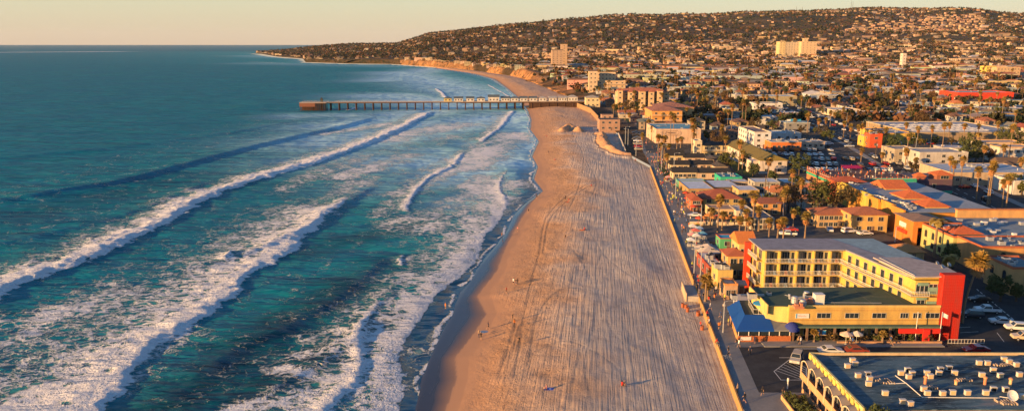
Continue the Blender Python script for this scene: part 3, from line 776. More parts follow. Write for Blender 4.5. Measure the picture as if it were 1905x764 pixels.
# ------------------------------------------------------------- generic house prototypes
WALLS = [('white', (.62,.60,.56)), ('cream', (.60,.52,.40)), ('tan', (.46,.35,.25)), ('peach', (.58,.38,.27)), ('grey', (.36,.36,.36)), ('pale blue', (.33,.42,.47)), ('ochre', (.52,.36,.16)), ('brown', (.26,.17,.12))]
ROOFS = {'red tiled': ('tile', (.34,.12,.07)), 'dark shingled': ('shingle', (.07,.065,.065)), 'grey shingled': ('shingle', (.20,.19,.18)), 'brown shingled': ('shingle', (.17,.10,.07)), 'orange tiled': ('tile', (.48,.19,.08)), 'pale flat': ('flat', (.50,.49,.47)), 'grey flat': ('flat', (.26,.27,.28))}
def house_proto(kind):
    r = empty('house', (0,0,-500)); p = []
    if kind == 0: w_, d, h, rf, fl = 11, 9, 3, 'hip', 1
    elif kind == 1: w_, d, h, rf, fl = 9, 12, 3.1, 'y', 1
    elif kind == 2: w_, d, h, rf, fl = 12, 10, 5.8, 'hip', 2
    elif kind == 3: w_, d, h, rf, fl = 13, 11, 3.4, 'flat', 1
    elif kind == 4: w_, d, h, rf, fl = 15, 12, 6.2, 'flat', 2
    elif kind == 5: w_, d, h, rf, fl = 12, 8, 3, 'x', 1
    elif kind == 6: w_, d, h, rf, fl = 22, 13, 6.3, 'flat', 2
    else: w_, d, h, rf, fl = 11, 11, 6, 'y', 2
    W2 = w_/2
    b = MB().box(-W2, W2, 0, d, -2, h)
    wing = kind in (0, 2, 5)
    if wing: b.box(-W2+.5, -W2+5, -2.8, -.003, -2, h-.3)
    if rf == 'x': b.add([(-W2,0,h),(-W2,d,h),(-W2,d/2,h+1.9)], [(2,1,0)]).add([(W2,0,h),(W2,d,h),(W2,d/2,h+1.9)], [(0,1,2)])
    if rf == 'y': b.add([(-W2,0,h),(W2,0,h),(0,0,h+2)], [(0,1,2)]).add([(-W2,d,h),(W2,d,h),(0,d,h+2)], [(2,1,0)])
    b.build('wall', M['stucco'], r)
    if rf == 'flat':
        q = MB().box(-W2-.3, W2+.3, -.3, d+.3, h, h+.28).box(-W2+2, -W2+3.2, d*.5, d*.5+1, h+.28, h+1.1).box(W2-3, W2-2.4, d*.3, d*.3+.6, h+.28, h+.8)
        ro = q.build('roof', M['flat'], r)
    else:
        q = MB().hip(-W2, W2, 0, d, h+.02, 2.0, .55, 0, None if rf == 'hip' else rf)
        if wing: q.hip(-W2+.5, -W2+5, -2.8, 2, h-.26, 1.3, .4)
        ro = q.build('roof', M['shingle'], r)
        MB().box(-.35, .35, -.35, .35, 0, 1.5).build('chimney', M['stucco'], ro, (.25,.14,.10)).location = (W2*.4, d*.6, h+.9)
    for f in range(fl):
        z = 1.0+f*(h/fl); n = max(2, int(w_/4.5))
        if wing and f < 9: winrow(r, (-W2+5.4, 0), (W2-.3, 0), z, 2); window(r, -W2+2.75, -2.804, z)
        else: winrow(r, (-W2+.3, 0), (W2-.3, 0), z, n)
        winrow(r, (-W2, d-.4), (-W2, .4), z, 2)
    MB().box(-.5, .5, -.05, 0, 0, 2.1).build('door', M['paint'], r, (.12,.07,.05)).location = (W2*.28, -.004, 0)
    kids[r.name] = list(r.children)
    for c in r.children: kids[c.name] = list(c.children)
    return r
def put_house(proto, x, y, z, rz, sc, wc, rname, wname, rootlist, sty):
    r = copy_tree(proto); r.location = (x, y, z); r.rotation_euler.z = rz; r.scale = sc
    return r

# ------------------------------------------------------------- trees
def palm_proto(H, seed, lean=.0, rc=1.0, skirt=True):
    q = random.Random(seed); r = empty('palm_tree', (0,0,-500))
    bx = lean; pts = [(bx*(i/6)**2, .3*math.sin(i)*lean*.3, H*i/6) for i in range(7)]
    MB().tube(pts, [.34,.26,.22,.2,.19,.18,.17], 7).build('trunk', M['trunk'], r)
    top = Vector(pts[-1])
    def fans(n, e0, e1, mb, R0, length):
        for i in range(n):
            az = q.uniform(0, 2*PI); el = q.uniform(e0, e1)
            d = Vector((math.cos(az)*math.cos(el), math.sin(az)*math.cos(el), math.sin(el)))
            L1 = length*q.uniform(.8, 1.1); side = d.cross(Vector((0,0,1))).normalized() if abs(d.z) < .98 else Vector((1,0,0))
            up = side.cross(d); base = top+d*L1*.45; droop = Vector((0,0,-1))
            o = len(mb.v); nn = 7; fr = L1*.62
            mb.v.append(tuple(base))
            for k in range(nn*2+1):
                a = (k/(nn*2)-.5)*PI*1.15; rr = fr*(1 if k % 2 else .55)
                pnt = base+d*math.cos(a)*rr+side*math.sin(a)*rr+droop*(rr*rr*.16)+up*(.05*((k % 4)-1.5))
                mb.v.append(tuple(pnt))
            for k in range(nn*2): mb.f.append((o, o+1+k, o+2+k)); mb.m.append(0)
            mb.tube([top, base], [.035, .02], 3, 0, False)
    c = MB(); fans(40, -.35, 1.45, c, 0, 2.1*rc); c.build('crown', M['frond'], r)
    if skirt:
        s = MB(); t0 = top.copy(); 
        for k in range(3):
            top = t0+Vector((0,0,-.55*k)); fans(12, -1.35, -.75, s, 0, 1.55*rc)
        s.build('dead_fronds', M['skirt'], r)
    kids[r.name] = list(r.children); return r
def date_palm_proto(H, seed):
    q = random.Random(seed); r = empty('palm_tree', (0,0,-500))
    MB().tube([(0,0,0),(0.1,0,H*.5),(0,0,H)], [.4,.3,.32], 8).build('trunk', M['trunk'], r)
    c = MB()
    for i in range(46):
        az = q.uniform(0, 2*PI); el = q.uniform(-.2, 1.4); n = 6; ln = q.uniform(2.4, 3.2); hd = Vector((math.cos(az), math.sin(az), 0)); sd = Vector((-math.sin(az), math.cos(az), 0))
        prev = None; p = Vector((0,0,H)); e = el
        for k in range(n):
            wdt = .55*math.sin(PI*(k+.6)/(n+.4))
            cur = (p-sd*wdt+Vector((0,0,-.22*wdt)), p.copy(), p+sd*wdt+Vector((0,0,-.22*wdt)))
            if prev:
                o = len(c.v); c.v += [tuple(x) for x in prev+cur]; c.f += [(o,o+1,o+4,o+3),(o+1,o+2,o+5,o+4)]; c.m += [0,0]
            prev = cur; p = p+(hd*math.cos(e)+Vector((0,0,math.sin(e))))*ln/n; e -= .38
    c.build('crown', M['frond'], r); kids[r.name] = list(r.children); return r
def tree_proto(H, Rr, seed, mat='leaf', n=30, leaves=34, squash=.75):
    q = random.Random(seed); r = empty('broadleaf_tree', (0,0,-500)); b = MB()
    b.tube([(0,0,-.5),(.1,0,H*.35),(0,.1,H*.62)], [.3,.22,.14], 7)
    for i in range(5):
        a = i*1.26+q.random(); b.tube([(.05,.02,H*.3),(math.cos(a)*Rr*.45, math.sin(a)*Rr*.45, H*.6)], [.13,.05], 5)
    b.build('trunk', M['bark'], r)
    c = crown_mb(H, Rr, q, n, leaves, squash); c.build('crown', M[mat], r); kids[r.name] = list(r.children); return r
def crown_mb(H, Rr, q, n, leaves, squash, leaf=.34):
    c = MB(); cz = H-Rr*squash
    for i in range(n):
        while True:
            v = Vector((q.uniform(-1,1), q.uniform(-1,1), q.uniform(-.8,1)))
            if .3 < v.length < 1: break
        cen = Vector((v.x*Rr, v.y*Rr, cz+v.z*Rr*squash)); cr = Rr*q.uniform(.22, .38)
        for k in range(leaves):
            d = Vector((q.gauss(0,1), q.gauss(0,1), q.gauss(0,1))).normalized(); p = cen+d*cr*q.uniform(.6, 1.05)
            nrm = (d+Vector((q.gauss(0,.5), q.gauss(0,.5), q.gauss(0,.5)))).normalized(); u = nrm.orthogonal().normalized(); w_ = nrm.cross(u); s = leaf*q.uniform(.6, 1.3)
            a = q.uniform(0, 6.3); u2 = u*math.cos(a)+w_*math.sin(a); w2 = nrm.cross(u2)
            c.add([p-u2*s, p-w2*s*.6, p+u2*s, p+w2*s*.6], [(0,1,2,3)])
    return c

# ------------------------------------------------------------- vehicles
def car_profile(kind):
    if kind == 'suv': return [(-2.3,.45),(-2.32,1.0),(-2.2,1.55),(-1.9,1.72),(.5,1.72),(1.15,1.12),(2.15,.95),(2.3,.5)], (-2.05,.95,1.08,1.62)
    if kind == 'pickup': return [(-2.6,.5),(-2.62,1.08),(-.75,1.1),(-.6,1.7),(.7,1.72),(1.3,1.15),(2.45,1.0),(2.6,.5)], (-.55,1.1,1.12,1.62)
    return [(-2.25,.42),(-2.28,.95),(-1.65,1.05),(-.95,1.42),(.35,1.45),(1.1,1.0),(2.1,.85),(2.25,.42)], (-1.3,.85,1.0,1.36)
def car_parts(kind, simple=False):
    prof, (gx0, gx1, gz0, gz1) = car_profile(kind); hw = .9
    b = MB(); n = len(prof); low = [p for p in prof]
    def wid(z): return hw if z < 1.1 else hw-.16*(z-1.1)/.6
    V = [(x, -wid(z), z) for x, z in prof]+[(x, wid(z), z) for x, z in prof]
    b.add(V, [tuple(range(n))]+[tuple(range(2*n-1, n-1, -1))]+[(i, n+i, n+(i+1) % n, (i+1) % n) for i in range(n)])
    b.f = [tuple(reversed(f)) for f in b.f]
    g = MB()
    zt = max(z for x, z in prof)
    roofp = [p for p in prof if p[1] > gz1-.02 or p[1] >= zt-.06]
    xa, xb = min(p[0] for p in roofp), max(p[0] for p in roofp)
    for s in (-1, 1):   # side glass
        y0, y1 = (wid(gz0)+.006)*s, (wid(zt-.1)+.006)*s
        q = [(gx0, y0, gz0),(gx1+.02, y0, gz0),(xb-.02, y1, zt-.1),(xa+.06, y1, zt-.1)]
        g.add(q if s < 0 else q[::-1], [(0,1,2,3)])
    # windscreen and rear glass lie 1 cm above the sloping body faces
    for i in range(n-1):
        (xa1, za1), (xb1, zb1) = prof[i], prof[i+1]
        if (abs(zb1-za1) > .28 and max(za1, zb1) > 1.35 and abs(xb1-xa1) > .05):
            nx, nz = -(zb1-za1), (xb1-xa1); l = math.hypot(nx, nz); nx, nz = nx/l*.012, nz/l*.012
            pt = lambda t: (xa1+(xb1-xa1)*t+nx, za1+(zb1-za1)*t+nz)
            (ax, az), (bx_, bz) = pt(.1), pt(.9)
            g.add([(ax,-wid(az)+.1,az),(bx_,-wid(bz)+.1,bz),(bx_,wid(bz)-.1,bz),(ax,wid(az)-.1,az)], [(3,2,1,0)])
    wl_ = []
    for x in (-1.4, 1.4) if kind != 'pickup' else (-1.6, 1.6):
        for s in (-1, 1): wl_.append((x, s))
    def wheel(x, s):
        m = MB(); m.tube([(x, s*.72, .34),(x, s*.935, .34)], .34, 12); m.tube([(x, s*.93, .34),(x, s*.945, .34)], .19, 8, 1); return m
    lights = [MB().box(2.17 if kind != 'pickup' else 2.5, 2.27 if kind != 'pickup' else 2.6, s*.62-.18, s*.62+.18, .66, .82) for s in (-1, 1)]
    if simple:
        out = MB(); out.add(b.v, b.f, 0); out.add(g.v, g.f, 1)
        for x, s in wl_: w_ = wheel(x, s); out.add(w_.v, w_.f, 2)
        return out.mesh('parked_car', [M['paintcar'], M['glass'], M['rubber']])
    r = empty('parked_car', (0,0,-500)); b.build('body', M['paintcar'], r); g.build('windows', M['glass'], r)
    if kind == 'pickup': MB().box(-2.5, -.8, -.75, .75, 1.104, 1.112).build('cargo_bed', M['dark'], r)
    for x, s in wl_: wheel(x, s).build('wheel', [M['rubber'], M['metal']], r)
    for l_ in lights: l_.build('headlight', M['white'], r)
    kids[r.name] = list(r.children); return r
M['paintcar'] = tinted('car_paint', .28, .5, .03, 1, .0, None, .04)

# ------------------------------------------------------------- people
def shirtmat():
    m, nt, b = newmat('clothing'); oi = N(nt, 'ShaderNodeObjectInfo'); n1 = noise(nt, 8, 3, .6, objc(nt))
    L(nt, mixc(nt, .15, oi.outputs['Color'], n1, 'OVERLAY'), b.inputs['Base Color']); setp(b, .9, .1); return m
M['shirt'] = shirtmat()
M['skin'] = plain('skin', (.42,.24,.16), .6, .3)
M['hair'] = plain('hair', (.035,.022,.015), .7, .3)
def trousers():
    m, nt, b = newmat('trousers'); oi = N(nt, 'ShaderNodeObjectInfo'); cr = N(nt, 'ShaderNodeValToRGB'); cr.color_ramp.interpolation = 'CONSTANT'
    e = cr.color_ramp.elements; e[0].color = (.02,.022,.03,1); e[1].position = .4; e[1].color = (.05,.07,.13,1)
    for p_, c_ in ((.65, (.16,.13,.09,1)), (.85, (.03,.03,.03,1))): x = e.new(p_); x.color = c_
    L(nt, oi.outputs['Random'], cr.inputs[0]); L(nt, cr.outputs[0], b.inputs['Base Color']); setp(b, .9, .1); return m
M['trousers'] = trousers()
POSES = {
 'standing': dict(kn=((.10,.02,.5),(-.10,0,.5)), an=((.11,0,.08),(-.11,-.03,.08)), el=((.24,.02,1.12),(-.24,.04,1.12)), ha=((.25,.08,.86),(-.24,.12,.88)), hip=.92),
 'walking': dict(kn=((.09,.20,.52),(-.09,-.02,.50)), an=((.09,.30,.10),(-.09,-.36,.14)), el=((.23,-.13,1.12),(-.23,.12,1.12)), ha=((.22,-.12,.88),(-.20,.30,.95)), hip=.91),
 'sitting': dict(kn=((.13,.42,.42),(-.13,.40,.40)), an=((.14,.60,.08),(-.12,.56,.08)), el=((.26,.08,.50),(-.26,.10,.50)), ha=((.16,.32,.44),(-.16,.32,.42)), hip=.16),
 'cycling': dict(kn=((.10,.35,.82),(-.10,.25,.66)), an=((.10,.16,.48),(-.10,.12,.30)), el=((.24,.36,1.22),(-.24,.36,1.22)), ha=((.24,.60,1.08),(-.24,.60,1.08)), hip=.98),
}
def person_mesh(pose, shorts=False):
    P_ = POSES[pose]; h = P_['hip']; fw = .28 if pose == 'cycling' else (.05 if pose == 'sitting' else .02)
    ch = h+.46; nk = h+.60
    V = [(0,0,h,.135,.115),(0,fw*.4,h+.2,.125,.10),(0,fw,ch-.04,.155,.11),(0,fw*1.1,nk,.055,.055),(0,fw*1.2+.02,nk+.10,.075,.085),(0,fw*1.2+.02,nk+.20,.085,.10),(0,fw*1.2,nk+.27,.055,.065)]
    E = [(0,1),(1,2),(2,3),(3,4),(4,5),(5,6)]
    for s, i in ((1,0),(-1,1)):
        o = len(V); V += [(s*.19,fw,ch+.02,.055,.055),(P_['el'][i][0],P_['el'][i][1]+fw*.3,P_['el'][i][2]-.92+h if pose in ('standing','walking') else P_['el'][i][2],.042,.042),(P_['ha'][i][0],P_['ha'][i][1]+fw*.2,P_['ha'][i][2]-.92+h if pose in ('standing','walking') else P_['ha'][i][2],.030,.030)]
        hv = V[-1]; V += [(hv[0],hv[1]+.03,hv[2]-.09,.028,.04)]
        E += [(2,o),(o,o+1),(o+1,o+2),(o+2,o+3)]
        o = len(V); k = P_['kn'][i]; a = P_['an'][i]
        V += [(s*.095,.0,h-.06,.085,.09),(k[0],k[1],k[2],.058,.06),(a[0],a[1],a[2],.038,.04),(a[0],a[1]+.15,max(a[2]-.05,.03),.04,.025)]
        E += [(0,o),(o,o+1),(o+1,o+2),(o+2,o+3)]
    me = bpy.data.meshes.new('t'); me.from_pydata([v[:3] for v in V], E, []); o = bpy.data.objects.new('t', me); C.objects.link(o)
    md = o.modifiers.new('s', 'SKIN'); 
    for v, d in zip(V, me.skin_vertices[0].data): d.radius = v[3:5]
    me.skin_vertices[0].data[0].use_root = True
    ss = o.modifiers.new('u', 'SUBSURF'); ss.levels = 1; ss.render_levels = 1
    bpy.context.view_layer.update(); dg = bpy.context.evaluated_depsgraph_get()
    res = bpy.data.meshes.new_from_object(o.evaluated_get(dg)); bpy.data.objects.remove(o)
    res.name = 'person'; res.materials.clear()
    for k in ('shirt', 'trousers', 'skin', 'hair'): res.materials.append(M[k])
    hc = Vector((0, fw*1.2+.02, nk+.18))
    for p in res.polygons:
        c = p.center; p.use_smooth = True
        if c.z > nk+.01: p.material_index = 3 if (c.z > hc.z+.05 or c.y < hc.y-.03) else 2
        elif abs(c.x) > .2 and (pose in ('standing', 'walking')) and c.z < 1.2: p.material_index = 2
        elif pose in ('sitting', 'cycling') and c.y > fw+.2 and c.z > h+.05: p.material_index = 2
        elif c.z < h-.02 or (pose == 'sitting' and c.y > .14 and c.z < .5): p.material_index = 2 if (shorts and c.z < .5 and pose != 'sitting') else 1
        else: p.material_index = 0
    return res
# ============================================================= the place
Z0 = 3.0
def poly(*pp, z=3.0): return [G(a, b, z) for a, b in pp]
# ---- streets, lots, paving
sheet('boardwalk', [(wallx(88)+.4,88),(wallx(88)+16,88),(wallx(124)+14,124),(wallx(124)+4,124.2),(wallx(144)+4,144),(wallx(144)+9,144.5),(wallx(372)+9,372),(wallx(372)+16,480),(wallx(600)+10,600),(wallx(600)+1,600),(wallx(480)-2,480),(wallx(372)+.4,372)], 3.004, 'pave')
sheet('beach_street', [(wallx(124)+4,124),(420,124),(420,144.2),(wallx(144)+4,144.2)], 3.008, 'asphalt')
sheet('alley_lot', [(88.6,144.2),(150,144.2),(150,171),(116,176),(113.5,236),(92,236),(92,186),(88.6,180)], 3.008, 'asphalt')
sheet('town_street', [(wallx(228)+9,227),(114,227),(114,236),(260,236),(260,248),(wallx(248)+9,248)], 3.012, 'asphalt2')
bvl, bvr = [(154,240),(167,310),(180,370),(196,450),(214,560),(236,700),(262,860)], []
sheet('boulevard', [(x-4,y) for x,y in bvl]+[(x+20,y) for x,y in bvl[::-1]], 3.010, 'asphalt')
sheet('cross_street', [(122,440),(640,440),(640,458),(126,458)], 3.006, 'asphalt2')
sheet('market_lot', [(128,352),(174,352),(186,438),(132,438)], 3.005, 'asphalt')
sheet('beach_lot', [(wallx(420)+1,420),(wallx(420)+15,420),(wallx(560)+14,560),(wallx(560)+2,560)], 3.012, 'asphalt2')
sheet('motel_lawn', poly((1352,303),(1370,296),(1405,322),(1400,330),(1372,322)), 3.014, 'grass')
sheet('cottage_lawn', poly((1222,305),(1236,303),(1252,332),(1238,334)), 3.014, 'grass')
sheet('beach_park', poly((1150,215),(1185,214),(1200,228),(1170,228)), 3.016, 'grass')
slab('pavement', [(wallx(144)+9,144.25),(83,144.25),(83,147.6),(wallx(144)+9,147.6)], 2.9, 3.13, 'walk')
slab('pavement', [(x+20,y) for x,y in bvl]+[(x+23,y) for x,y in bvl[::-1]], 2.9, 3.13, 'walk')
slab('pavement', [(x-7,y) for x,y in bvl]+[(x-4,y) for x,y in bvl[::-1]], 2.9, 3.13, 'walk')
ln = MB()
def stripe(mb, p, q, wd=.14, z=3.016):
    dx, dy = q[0]-p[0], q[1]-p[1]; l = math.hypot(dx, dy) or 1; nx, ny = -dy/l*wd/2, dx/l*wd/2
    mb.add([(p[0]-nx,p[1]-ny,z),(q[0]-nx,q[1]-ny,z),(q[0]+nx,q[1]+ny,z),(p[0]+nx,p[1]+ny,z)], [(0,1,2,3)])
hz = [G(1440,690), G(1469,668), G(1500,684), G(1500,706), G(1453,706)]
for i in range(5): stripe(ln, hz[i], hz[(i+1)%5], .12)
for i in range(6):
    t = (i+.5)/6; a = (hz[1][0]+(hz[0][0]-hz[1][0])*t, hz[1][1]+(hz[0][1]-hz[1][1])*t); b = (hz[2][0]+(hz[3][0]-hz[2][0])*min(1,t*1.1)-.3, hz[2][1]+(hz[3][1]-hz[2][1])*min(1,t*1.1)-.4)
    stripe(ln, a, b, .10)
stripe(ln, (54,143.4), (66,143.4), .25); stripe(ln, (54,139), (49.5,139), .15)
for i in range(14): stripe(ln, (90+.2, 152+i*2.75), (94.2, 152+i*2.75+.6), .1)
for i in range(16): stripe(ln, (103+i*.45, 146.5+i*2.2), (103.3+i*.45, 147.9+i*2.2), .22)
for i in range(8): stripe(ln, (96+i*2.8, 147), (97.6+i*2.8, 152), .1)
for off in (4, 8.2, 12):
    for j in range(len(bvl)-1):
        a, b = Vector(bvl[j]), Vector(bvl[j+1]); n = int((b-a).length/8)
        for k in range(n): p = a+(b-a)*(k/n); q = a+(b-a)*((k+.45)/n); stripe(ln, (p.x+off-2,p.y), (q.x+off-2,q.y), .22, 3.02)
for k in range(14): stripe(ln, (190+k*1.7, 428), (190.9+k*1.7, 433), .7, 3.02)
for row in range(5):
    for k in range(14): stripe(ln, (131+k*3, 356+row*17), (131+k*3, 361+row*17), .12, 3.012)
tag(ln.build('road_markings', M['line']), kind='structure')

# ---- sea wall with its openings
b = MB(); ww_ = lambda a, c, z1: b.obox((wallx(a), a), (wallx(c), c), .24, .2, z1, 0, -.24)
y = 86.
while y < 372:
    y2 = min(y+12, 372)
    if not (173 < y2 < 187): ww_(y, y2-.02, 3.22)
    else: ww_(y, y2-.02, 3.0)
    y = y2
sw = tag(b.build('sea_wall', [tinted('wall_render', .9, .15, .2, 2, .3, None, .3)], None, (.42,.25,.10)), 'long low cream concrete wall dividing the raked sand from the boardwalk', 'wall')
lm('the sea wall end', wallx(372), 372)
for k, (a, c) in enumerate([((1150,250),(1163,283)), ((1098,207),(1112,222)), ((1070,196),(1098,207))]):
    p, q = G(*a), G(*c); tag(MB().obox(p, q, .4, 1., 4.3+(k>0)*1.5).build('retaining_wall', M['stucco'], None, (.50,.44,.38) if k == 0 else (.34,.21,.11)),
      ['white low wall between the flat sand pocket and the beach parking','ochre retaining wall stepping down beside the lifeguard station','ochre retaining wall under the pier approach'][k], 'wall')
# access landing
x, y = wallx(180)-3.2, 176
r = empty('beach_landing', (x, y, 1.4), rad(-6), 'small concrete beach landing projecting from the sea wall onto the sand', 'landing')
MB().box(0, 3.2, 0, 9, -.8, 1.45).build('deck', M['concrete'], r); MB().box(-.25, -.003, -.2, 9.2, -.8, 2.3).build('parapet', M['stucco'], r, (.55,.40,.26))
lm('the beach landing', x, y)
def barrel(px, py):
    gx, gy = G(px, py, 1.5); z = float(sand_z(np.array([gx]), np.array([gy]))[0]); r = empty('trash_barrel', (gx, gy, z))
    MB().lathe([(.36,-.05),(.38,.3),(.36,.32),(.38,.62),(.36,.64),(.38,.95),(.33,.95),(.33,.7)], 12).build('drum', M['paint'], r, (.30,.09,.04)); MB().lathe([(.34,.72),(.0,.78)], 12).build('liner', M['dark'], r)
    return pend(r, 'rusty red trash barrel on the sand', 'trash barrel', 'trash barrels beside the sea wall')
for p in ((1276,574),(1270,572),(1279,580),(1298,587),(1306,613),(1299,585)): barrel(*p)

# ---- landmark list used in descriptions
# ---- yellow beach hotel
HY = (.56,.41,.10); HO = (.52,.33,.08)
ox, oy = 56.9, 173.; OCC += [(50,90,145,186)]
r = empty('beach_hotel', (ox, oy, 3), 0, 'four storey yellow hotel with white balcony rails and a tall red end wall', 'hotel'); lm('the yellow beach hotel', 68, 165)
b = MB(); b.box(0, 17.8, 1.4, 9.5, -1, 11.5)
wing = [(17.8,1.4),(17.8,0),(21.9,-20),(22.2,-23),(26.6,-23.2),(30.4,-23.2),(31,-14),(28,9.5),(17.8,9.5)]
b.prism(wing, -1, 11.45)
b.build('wall', M['stucco'], r, HY)
RO = MB().prism([(-1,-.5),(17.5,-.5),(17.6,0),(21.5,-20.5),(24,-20.8),(24.2,-8),(18.5,10),(-1,10)], 11.55, 11.85).build('roof', M['flat'], r, (.27,.26,.29))
MB().prism([(24.21,-8.2),(24.21,-20.8),(31,-20.8),(31.4,-14),(28.4,10),(18.6,10)], 11.52, 11.8).build('roof', M['flat'], r, (.24,.34,.38))
MB().prism([(21.4,-24.2),(31,-23.8),(31.2,-16),(27,-9.8),(19.6,-9.8)], 12.4, 12.65).build('upper_roof', M['flat'], r, (.40,.34,.32))
MB().prism([(21.9,-23.3),(30.6,-23.0),(30.9,-16),(26.8,-10.4),(20.6,-10.4)], 11.851, 12.398).build('upper_storey', M['stucco'], r, HY)
# red end wall
b = MB(); b.box(26.6, 30.6, -25, -23.25, -1, 13.2); rd = b.build('red_wall', M['stucco'], r, (.46,.02,.010))
b = MB()
for k in range(10): b.box(26.7+k*.4, 26.72+k*.4, -25.03, -25.004, 0, 13.1)
for k in range(21): b.box(26.62, 30.58, -25.035, -25.008, .6+k*.6, .63+k*.6)
b.build('panel_joints', M['paint'], rd, (.42,.02,.01))
MB().box(-2.0, -.5, 9.0, 9.5, 0, 11.2).build('red_fin', M['stucco'], r, (.62,.05,.015))
def rail(parent, p, q, z, h=1.0, st=.32, name='railing'):
    b = MB(); dx, dy = q[0]-p[0], q[1]-p[1]; l = math.hypot(dx, dy); n = max(2, int(l/st))
    b.obox(p, q, .06, z+h-.07, z+h, 0, 0); b.obox(p, q, .05, z+.08, z+.14)
    for i in range(n+1):
        x, y = p[0]+dx*i/n, p[1]+dy*i/n; b.box(x-.022, x+.022, y-.02, y+.02, z, z+h-.072)
    return b.build(name, M['white'], parent)
fz = [0, 2.87, 5.75, 8.62]
bays = [0, 3.2, 7.1, 10.9, 14.6, 17.6]
for f, z in enumerate(fz):
    if f:
        s = MB().box(-.0, 17.79, -.05, 1.396, z-.2, z).build('balcony', M['stucco'], r, HO)
        rail(s, (.05,-.03), (17.5,-.03), z)
    for k, x in enumerate(bays[:-1]):
        MB().box(x, x+.32, .15, 1.395, z+.003, z+2.66).build('partition', M['stucco'], r, HY)
        wd = bays[k+1]-x
        window(r, x+.32+wd*.40, 1.396, z+.12, wd*.44, 2.05, 0, 2); window(r, x+.32+wd*.80, 1.396, z+.5, .7, 1.6, 0, 0)
        if k % 2 == 0: MB().box(x+.5, x+1.5, 1.32, 1.39, z+.2, z+2.2).build('curtain', M['cloth'], r, (.5,.42,.25))
    # west end of the left wing
    if f: s = MB().box(-1.3, -.004, 1.8, 9, z-.2, z).build('balcony', M['stucco'], r, HO); rail(s, (-1.28,8.9), (-1.28,1.9), z)
    winrow(r, (0,9), (0,1.6), z+.2, 2, 2.0, 2.0)
    # long west face of the right wing
    if f:
        p, q = (17.65, -.1), (21.75, -20.2)
        s = MB().prism([(17.8,-.004),(21.89,-20),(20.75,-20.2),(16.7,-.05)], z-.2, z).build('balcony', M['stucco'], r, HO)
        rail(s, (16.8,-.15), (20.75,-20.1), z)
        s2 = MB().prism([(20.7,-20.25),(21.95,-20.25),(22.2,-23.004),(24.6,-23.15),(24.6,-24.3),(20.9,-24.2)], z-.2, z).build('balcony', M['stucco'], r, HO)
        rail(s2, (20.75,-20.3), (20.95,-24.15), z); rail(s2, (20.95,-24.2), (24.5,-24.25), z)
        MB().prism([(24.62,-23.2),(26.5,-23.2),(26.5,-23.4),(24.62,-23.4)], z+.2, z+1.6).build('green_panel', M['stucco'], r, (.20,.34,.26))
        MB().prism([(22.5,-23.2),(24.6,-23.16),(24.6,-23.36),(22.5,-23.4)], z+1.9, z+2.5).build('green_panel', M['stucco'], r, (.20,.34,.26))
        window(r, 23.5, -23.16, z+.3, 1.5, 1.5, 0, 1)
    winrow(r, (17.85,-.6), (21.87,-19.8), z+.25, 7, 1.1, 1.9, mull=0)
for k in range(5): window(r, 22.6+k*.85, -23.32+.02*k, 9.1, .7, 1.7, 0, 0)
rail(r, (16.5,-1.2), (21.5,-1.2), -.0); rail(r, (2,-1.0), (15,-1.0), 0)
for px, py, rr in ((1741,497,.42),(1751,504,.55),(1763,500,.5)):
    x, y = G(px, py, 14.9)
    d = empty('satellite_dish', (x, y, 14.83)); MB().tube([(0,0,0),(0,0,.9)], .05, 6).build('mast', M['metal'], d)
    o = MB().lathe([(0,0),(rr*.5,.08),(rr*.85,.22),(rr,.34),(rr*.98,.36),(rr*.82,.25),(rr*.45,.1),(0,.03)], 16).build('reflector', M['metal'], d); o.location = (0,0,.9); o.rotation_euler = (rad(50), 0, rad(35))
    pend(d, 'white satellite dish on a hotel roof', 'satellite dish', 'satellite dishes')
for k, (x, y) in enumerate(((3.25,1.39),(10.9,1.39),(17.6,1.2))): MB().tube([(x,y-.05,0),(x,y-.05,11.4)], .06, 5).build('drain_pipe', M['paint'], r, (.36,.27,.10))
rail(r, (20.6,-10.6), (21.6,-23.4), 11.86, .9, .5)
qq = random.Random(12)
for f in (1, 2, 3):
    for k in range(5):
        if qq.random() < .8: MB().box(-.3,.3,-.3,.3,.0,.42).box(-.3,.3,.22,.3,.42,.85).build('balcony_chair', M['cloth'], r, qq.choice(((.5,.5,.48),(.12,.2,.3),(.35,.12,.06))), loc=(bays[k]+qq.uniform(1,2.6), .55, fz[f]+.003))
        if qq.random() < .5: MB().box(-.3,.3,-.03,.0,0,1.95).build('curtain', M['cloth'], r, qq.choice(((.42,.38,.3),(.3,.24,.18),(.2,.22,.25))), loc=(bays[k]+1.2+qq.uniform(0,1.1), 1.32, fz[f]+.15))
# ---- shops podium in front of the hotel
r = empty('shop_arcade', (54, 148, 3), 0, 'two storey ochre arcade with a dark flat roof and shaded shops under the yellow hotel', 'shops'); lm('the ochre shop arcade', 68, 148)
MB().box(.0, 29.4, 0, 10.5, 3.2, 6.7).box(0, 29.4, 2.2, 10.5, -1, 3.198).build('wall', M['stucco'], r, (.56,.36,.10))
ro = MB().box(-4, 29.3, .35, 12.5, 6.75, 6.83).build('roof', M['flat'], r, (.065,.10,.07))
MB().box(-.1, 29.45, -.1, .3, 6.702, 7.1).box(-4.2, -4, .4, 12.5, 5, 7.1).build('parapet', M['stucco'], ro, (.66,.45,.15))
MB().box(-.2, 29.5, -1.3, -.004, 2.9, 3.15).build('canopy', M['flat'], r, (.10,.17,.13))
MB().box(0, 29.3, -.06, -.004, 4.0, 4.12).box(0, 29.3, -.06, -.004, 6.0, 6.1).build('trim', M['stucco'], r, (.45,.25,.08))
MB().prism([(-4,1.5),(-.004,.5),(-.004,10.5),(-4,11)], 3.4, 6.6).build('side_wing', M['stucco'], r, (.64,.50,.16))
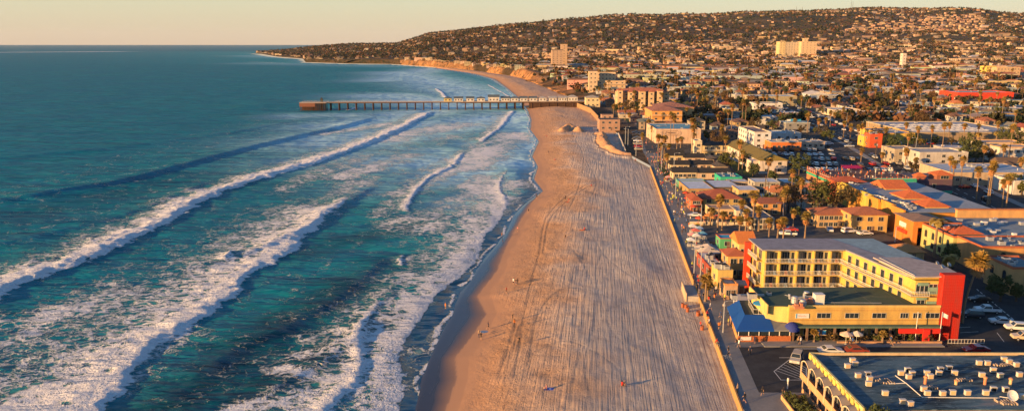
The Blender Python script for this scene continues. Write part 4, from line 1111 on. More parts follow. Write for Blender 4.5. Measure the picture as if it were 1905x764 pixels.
for x in (6.8, 12.3, 17.6, 22.5, 25): window(r, x, -.004, 4.55, 2.6 if x < 20 else 1.5, .95, 0, 2)
window(r, 28.0, -.004, 4.55, 2.6, .95, 0, 2)
for k in range(11): MB().box(.6+k*2.7, 1.0+k*2.7, -.9, -.6, 0, 2.9).build('post', M['paint'], r, (.16,.10,.07))
for k in range(10): window(r, 2.2+k*2.7, 2.19, .3, 1.9, 2.1, 0, 1)
s = MB().box(-1.3, 1.3, -.12, 0, 0, .95).build('sign_board', M['white'], r); s.location = (2.6, -.01, 4.5)
k = MB(); q = random.Random(3)
pts = [(-.8+i*.11, -.13, .45+.13*math.sin(i*1.9)+.05*math.sin(i*.8)) for i in range(15)]
k.tube(pts, .028, 4).build('script_lettering', M['paint'], s, (.6,.05,.03))
MB().box(-1.28, -1.0, -.135, -.121, .03, .92).build('blue_edge', M['paint'], s, (.12,.30,.50))
s = MB().box(-.85, .85, -.1, 0, 0, .85).build('blue_sign', M['paint'], r, (.05,.32,.55)); s.location = (6.3, -.7, 1.4)
MB().box(-.95, .95, -.08, .0, -.08, 0).box(-.95, .95, -.08, 0, .85, .93).build('sign_frame', M['white'], s)
# barrel shaped blue entrance awning
b = MB(); n = 10
for i in range(n):
    for j in range(5):
        A0, A1 = PI*i/n, PI*(i+1)/n; B0, B1 = PI/2*j/5, PI/2*(j+1)/5
        f = lambda A, B: (1.5*math.cos(A)*math.cos(B), -1.5*math.sin(B)*1.2, 1.5*math.sin(A)*math.cos(B))
        b.add([f(A0,B0), f(A1,B0), f(A1,B1), f(A0,B1)], [(0,1,2,3)])
b.build('dome_awning', M['cloth'], r, (.035,.05,.22), loc=(.6,-.2,2.3))
MB().box(21, 29, -1.6, -1.3, 1.9, 2.9).build('red_fascia', M['paint'], r, (.55,.03,.02)); MB().box(25.6, 26.9, -1.9, -1.61, -.1, 2.8).build('red_pillar', M['paint'], r, (.55,.03,.02))
b = MB().box(9, 29.3, -2.1, -1.9, -.1, .5); b.build('planter_wall', M['stucco'], r, (.48,.27,.15))
r_info[r.name] = (12, 9, 6.75)
for (xa, ya_, xb, yb2) in ((2,2,2,10),(9.5,1.5,9.5,10),(17,1.2,17,10),(23,2,23,9.5),(1,6.2,28,6.2)): MB().box(xa-.05, max(xb, xa)+.05, ya_, max(yb2, ya_+.1), 6.831, 6.85).build('roof_seam', M['flat'], r, (.14,.15,.12))
for i, (px, py, kk) in enumerate([(1500,553,0),(1503,563,1),(1485,572,1),(1478,562,0),(1522,563,2),(1493,568,0)]):
    x, y = G(px, py, 9.9); x -= 54; y -= 148
    if kk == 0: MB().lathe([(.7,0),(.7,.9),(.55,1.0),(.55,1.3),(.1,1.35)], 12).build('roof_ventilator', M['metal'], r, loc=(x,y,6.83))
    elif kk == 1: MB().box(-.9,.9,-.7,.7,0,.5).box(-.7,-.1,-.4,.4,.5,.9).box(.2,.7,-.5,.3,.5,1.1).build('roof_unit', M['paint'], r, (.45,.18,.10), loc=(x,y,6.83))
    else: MB().box(-.9,.9,-.8,.8,0,1.9).box(-.95,.95,-.85,.85,1.9,1.98).build('stair_hut', M['white'], r, loc=(x,y,6.83))
for (a, c) in (((1510,562),(1640,563)),((1460,548),(1520,566)),((1560,575-6),(1690,568))):
    p, q = G(*a, 9.95), G(*c, 9.95); MB().tube([(p[0]-54,p[1]-148,6.95),(q[0]-54,q[1]-148,6.95)], .06, 5).build('conduit', M['metal'], r)
# ---- corner restaurant with the blue awning
r = empty('corner_restaurant', (44, 147, 3), 0, 'corner restaurant with a bright blue wraparound awning, dark glass and orange picket fence', 'restaurant'); lm('the blue awning restaurant', 48, 150)
MB().prism([(2.5,3.8),(9.8,3.6),(9.8,13),(3.7,13)], -1, 3.9).build('wall', M['stucco'], r, (.40,.30,.16))
MB().prism([(2.2,3.6),(9.8,3.4),(9.8,13.2),(3.6,13.2)], 3.95, 4.1).build('roof', M['flat'], r, (.07,.09,.075))
b = MB(); b.add([(-.5,-.6,2.6),(6.8,-.6,2.6),(6.8,3.4,4.3),(2.2,3.6,4.3)], [(0,1,2,3)]).add([(-.5,-.6,2.6),(2.2,3.6,4.3),(3.6,12.8,4.3),(1.2,12.8,2.8)], [(0,1,2,3)]).add([(-.5,-.6,2.3),(6.8,-.6,2.3),(6.8,-.6,2.6),(-.5,-.6,2.6)], [(0,1,2,3)]).add([(1.2,12.8,2.5),(-.5,-.6,2.3),(-.5,-.6,2.6),(1.2,12.8,2.8)], [(0,1,2,3)])
b.build('blue_awning', M['cloth'], r, (.012,.075,.30))
MB().add([(6.82,-.6,2.6),(10.6,-.6,2.6),(10.6,3.4,3.6),(6.82,3.4,4.2)], [(0,1,2,3)]).box(6.82,10.6,-.6,-.5,2.35,2.598).build('grey_awning', M['cloth'], r, (.22,.22,.21))
MB().box(.2, 10.2, .3, .34, 1.2, 2.5).build('window_band', M['glass'], r)
for k in range(6): MB().box(.1+k*2, .22+k*2, .15, .29, 0, 2.5).build('post', M['white'], r)
b = MB()
for k in range(44): b.box(.05+k*.235, .24+k*.235, 0, .06+.02*(k%3), 0, 1.15+.03*(k%4))
b.build('picket_fence', M['paint'], r, (.46,.15,.055))
b = MB()
for k in range(60): t = k/60; b.box(-.02+t*1.9, .06+t*1.9, .1+t*12.5, .27+t*12.5, 0, 1.15)
b.build('side_fence', M['paint'], r, (.55,.27,.10))
MB().box(.5, 2.6, -.09, -.004, .35, 1.05).build('menu_board', M['white'], r)
MB().prism([(3.9,13.3),(9.3,13.3),(9.6,20.5),(4.6,20.5)], 2.95, 3.1).build('pergola_roof', M['cloth'], r, (.62,.52,.42))
for x, y in ((4,13.4),(9.2,13.4),(4.7,20.3),(9.4,20.3),(6.6,13.4)): MB().box(x-.08,x+.08,y-.08,y+.08,0,2.948).build('post', M['white'], r)
rail(r, (4.2,4.2), (4.9,10.5), 4.1, 1.1, .8); rail(r, (4.2,4.2), (8.6,4.0), 4.1, 1.1, .8)
def umbrella(x, y, z, col, look, cname, R0=1.5, fold=False, H=2.5):
    r = empty('patio_umbrella', (x, y, z)); MB().tube([(0,0,0),(0,0,H)], .035, 6).build('pole', M['white'], r); MB().lathe([(.3,0),(.3,.08),(0,.1)], 10).build('base', M['metal'], r)
    if fold: MB().lathe([(.04,H+.1),(.16,H-.2),(.24,H-1.2),(.12,H-1.35)], 8).build('canopy', M['cloth'], r, col)
    else:
        b = MB(); n = 8
        for k in range(n):
            a, c = 2*PI*k/n, 2*PI*(k+1)/n
            b.add([(0,0,H+.1),(R0*math.cos(a),R0*math.sin(a),H-.5),(R0*math.cos(c),R0*math.sin(c),H-.5),(R0*math.cos(a),R0*math.sin(a),H-.68),(R0*math.cos(c),R0*math.sin(c),H-.68)], [(0,1,2),(1,3,4,2)])
        b.build('canopy', M['cloth'], r, col)
    return pend(r, look, 'umbrella', 'patio umbrellas')
umbrella(50, 153.6, 7.1, (.03,.20,.45), 'open blue umbrella on a roof terrace', '', 1.4, H=2.1)
umbrella(64.5, 145.6, 3.13, (.62,.46,.36), 'pale pink umbrella on the pavement', '', 1.3); umbrella(66.6, 145.8, 3.13, (.55,.50,.42), 'cream umbrella on the pavement', '', 1.2)
for k, (px, py, H) in enumerate([(1702,636,6.2),(1747,636,6.2)]):
    x, y = G(px, py, 3.1); r = empty('flagpole', (x, y, 3.1), 0, ['white flagpole without a flag in front of the yellow hotel','white flagpole flying a pale flag in front of the red wall'][k], 'flagpole')
    MB().tube([(0,0,0),(0,0,H)], [.09,.05], 8).build('pole', M['white'], r); MB().lathe([(.4,0),(.35,.35),(0,.4)], 10).build('base', M['stucco'], r, (.5,.3,.15))
    if k:
        b = MB(); b.add([(.05+i*.22, .12*math.sin(i*1.1), H-.15-.1*i-c*.8) for c in (0,1) for i in range(6)], [(i,i+1,i+7,i+6) for i in range(5)]); b.build('flag', M['cloth'], r, (.6,.6,.6))
r = empty('guard_rail', (84.5,146,3), 0, 'grey railing along the pavement edge right of the red wall', 'railing'); rail(r, (0,0), (7,0), 0, .9, .6)
lm('the tall red wall', 85.5, 148)

# ---- low building row on the boardwalk left of the hotel
r = bld('beach_house', 'small ochre two storey house with a steep orange gable roof beside the yellow hotel', 'house', 1372,1401, 513, 452, 7, (.60,.42,.16), (.62,.20,.05), 'gx', 2, 2, 2, 2.2, short='the orange gabled house')
r = bld('beach_house', 'ochre annex with a low rust red roof in front of the orange gabled house', 'house', 1352,1390, 517, 475, 6, (.60,.36,.14), (.42,.13,.07), 'hip', 2, 2, 1, 1.1)
bld('snack_shop', 'red fronted snack shop with a long white corrugated roof on the boardwalk', 'shop', 1320,1347, 520, 497, 14, (.32,.06,.04), (.55,.52,.50), 'flat', 1, 2, 3, parapet=.12, short='the snack shop')
bld('rental_shop', 'ochre rental shop with a pale ribbed awning roof beside the boardwalk', 'shop', 1334,1362, 537, 503, 6, (.58,.42,.14), (.50,.48,.44), 'flat', 1, 1, 1, parapet=.12)
bld('food_kiosk', 'orange and white striped food kiosk beside the boardwalk', 'kiosk', 1347,1371, 557, 531, 4.5, (.55,.34,.20), (.62,.50,.38), 'flat', 1, 2, 1, parapet=.5, band=(.62,.28,.10))
bld('storage_shed', 'small pale grey storage shed next to the striped kiosk', 'shed', 1372,1384, 549, 530, 3, (.40,.40,.38), (.35,.36,.36), 'gx', 1, 0, 0, .6)
bld('gift_shop', 'low gift shop with a pale tent shaped roof at the boardwalk corner', 'shop', 1305,1340, 488, 472, 7, (.40,.26,.16), (.52,.44,.38), 'hip', 1, 2, 2, 1.4, roofmat='flat')
bld('painted_shack', 'small turquoise and green shack with red side wall behind the gift shop', 'shack', 1339,1366, 462, 444, 5, (.08,.36,.16), (.05,.38,.52), 'flat', 1, 1, 1, parapet=.2, band=(.5,.1,.05))
bld('storage_hut', 'dark flat roofed hut behind the white roofed snack shop', 'hut', 1350,1368, 500, 484, 7, (.10,.09,.08), (.06,.06,.06), 'flat', 1, 0, 0)
bld('courtyard_hut', 'small ochre hut with an orange hip roof behind the hotel roof', 'hut', 1672,1718, 486, 474, 7, (.62,.40,.18), (.62,.27,.09), 'hip', 1, 1, 1, 1.5)

# ---- motel in the near right corner
r = empty('arcade_motel', (49.4, 104, 3), 0, 'two storey motel with a dark tar roof full of air conditioners and orange arched balconies', 'motel'); lm('the arcade motel', 75, 112)
OCC.append((40,150,90,126))
MB().box(.0, 92, 0, 20.3, -1, 6.4).build('wall', M['stucco'], r, (.60,.36,.20))
def tarmat():
    m, nt, b = newmat('tar_roof'); P = pos(nt)
    n1 = noise(nt, .12, 5, .6, scaled(nt, P, (.5,1.6,1)), .6); n2 = noise(nt, .8, 8, .75, scaled(nt, P, (.35,2.2,1)), .9); n3 = noise(nt, 2.2, 6, .75, scaled(nt, P, (.5,1.5,1)))
    c = mixc(nt, mapr(nt, n1, .40, .62), (.010,.024,.034), (.075,.135,.165)); c = mixc(nt, mapr(nt, n2, .50, .62), c, (.12,.18,.20)); c = mixc(nt, mapr(nt, n1, .62, .72), c, (.30,.22,.19))
    c = mixc(nt, mapr(nt, n3, .60, .66), c, (.34,.36,.36)); c = mixc(nt, mapr(nt, n3, .42, .30), c, (.008,.014,.02))
    L(nt, c, b.inputs['Base Color']); setp(b, .75, .3); bump(nt, b, n2, .4, .1); return m
ro = MB().box(.2, 91.8, .2, 20.1, 6.4, 6.55).build('roof', [tarmat()], r)
MB().box(-.15, .2, -.1, 20.4, 6.402, 6.95).box(.2, 92, 20.1, 20.4, 6.402, 6.95).build('parapet', M['stucco'], ro, (.55,.50,.22))
MB().box(.3, 92, 20.0, 20.09, 6.56, 6.98).build('coping', M['stucco'], ro, (.62,.45,.25))
sc_ = MB()
q = random.Random(5)
for k in range(12):   # brown scalloped frieze under the eave
    y0 = 1.0+k*1.65
    sc_.box(-.32, -.155, y0, y0+1.0, 6.0, 6.85)
sc_.build('frieze', M['stucco'], r, (.66,.52,.12))
nb = 6; bw = 20/nb
for k in range(nb):
    ya = 20.2-k*bw; yb_ = ya-bw
    n = 8; ex = lambda t: -1.15-.35*math.sin(PI*t)
    # curved eyebrow canopy, arch edge and fins
    b = MB()
    for j in range(n):
        t0, t1 = j/n, (j+1)/n; z0_, z1_ = 5.35+.75*math.sin(PI*t0), 5.35+.75*math.sin(PI*t1)
        yy0, yy1 = ya-bw*t0, ya-bw*t1
        b.add([(-.15,yy0,z0_+.15),(-.15,yy1,z1_+.15),(-1.45,yy1,z1_),(-1.45,yy0,z0_)], [(0,1,2,3)]).add([(-.15,yy0,z0_+.05),(-.15,yy1,z1_+.05),(-1.42,yy1,z1_-.1),(-1.42,yy0,z0_-.1)], [(3,2,1,0)])
    b.build('arched_canopy', M['flat'], r, (.22,.20,.20))
    b = MB()
    for j in range(n):
        t0, t1 = j/n, (j+1)/n; z0_, z1_ = 5.35+.75*math.sin(PI*t0), 5.35+.75*math.sin(PI*t1)
        b.add([(-1.47,ya-bw*t0,z0_+.04),(-1.47,ya-bw*t1,z1_+.04),(-1.47,ya-bw*t1,z1_-.16),(-1.47,ya-bw*t0,z0_-.16)], [(0,3,2,1)])
    b.box(-1.5, -1.3, ya-.12, ya+.02, 2.6, 5.4).box(-1.5, -1.3, yb_-.02, yb_+.12, 2.6, 5.4)
    b.build('arch_trim', M['stucco'], r, (.66,.52,.36))
    s = MB().box(-1.48, -.004, yb_+.13, ya-.13, 2.6, 2.8).build('balcony', M['stucco'], r, (.58,.33,.16))
    MB().box(-1.47, -1.38, yb_+.13, ya-.13, 2.801, 3.75).build('balcony_front', M['stucco'], s, (.58,.33,.16))
    MB().box(-.006, -.002, 0, 1, 0, 1).build('shade_wall', M['stucco'], s, (.3,.2,.15), loc=(0,yb_+1,3.2))
    window(r, -.006, (ya+yb_)/2, 2.95, 2.0, 1.9, -PI/2, 1)
    window(r, -.006, (ya+yb_)/2, .3, 2.0, 1.9, -PI/2, 1)
    MB().box(-1.1, -.95, ya-.2, ya-.05, -1, 2.598).build('column', M['stucco'], r, (.60,.42,.26))
    MB().box(-1.12, -1.03, yb_+.1, ya-.22, 0, .85).build('patio_wall', M['stucco'], r, (.58,.33,.16))
u2 = lambda u, v: (1440+u/4.097, 640+v/4.097)
ac = [(597,138),(617,165),(558,182),(639,255),(712,245),(727,280),(719,318),(966,236),(1016,212),(1051,240),(1025,264),(1163,235),(1189,262),(1255,235),(1266,208),(1332,198),(1374,235),(845,390),(977,455),(1037,472),(1139,358),(1167,390),(1283,392),(1358,385),(1472,387),(1611,387),(1670,360),(1761,362),(1582,250),(1668,212),(1722,255),(1868,248),(1561,158),(1845,172),(1890,418),(1625,160),(1750,130),(1790,150)]
dark_ac = {4, 8, 14, 15, 26, 27}
for i, (u, v) in enumerate(ac):
    x, y = G(*u2(u, v), 9.55); d = i in dark_ac
    r = empty('air_conditioner', (x, y, 9.55), q.uniform(-.12, .12))
    MB().box(-.40,.40,-.24,.24,.08,.76).box(-.45,.45,-.28,.28,.76,.81).build('casing', M['paint'], r, (.52,.48,.43))
    MB().box(-.32,.32,-.252,-.244,.15,.70).build('grille', M['dark'] if d else M['paint'], r, (.60,.40,.20))
    MB().box(-.38,-.30,-.2,.2,0,.078).box(.30,.38,-.2,.2,0,.078).build('feet', M['dark'], r)
    pend(r, ('white air conditioner with black grille' if d else 'white air conditioner with tan grille'), 'air conditioner', 'air conditioners on the tar roof')
for i, (u, v) in enumerate([(1151,300),(1606,305),(1799,315),(1386,305)]):
    x, y = G(*u2(u, v), 9.55); r = empty('roof_vent', (x, y, 9.55))
    MB().lathe([(.22,0),(.22,1.0 if i < 3 else .5)], 10).build('pipe', M['paint'], r, (.50,.20,.10) if i < 2 else (.6,.4,.2)); MB().lathe([(.30,0),(.30,.22),(0,.34)], 10).build('cap', M['paint'], r, (.55,.25,.12), loc=(0,0,1.0 if i < 3 else .5))
    pend(r, 'orange brown roof vent pipe' if i < 2 else 'yellow roof vent pipe', 'vent', 'vent pipes on the tar roof')
x, y = G(*u2(1805,430), 9.55); r = empty('satellite_dish', (x, y, 9.55)); MB().tube([(0,0,0),(0,0,.8)], .05, 6).build('mast', M['metal'], r)
o = MB().lathe([(0,0),(.4,.08),(.75,.25),(.8,.3),(.72,.28),(.38,.1),(0,.03)], 16).build('reflector', M['white'], r, loc=(0,0,.8)); o.rotation_euler = (rad(60),0,0)
tag(r, 'white satellite dish at the near right of the tar roof', 'satellite dish'); lm('the tar roof dish', x, y); lm('the arched motel front', 50, 116)
for k, (a, c) in enumerate([((925,235),(1010,295)),((1010,295),(1130,400)),((1130,400),(1720,405)),((880,297),(1010,292)),((1720,395),(1860,415))]):
    p, qq = G(*u2(*a), 9.7), G(*u2(*c), 9.7); MB().tube([(p[0]-49.4,p[1]-104,6.66),(qq[0]-49.4,qq[1]-104,6.66)], .07, 5).build('pipe_run', M['white'], ro)
for k, (u, v) in enumerate([(1745,430),(1790,450),(1720,155),(1835,155),(860,290),(818,270),(1450,270),(1185,328)]):
    x, y = G(*u2(u, v), 9.6)
    b = MB(); 
    b.box(-1.2,1.2,-.1,.1,0,.16)
    for j in range(6): a = -1.1+j*.4; b.box(a, a+.10, -.4-.2*q.random(), .3*q.random()+.1, .0, .2+.1*q.random())
    pend(b.build('scrap_ducting', M['pale_wood'], None, loc=(x, y, 9.56)), 'heap of loose grey ducting', 'ducting', 'loose ducting on the tar roof')
# planter, post, stair wall by the motel corner
r = empty('planter', (46.2, 119, 3), 0, 'raised planter with an orange wall at the corner of the arcade motel', 'planter'); MB().box(-2.2,-2,-8,2.5,-.1,.75).box(-2,1.5,2.3,2.5,-.1,.75).build('curb', M['stucco'], r, (.6,.36,.16)); MB().box(-2,1.5,-8,2.3,-.1,.45).build('soil', M['bark'], r)

# ---- shopping complex behind the alley
r = empty('market_hall', (118, 234.5, 3), 0, 'long market hall with a zigzag yellow and orange west wall and a flat grey roof', 'market hall'); lm('the market hall', 134, 262); OCC += [(112,172,228,335)]
segs = [(0,0,8,(.56,.24,.04)),(8,1.0,9,(.60,.29,.05)),(17,0,7,(.58,.26,.045)),(24,1.2,9,(.50,.38,.08)),(33,.4,9,(.58,.28,.05)),(42,1.4,12,(.50,.37,.07))]
for k, (y0, xo, l, c) in enumerate(segs):
    MB().box(xo, 30, y0+.003, y0+l, -1, 6.9-.0*k).box(xo-.25, xo+.35, y0-.15, y0+l+.1, 6.902, 7.9).build('wall', M['stucco'], r, c)
ro = MB().box(1.8, 30, .5, 53.5, 7.02, 7.1).build('roof', M['flat'], r, (.30,.34,.38))
MB().box(-.35, 8, 54.1, 57.5, -1, 7.6).build('corner_block', M['stucco'], r, (.45,.10,.04)); MB().hip(-.35, 10, 50, 57.5, 7.9, 1.4, .5, 0).build('corner_roof', M['tile'], r, (.40,.10,.05))
r_info[r.name] = (15, 53, 7.05)
q = random.Random(8)
for k in range(46):
    t = q.random(); x = 3.5+q.gauss(0,.9)+2*math.sin(t*9); y = 2+t*50
    s = q.uniform(.3,.7); MB().box(-s,s,-s*.8,s*.8,0,s*1.3).box(-s*.5,s*.5,-s*.5,s*.5,s*1.3,s*1.5,1).build('roof_unit', [M['metal'] if k%3 else M['white'], M['dark']], r, loc=(x,y,7.1))
def tilehat(px0, px1, pyb, dep, rh, name='orange tiled roof pavilion', gable=None, zb=10.1):
    x0, y0 = G(px0, pyb, zb); x1, _ = G(px1, pyb, zb)
    rr = MB().box(x0, x1, y0, y0+dep, zb-.3, zb+.5).build('pavilion_wall', M['stucco'], mh, (.60,.38,.14), loc=(-118,-234.5,-3))
    MB().hip(x0, x1, y0, y0+dep, zb+.52, rh, .5, 0, gable).build('pavilion_roof', M['tile'], mh, (.58,.15,.05), loc=(-118,-234.5,-3))
mh = r
tilehat(1648,1690,353,11,2.2,gable='x'); tilehat(1682,1728,371,9,2.0); tilehat(1722,1765,387,8,1.8)
# rooftop terrace bar
r = empty('rooftop_bar', (119.5, 293, 3), 0, 'crowded rooftop terrace bar with teal and red bands beyond the market hall', 'bar'); lm('the rooftop bar', 134, 303)
MB().box(0, 31, 0, 26, -1, 6.6).build('wall', M['stucco'], r, (.50,.20,.08))
fl_ = MB().box(.3, 30.7, .3, 25.7, 6.6, 6.75).build('terrace_floor', M['flat'], r, (.20,.10,.08))
MB().box(14, 31.2, -.25, -.004, 5.2, 7.6).box(26, 31.2, -.5, -.26, 5.0, 7.2).build('teal_band', M['stucco'], r, (.02,.34,.22))
MB().box(-.2, -.004, 0, 26, 5.4, 6.3).build('teal_band', M['stucco'], r, (.03,.33,.2)); MB().box(-.25, 14, -.2, -.004, 5.6, 6.8).build('orange_band', M['stucco'], r, (.62,.24,.06))
b = MB()
for k in range(14): b.box(-.15, .1, .2+k*1.95, .45+k*1.95, 6.3, 8.4)
for k in range(16): b.box(.1+k*2, .35+k*2, -.12, .1, 6.8, 8.2)
b.build('posts', M['stucco'], r, (.55,.20,.10)); MB().box(-.1,0,.1,25.9,7.5,7.6).box(.1,31,-.05,.05,7.6,7.7).build('railing', M['white'], r)
MB().add([(10,14,9.2),(17,14,9.2),(17,18,9.9),(10,18,9.9)], [(0,1,2,3)]).build('magenta_awning', M['cloth'], r, (.42,.02,.10))
for k in range(10): MB().lathe([(.5,.72),(.5,.76),(.06,.76),(.06,0)], 10).build('table', M['wood'], r, loc=(2+q.uniform(0,27), 2+q.uniform(0,21), 6.75))
for k, (px, py, c, fo) in enumerate([(1565,322,(.30,.07,.05),1),(1583,320,(.34,.08,.05),1),(1628,330,(.6,.5,.42),1),(1658,326,(.6,.45,.35),1),(1669,322,(.62,.55,.45),1),(1600,322,(.3,.08,.05),0),(1645,322,(.35,.1,.06),0)]):
    x, y = G(px, py, 9.75); umbrella(min(max(x,121),149), min(max(y,295),317), 9.75, c, ('closed dark red umbrella' if c[1] < .12 else 'closed cream umbrella') if fo else 'open dark red umbrella', '', 1.6, bool(fo), 3.2)
r = empty('corner_cantina', (152.5, 296, 3), 0, 'dark purple two storey cantina with orange tiled towers and a teal ground floor band', 'restaurant'); lm('the purple cantina', 158, 300)
MB().box(0, 13.5, 0, 16, -1, 6.6).build('wall', M['stucco'], r, (.10,.06,.09)); MB().box(3, 13.7, -.3, -.004, 1.4, 2.5).build('teal_band', M['stucco'], r, (.02,.30,.22)); MB().box(6,9,-.35,-.304,1.5,2.3).build('sign_board', M['paint'], r, (.55,.50,.05))
MB().box(.2,13.3,.2,15.8,6.6,6.7).build('roof', M['flat'], r, (.16,.12,.13)); winrow(r, (0,0), (9,0), 3.4, 2, 1.2, 1.7, mull=0); winrow(r, (0,14), (0,0), 3.4, 2, 1.2, 1.7)
MB().box(7.6, 13.6, .3, 6.3, 6.7, 8.4).box(-.1,3.4,.2,3.2,6.7,8).build('tower_wall', M['stucco'], r, (.30,.10,.06)); MB().hip(7.6,13.6,.3,6.3,8.42,1.5,.5).hip(-.1,3.4,.2,3.2,8.02,1.2,.3).build('tower_roof', M['tile'], r, (.60,.16,.05)); window(r, 10.6,.29,6.9,3,1.2,0,2)
# orange gateway and arched blocks
r = empty('gateway_building', (115, 222.5, 3), 0, 'orange gateway building with a deep open passage and red balcony beside the alley', 'building'); lm('the orange gateway', 119, 223)
MB().box(0,1.4,0,11,-1,7.2).box(7.2,8.6,0,3,-1,7.2).box(1.402,7.198,0,1.2,5.2,7.2).box(1.402,8.6,8,11,-1,7.2).build('wall', M['stucco'], r, (.55,.19,.035))
ro = MB().hip(0,9,0,11,7.22,.8,.5).build('roof', M['flat'], r, (.26,.17,.13)); MB().box(1.4,7.2,1.3,7.9,2.6,2.8).build('passage_floor', M['stucco'], r, (.20,.06,.04))
MB().box(1.4,7.2,1.2,1.35,2.8,3.9).box(-.5,-.004,3,9,2.6,3.6).build('red_balcony', M['paint'], r, (.5,.05,.02)); MB().box(-.12,-.004,4,8,4.2,5.6).build('poster_board', M['white'], r)
def arched_block(name, label, x, y, wd, dp, h, c, rc, na, short=None):
    r = empty(name, (x, y, 3), 0, label, 'building'); OCC.append((x-1,x+wd+1,y-1,y+dp+1))
    MB().box(0,wd,0,dp,-1,h).build('wall', M['stucco'], r, c); ro = MB().box(.3,wd-.3,.3,dp-.3,h,h+.08).build('roof', M['flat'], r, rc)
    MB().box(-.15,.3,-.15,dp+.15,h+.002,h+.5).box(.3,wd+.15,-.15,.3,h+.002,h+.5).box(.3,wd+.15,dp-.3,dp+.15,h+.002,h+.5).build('parapet', M['stucco'], ro, (.40,.11,.05))
    winrow(r, (0,dp-.5), (0,.5), h*.52, na, 1.3, 2.0, arch=True, frame='dark'); winrow(r, (0,dp-.5), (0,.5), .8, na, 1.3, 1.4, frame='dark')
    winrow(r, (1.5,0), (wd-1,0), h*.52, max(1,int(wd/8)), 1.3, 2.0, arch=True, frame='dark')
    r_info[r.name] = (wd/2, dp, h); 
    if short: lm(short, x+wd/2, y+dp/2)
    return r
a1 = arched_block('courtyard_shops', 'yellow green shop block with arched windows along the alley', 117.5, 206, 11, 16.4, 6.3, (.44,.42,.16), (.28,.32,.34), 4, 'the arched shops')
a2 = arched_block('courtyard_shops', 'tan shop block with a plain shaded front between two arched blocks', 118.5, 194.5, 26, 11.4, 6.5, (.52,.27,.10), (.20,.26,.30), 0)
a3 = arched_block('courtyard_shops', 'tan shop block with two arched windows at the right edge of the alley', 114.8, 176, 7.6, 10.5, 6.3, (.52,.30,.12), (.15,.22,.25), 2, 'the tan arched block')
a4 = arched_block('courtyard_shops', 'olive yellow shop block beside the tan arched block at the right edge', 122.6, 177, 26, 10.5, 6.0, (.42,.36,.10), (.15,.22,.25), 0)
for a_, n_ in ((a1,10),(a2,18),(a3,8),(a4,18)):
    W2, D, h = r_info[a_.name]; q = random.Random(n_)
    for k in range(n_):
        s = q.uniform(.3,.8); MB().box(-s,s,-s,s*.6,0,s*1.2).box(-s*.6,s*.6,-s*.5,s*.3,s*1.2,s*1.35,1).build('roof_unit', [M['metal'], M['dark']], a_, loc=(q.uniform(1,W2*2-1), q.uniform(1,D-1), h+.09))
MB().hip(2,9,3,10,6.8,1.6,.5).build('tiled_lantern', M['tile'], a1, (.55,.13,.05))
r = empty('plaza_arcade', (129, 207, 3), 0, 'orange brown arcade walls ringing a roof court above the arched shops', 'building'); OCC.append((128,176,205,240))
MB().box(0,34,12,27,-1,5.8).box(0,40,-.9,12,-1,5.6).build('wall', M['stucco'], r, (.50,.26,.10)); MB().box(.2,39.8,-.8,27,5.81,5.9).build('roof', M['flat'], r, (.22,.28,.32))
MB().box(4,33,25.6,26.8,5.9,8.2).box(31.6,33,6,25.59,5.9,8.2).build('frame_wall', M['stucco'], r, (.58,.33,.13)); MB().box(3.8,33.2,25.4,27,8.2,8.5).box(31.4,33.2,6,25.39,8.2,8.5).build('coping', M['tile'], r, (.5,.2,.08)); MB().box(18,33,5,6,5.9,7.2).build('low_parapet', M['stucco'], r, (.34,.07,.05))
MB().hip(22,33,-.5,4.5,6.4,1.7,.5).box(22,33,-.5,4.5,5.9,6.38).build('tiled_roof', M['tile'], r, (.58,.15,.05))
q = random.Random(41)
for k in range(34): s = q.uniform(.35,.8); MB().box(-s,s,-s,s*.6,0,s*1.1).build('roof_unit', [M['metal'] if k%2 else M['white']], r, loc=(q.uniform(1,30), q.uniform(0,24), 5.9))

# ---- everything else near the beach, surveyed front edge by front edge
B = bld
B('beachfront_house','two storey motel block with brown tiled roof and open gallery behind parked cars','motel',1520,1588,423,399,9,(.50,.32,.15),(.40,.14,.07),'hip',2,7,1,1.6,short='the brown tiled motel')
B('beachfront_house','ochre motel end block with brown tiled roof and outside stair','motel',1584,1649,433,399,9,(.56,.36,.12),(.40,.14,.07),'hip',2,3,1,1.7)
B('restaurant','ochre restaurant with brown tiled hip roofs in front of white roofs','restaurant',1308,1378,388,369,11,(.52,.36,.12),(.34,.10,.06),'hip',2,4,2,2.4,short='the hipped restaurant')
B('restaurant_patio','orange restaurant with a busy red patio on the boardwalk','restaurant',1286,1304,392,372,9,(.50,.14,.05),(.38,.10,.05),'hip',2,2,2,1.4)
B('guest_house','long beige building with a flat tan roof and low windows behind a patio wall','building',1322,1369,404,391,8,(.60,.42,.24),(.42,.27,.19),'flat',1,3,1,parapet=.2,short='the beige guest house')
B('guest_house','white fronted low building with a grey flat roof between palms','building',1369,1402,407,395,9,(.56,.50,.40),(.50,.46,.42),'flat',1,2,1,parapet=.2)
B('beach_cafe','cafe with a dark blue grey flat roof and white window bays','cafe',1396,1440,427,407,12,(.55,.47,.36),(.10,.12,.16),'flat',2,4,2,parapet=.2,short='the blue roofed cafe')
B('patio_wall_house','orange box house with a brown tiled shed roof','house',1412,1452,399,378,9,(.60,.30,.10),(.30,.11,.07),'gx',2,2,1,1.2)
B('white_roof_store','long low building with a bluish white flat roof and brown front','building',1280,1328,364,352,18,(.40,.24,.10),(.62,.66,.72),'flat',1,3,2,parapet=.15,short='the long white roof')
B('white_roof_store','dark fronted low building with a bluish white flat roof','building',1328,1378,361,350,16,(.10,.08,.07),(.58,.62,.68),'flat',1,3,0,parapet=.15)
B('white_roof_store','building with a small white roof above a rust red tiled skirt','building',1374,1412,369,354,10,(.52,.36,.16),(.60,.62,.66),'flat',1,2,1,parapet=.15)
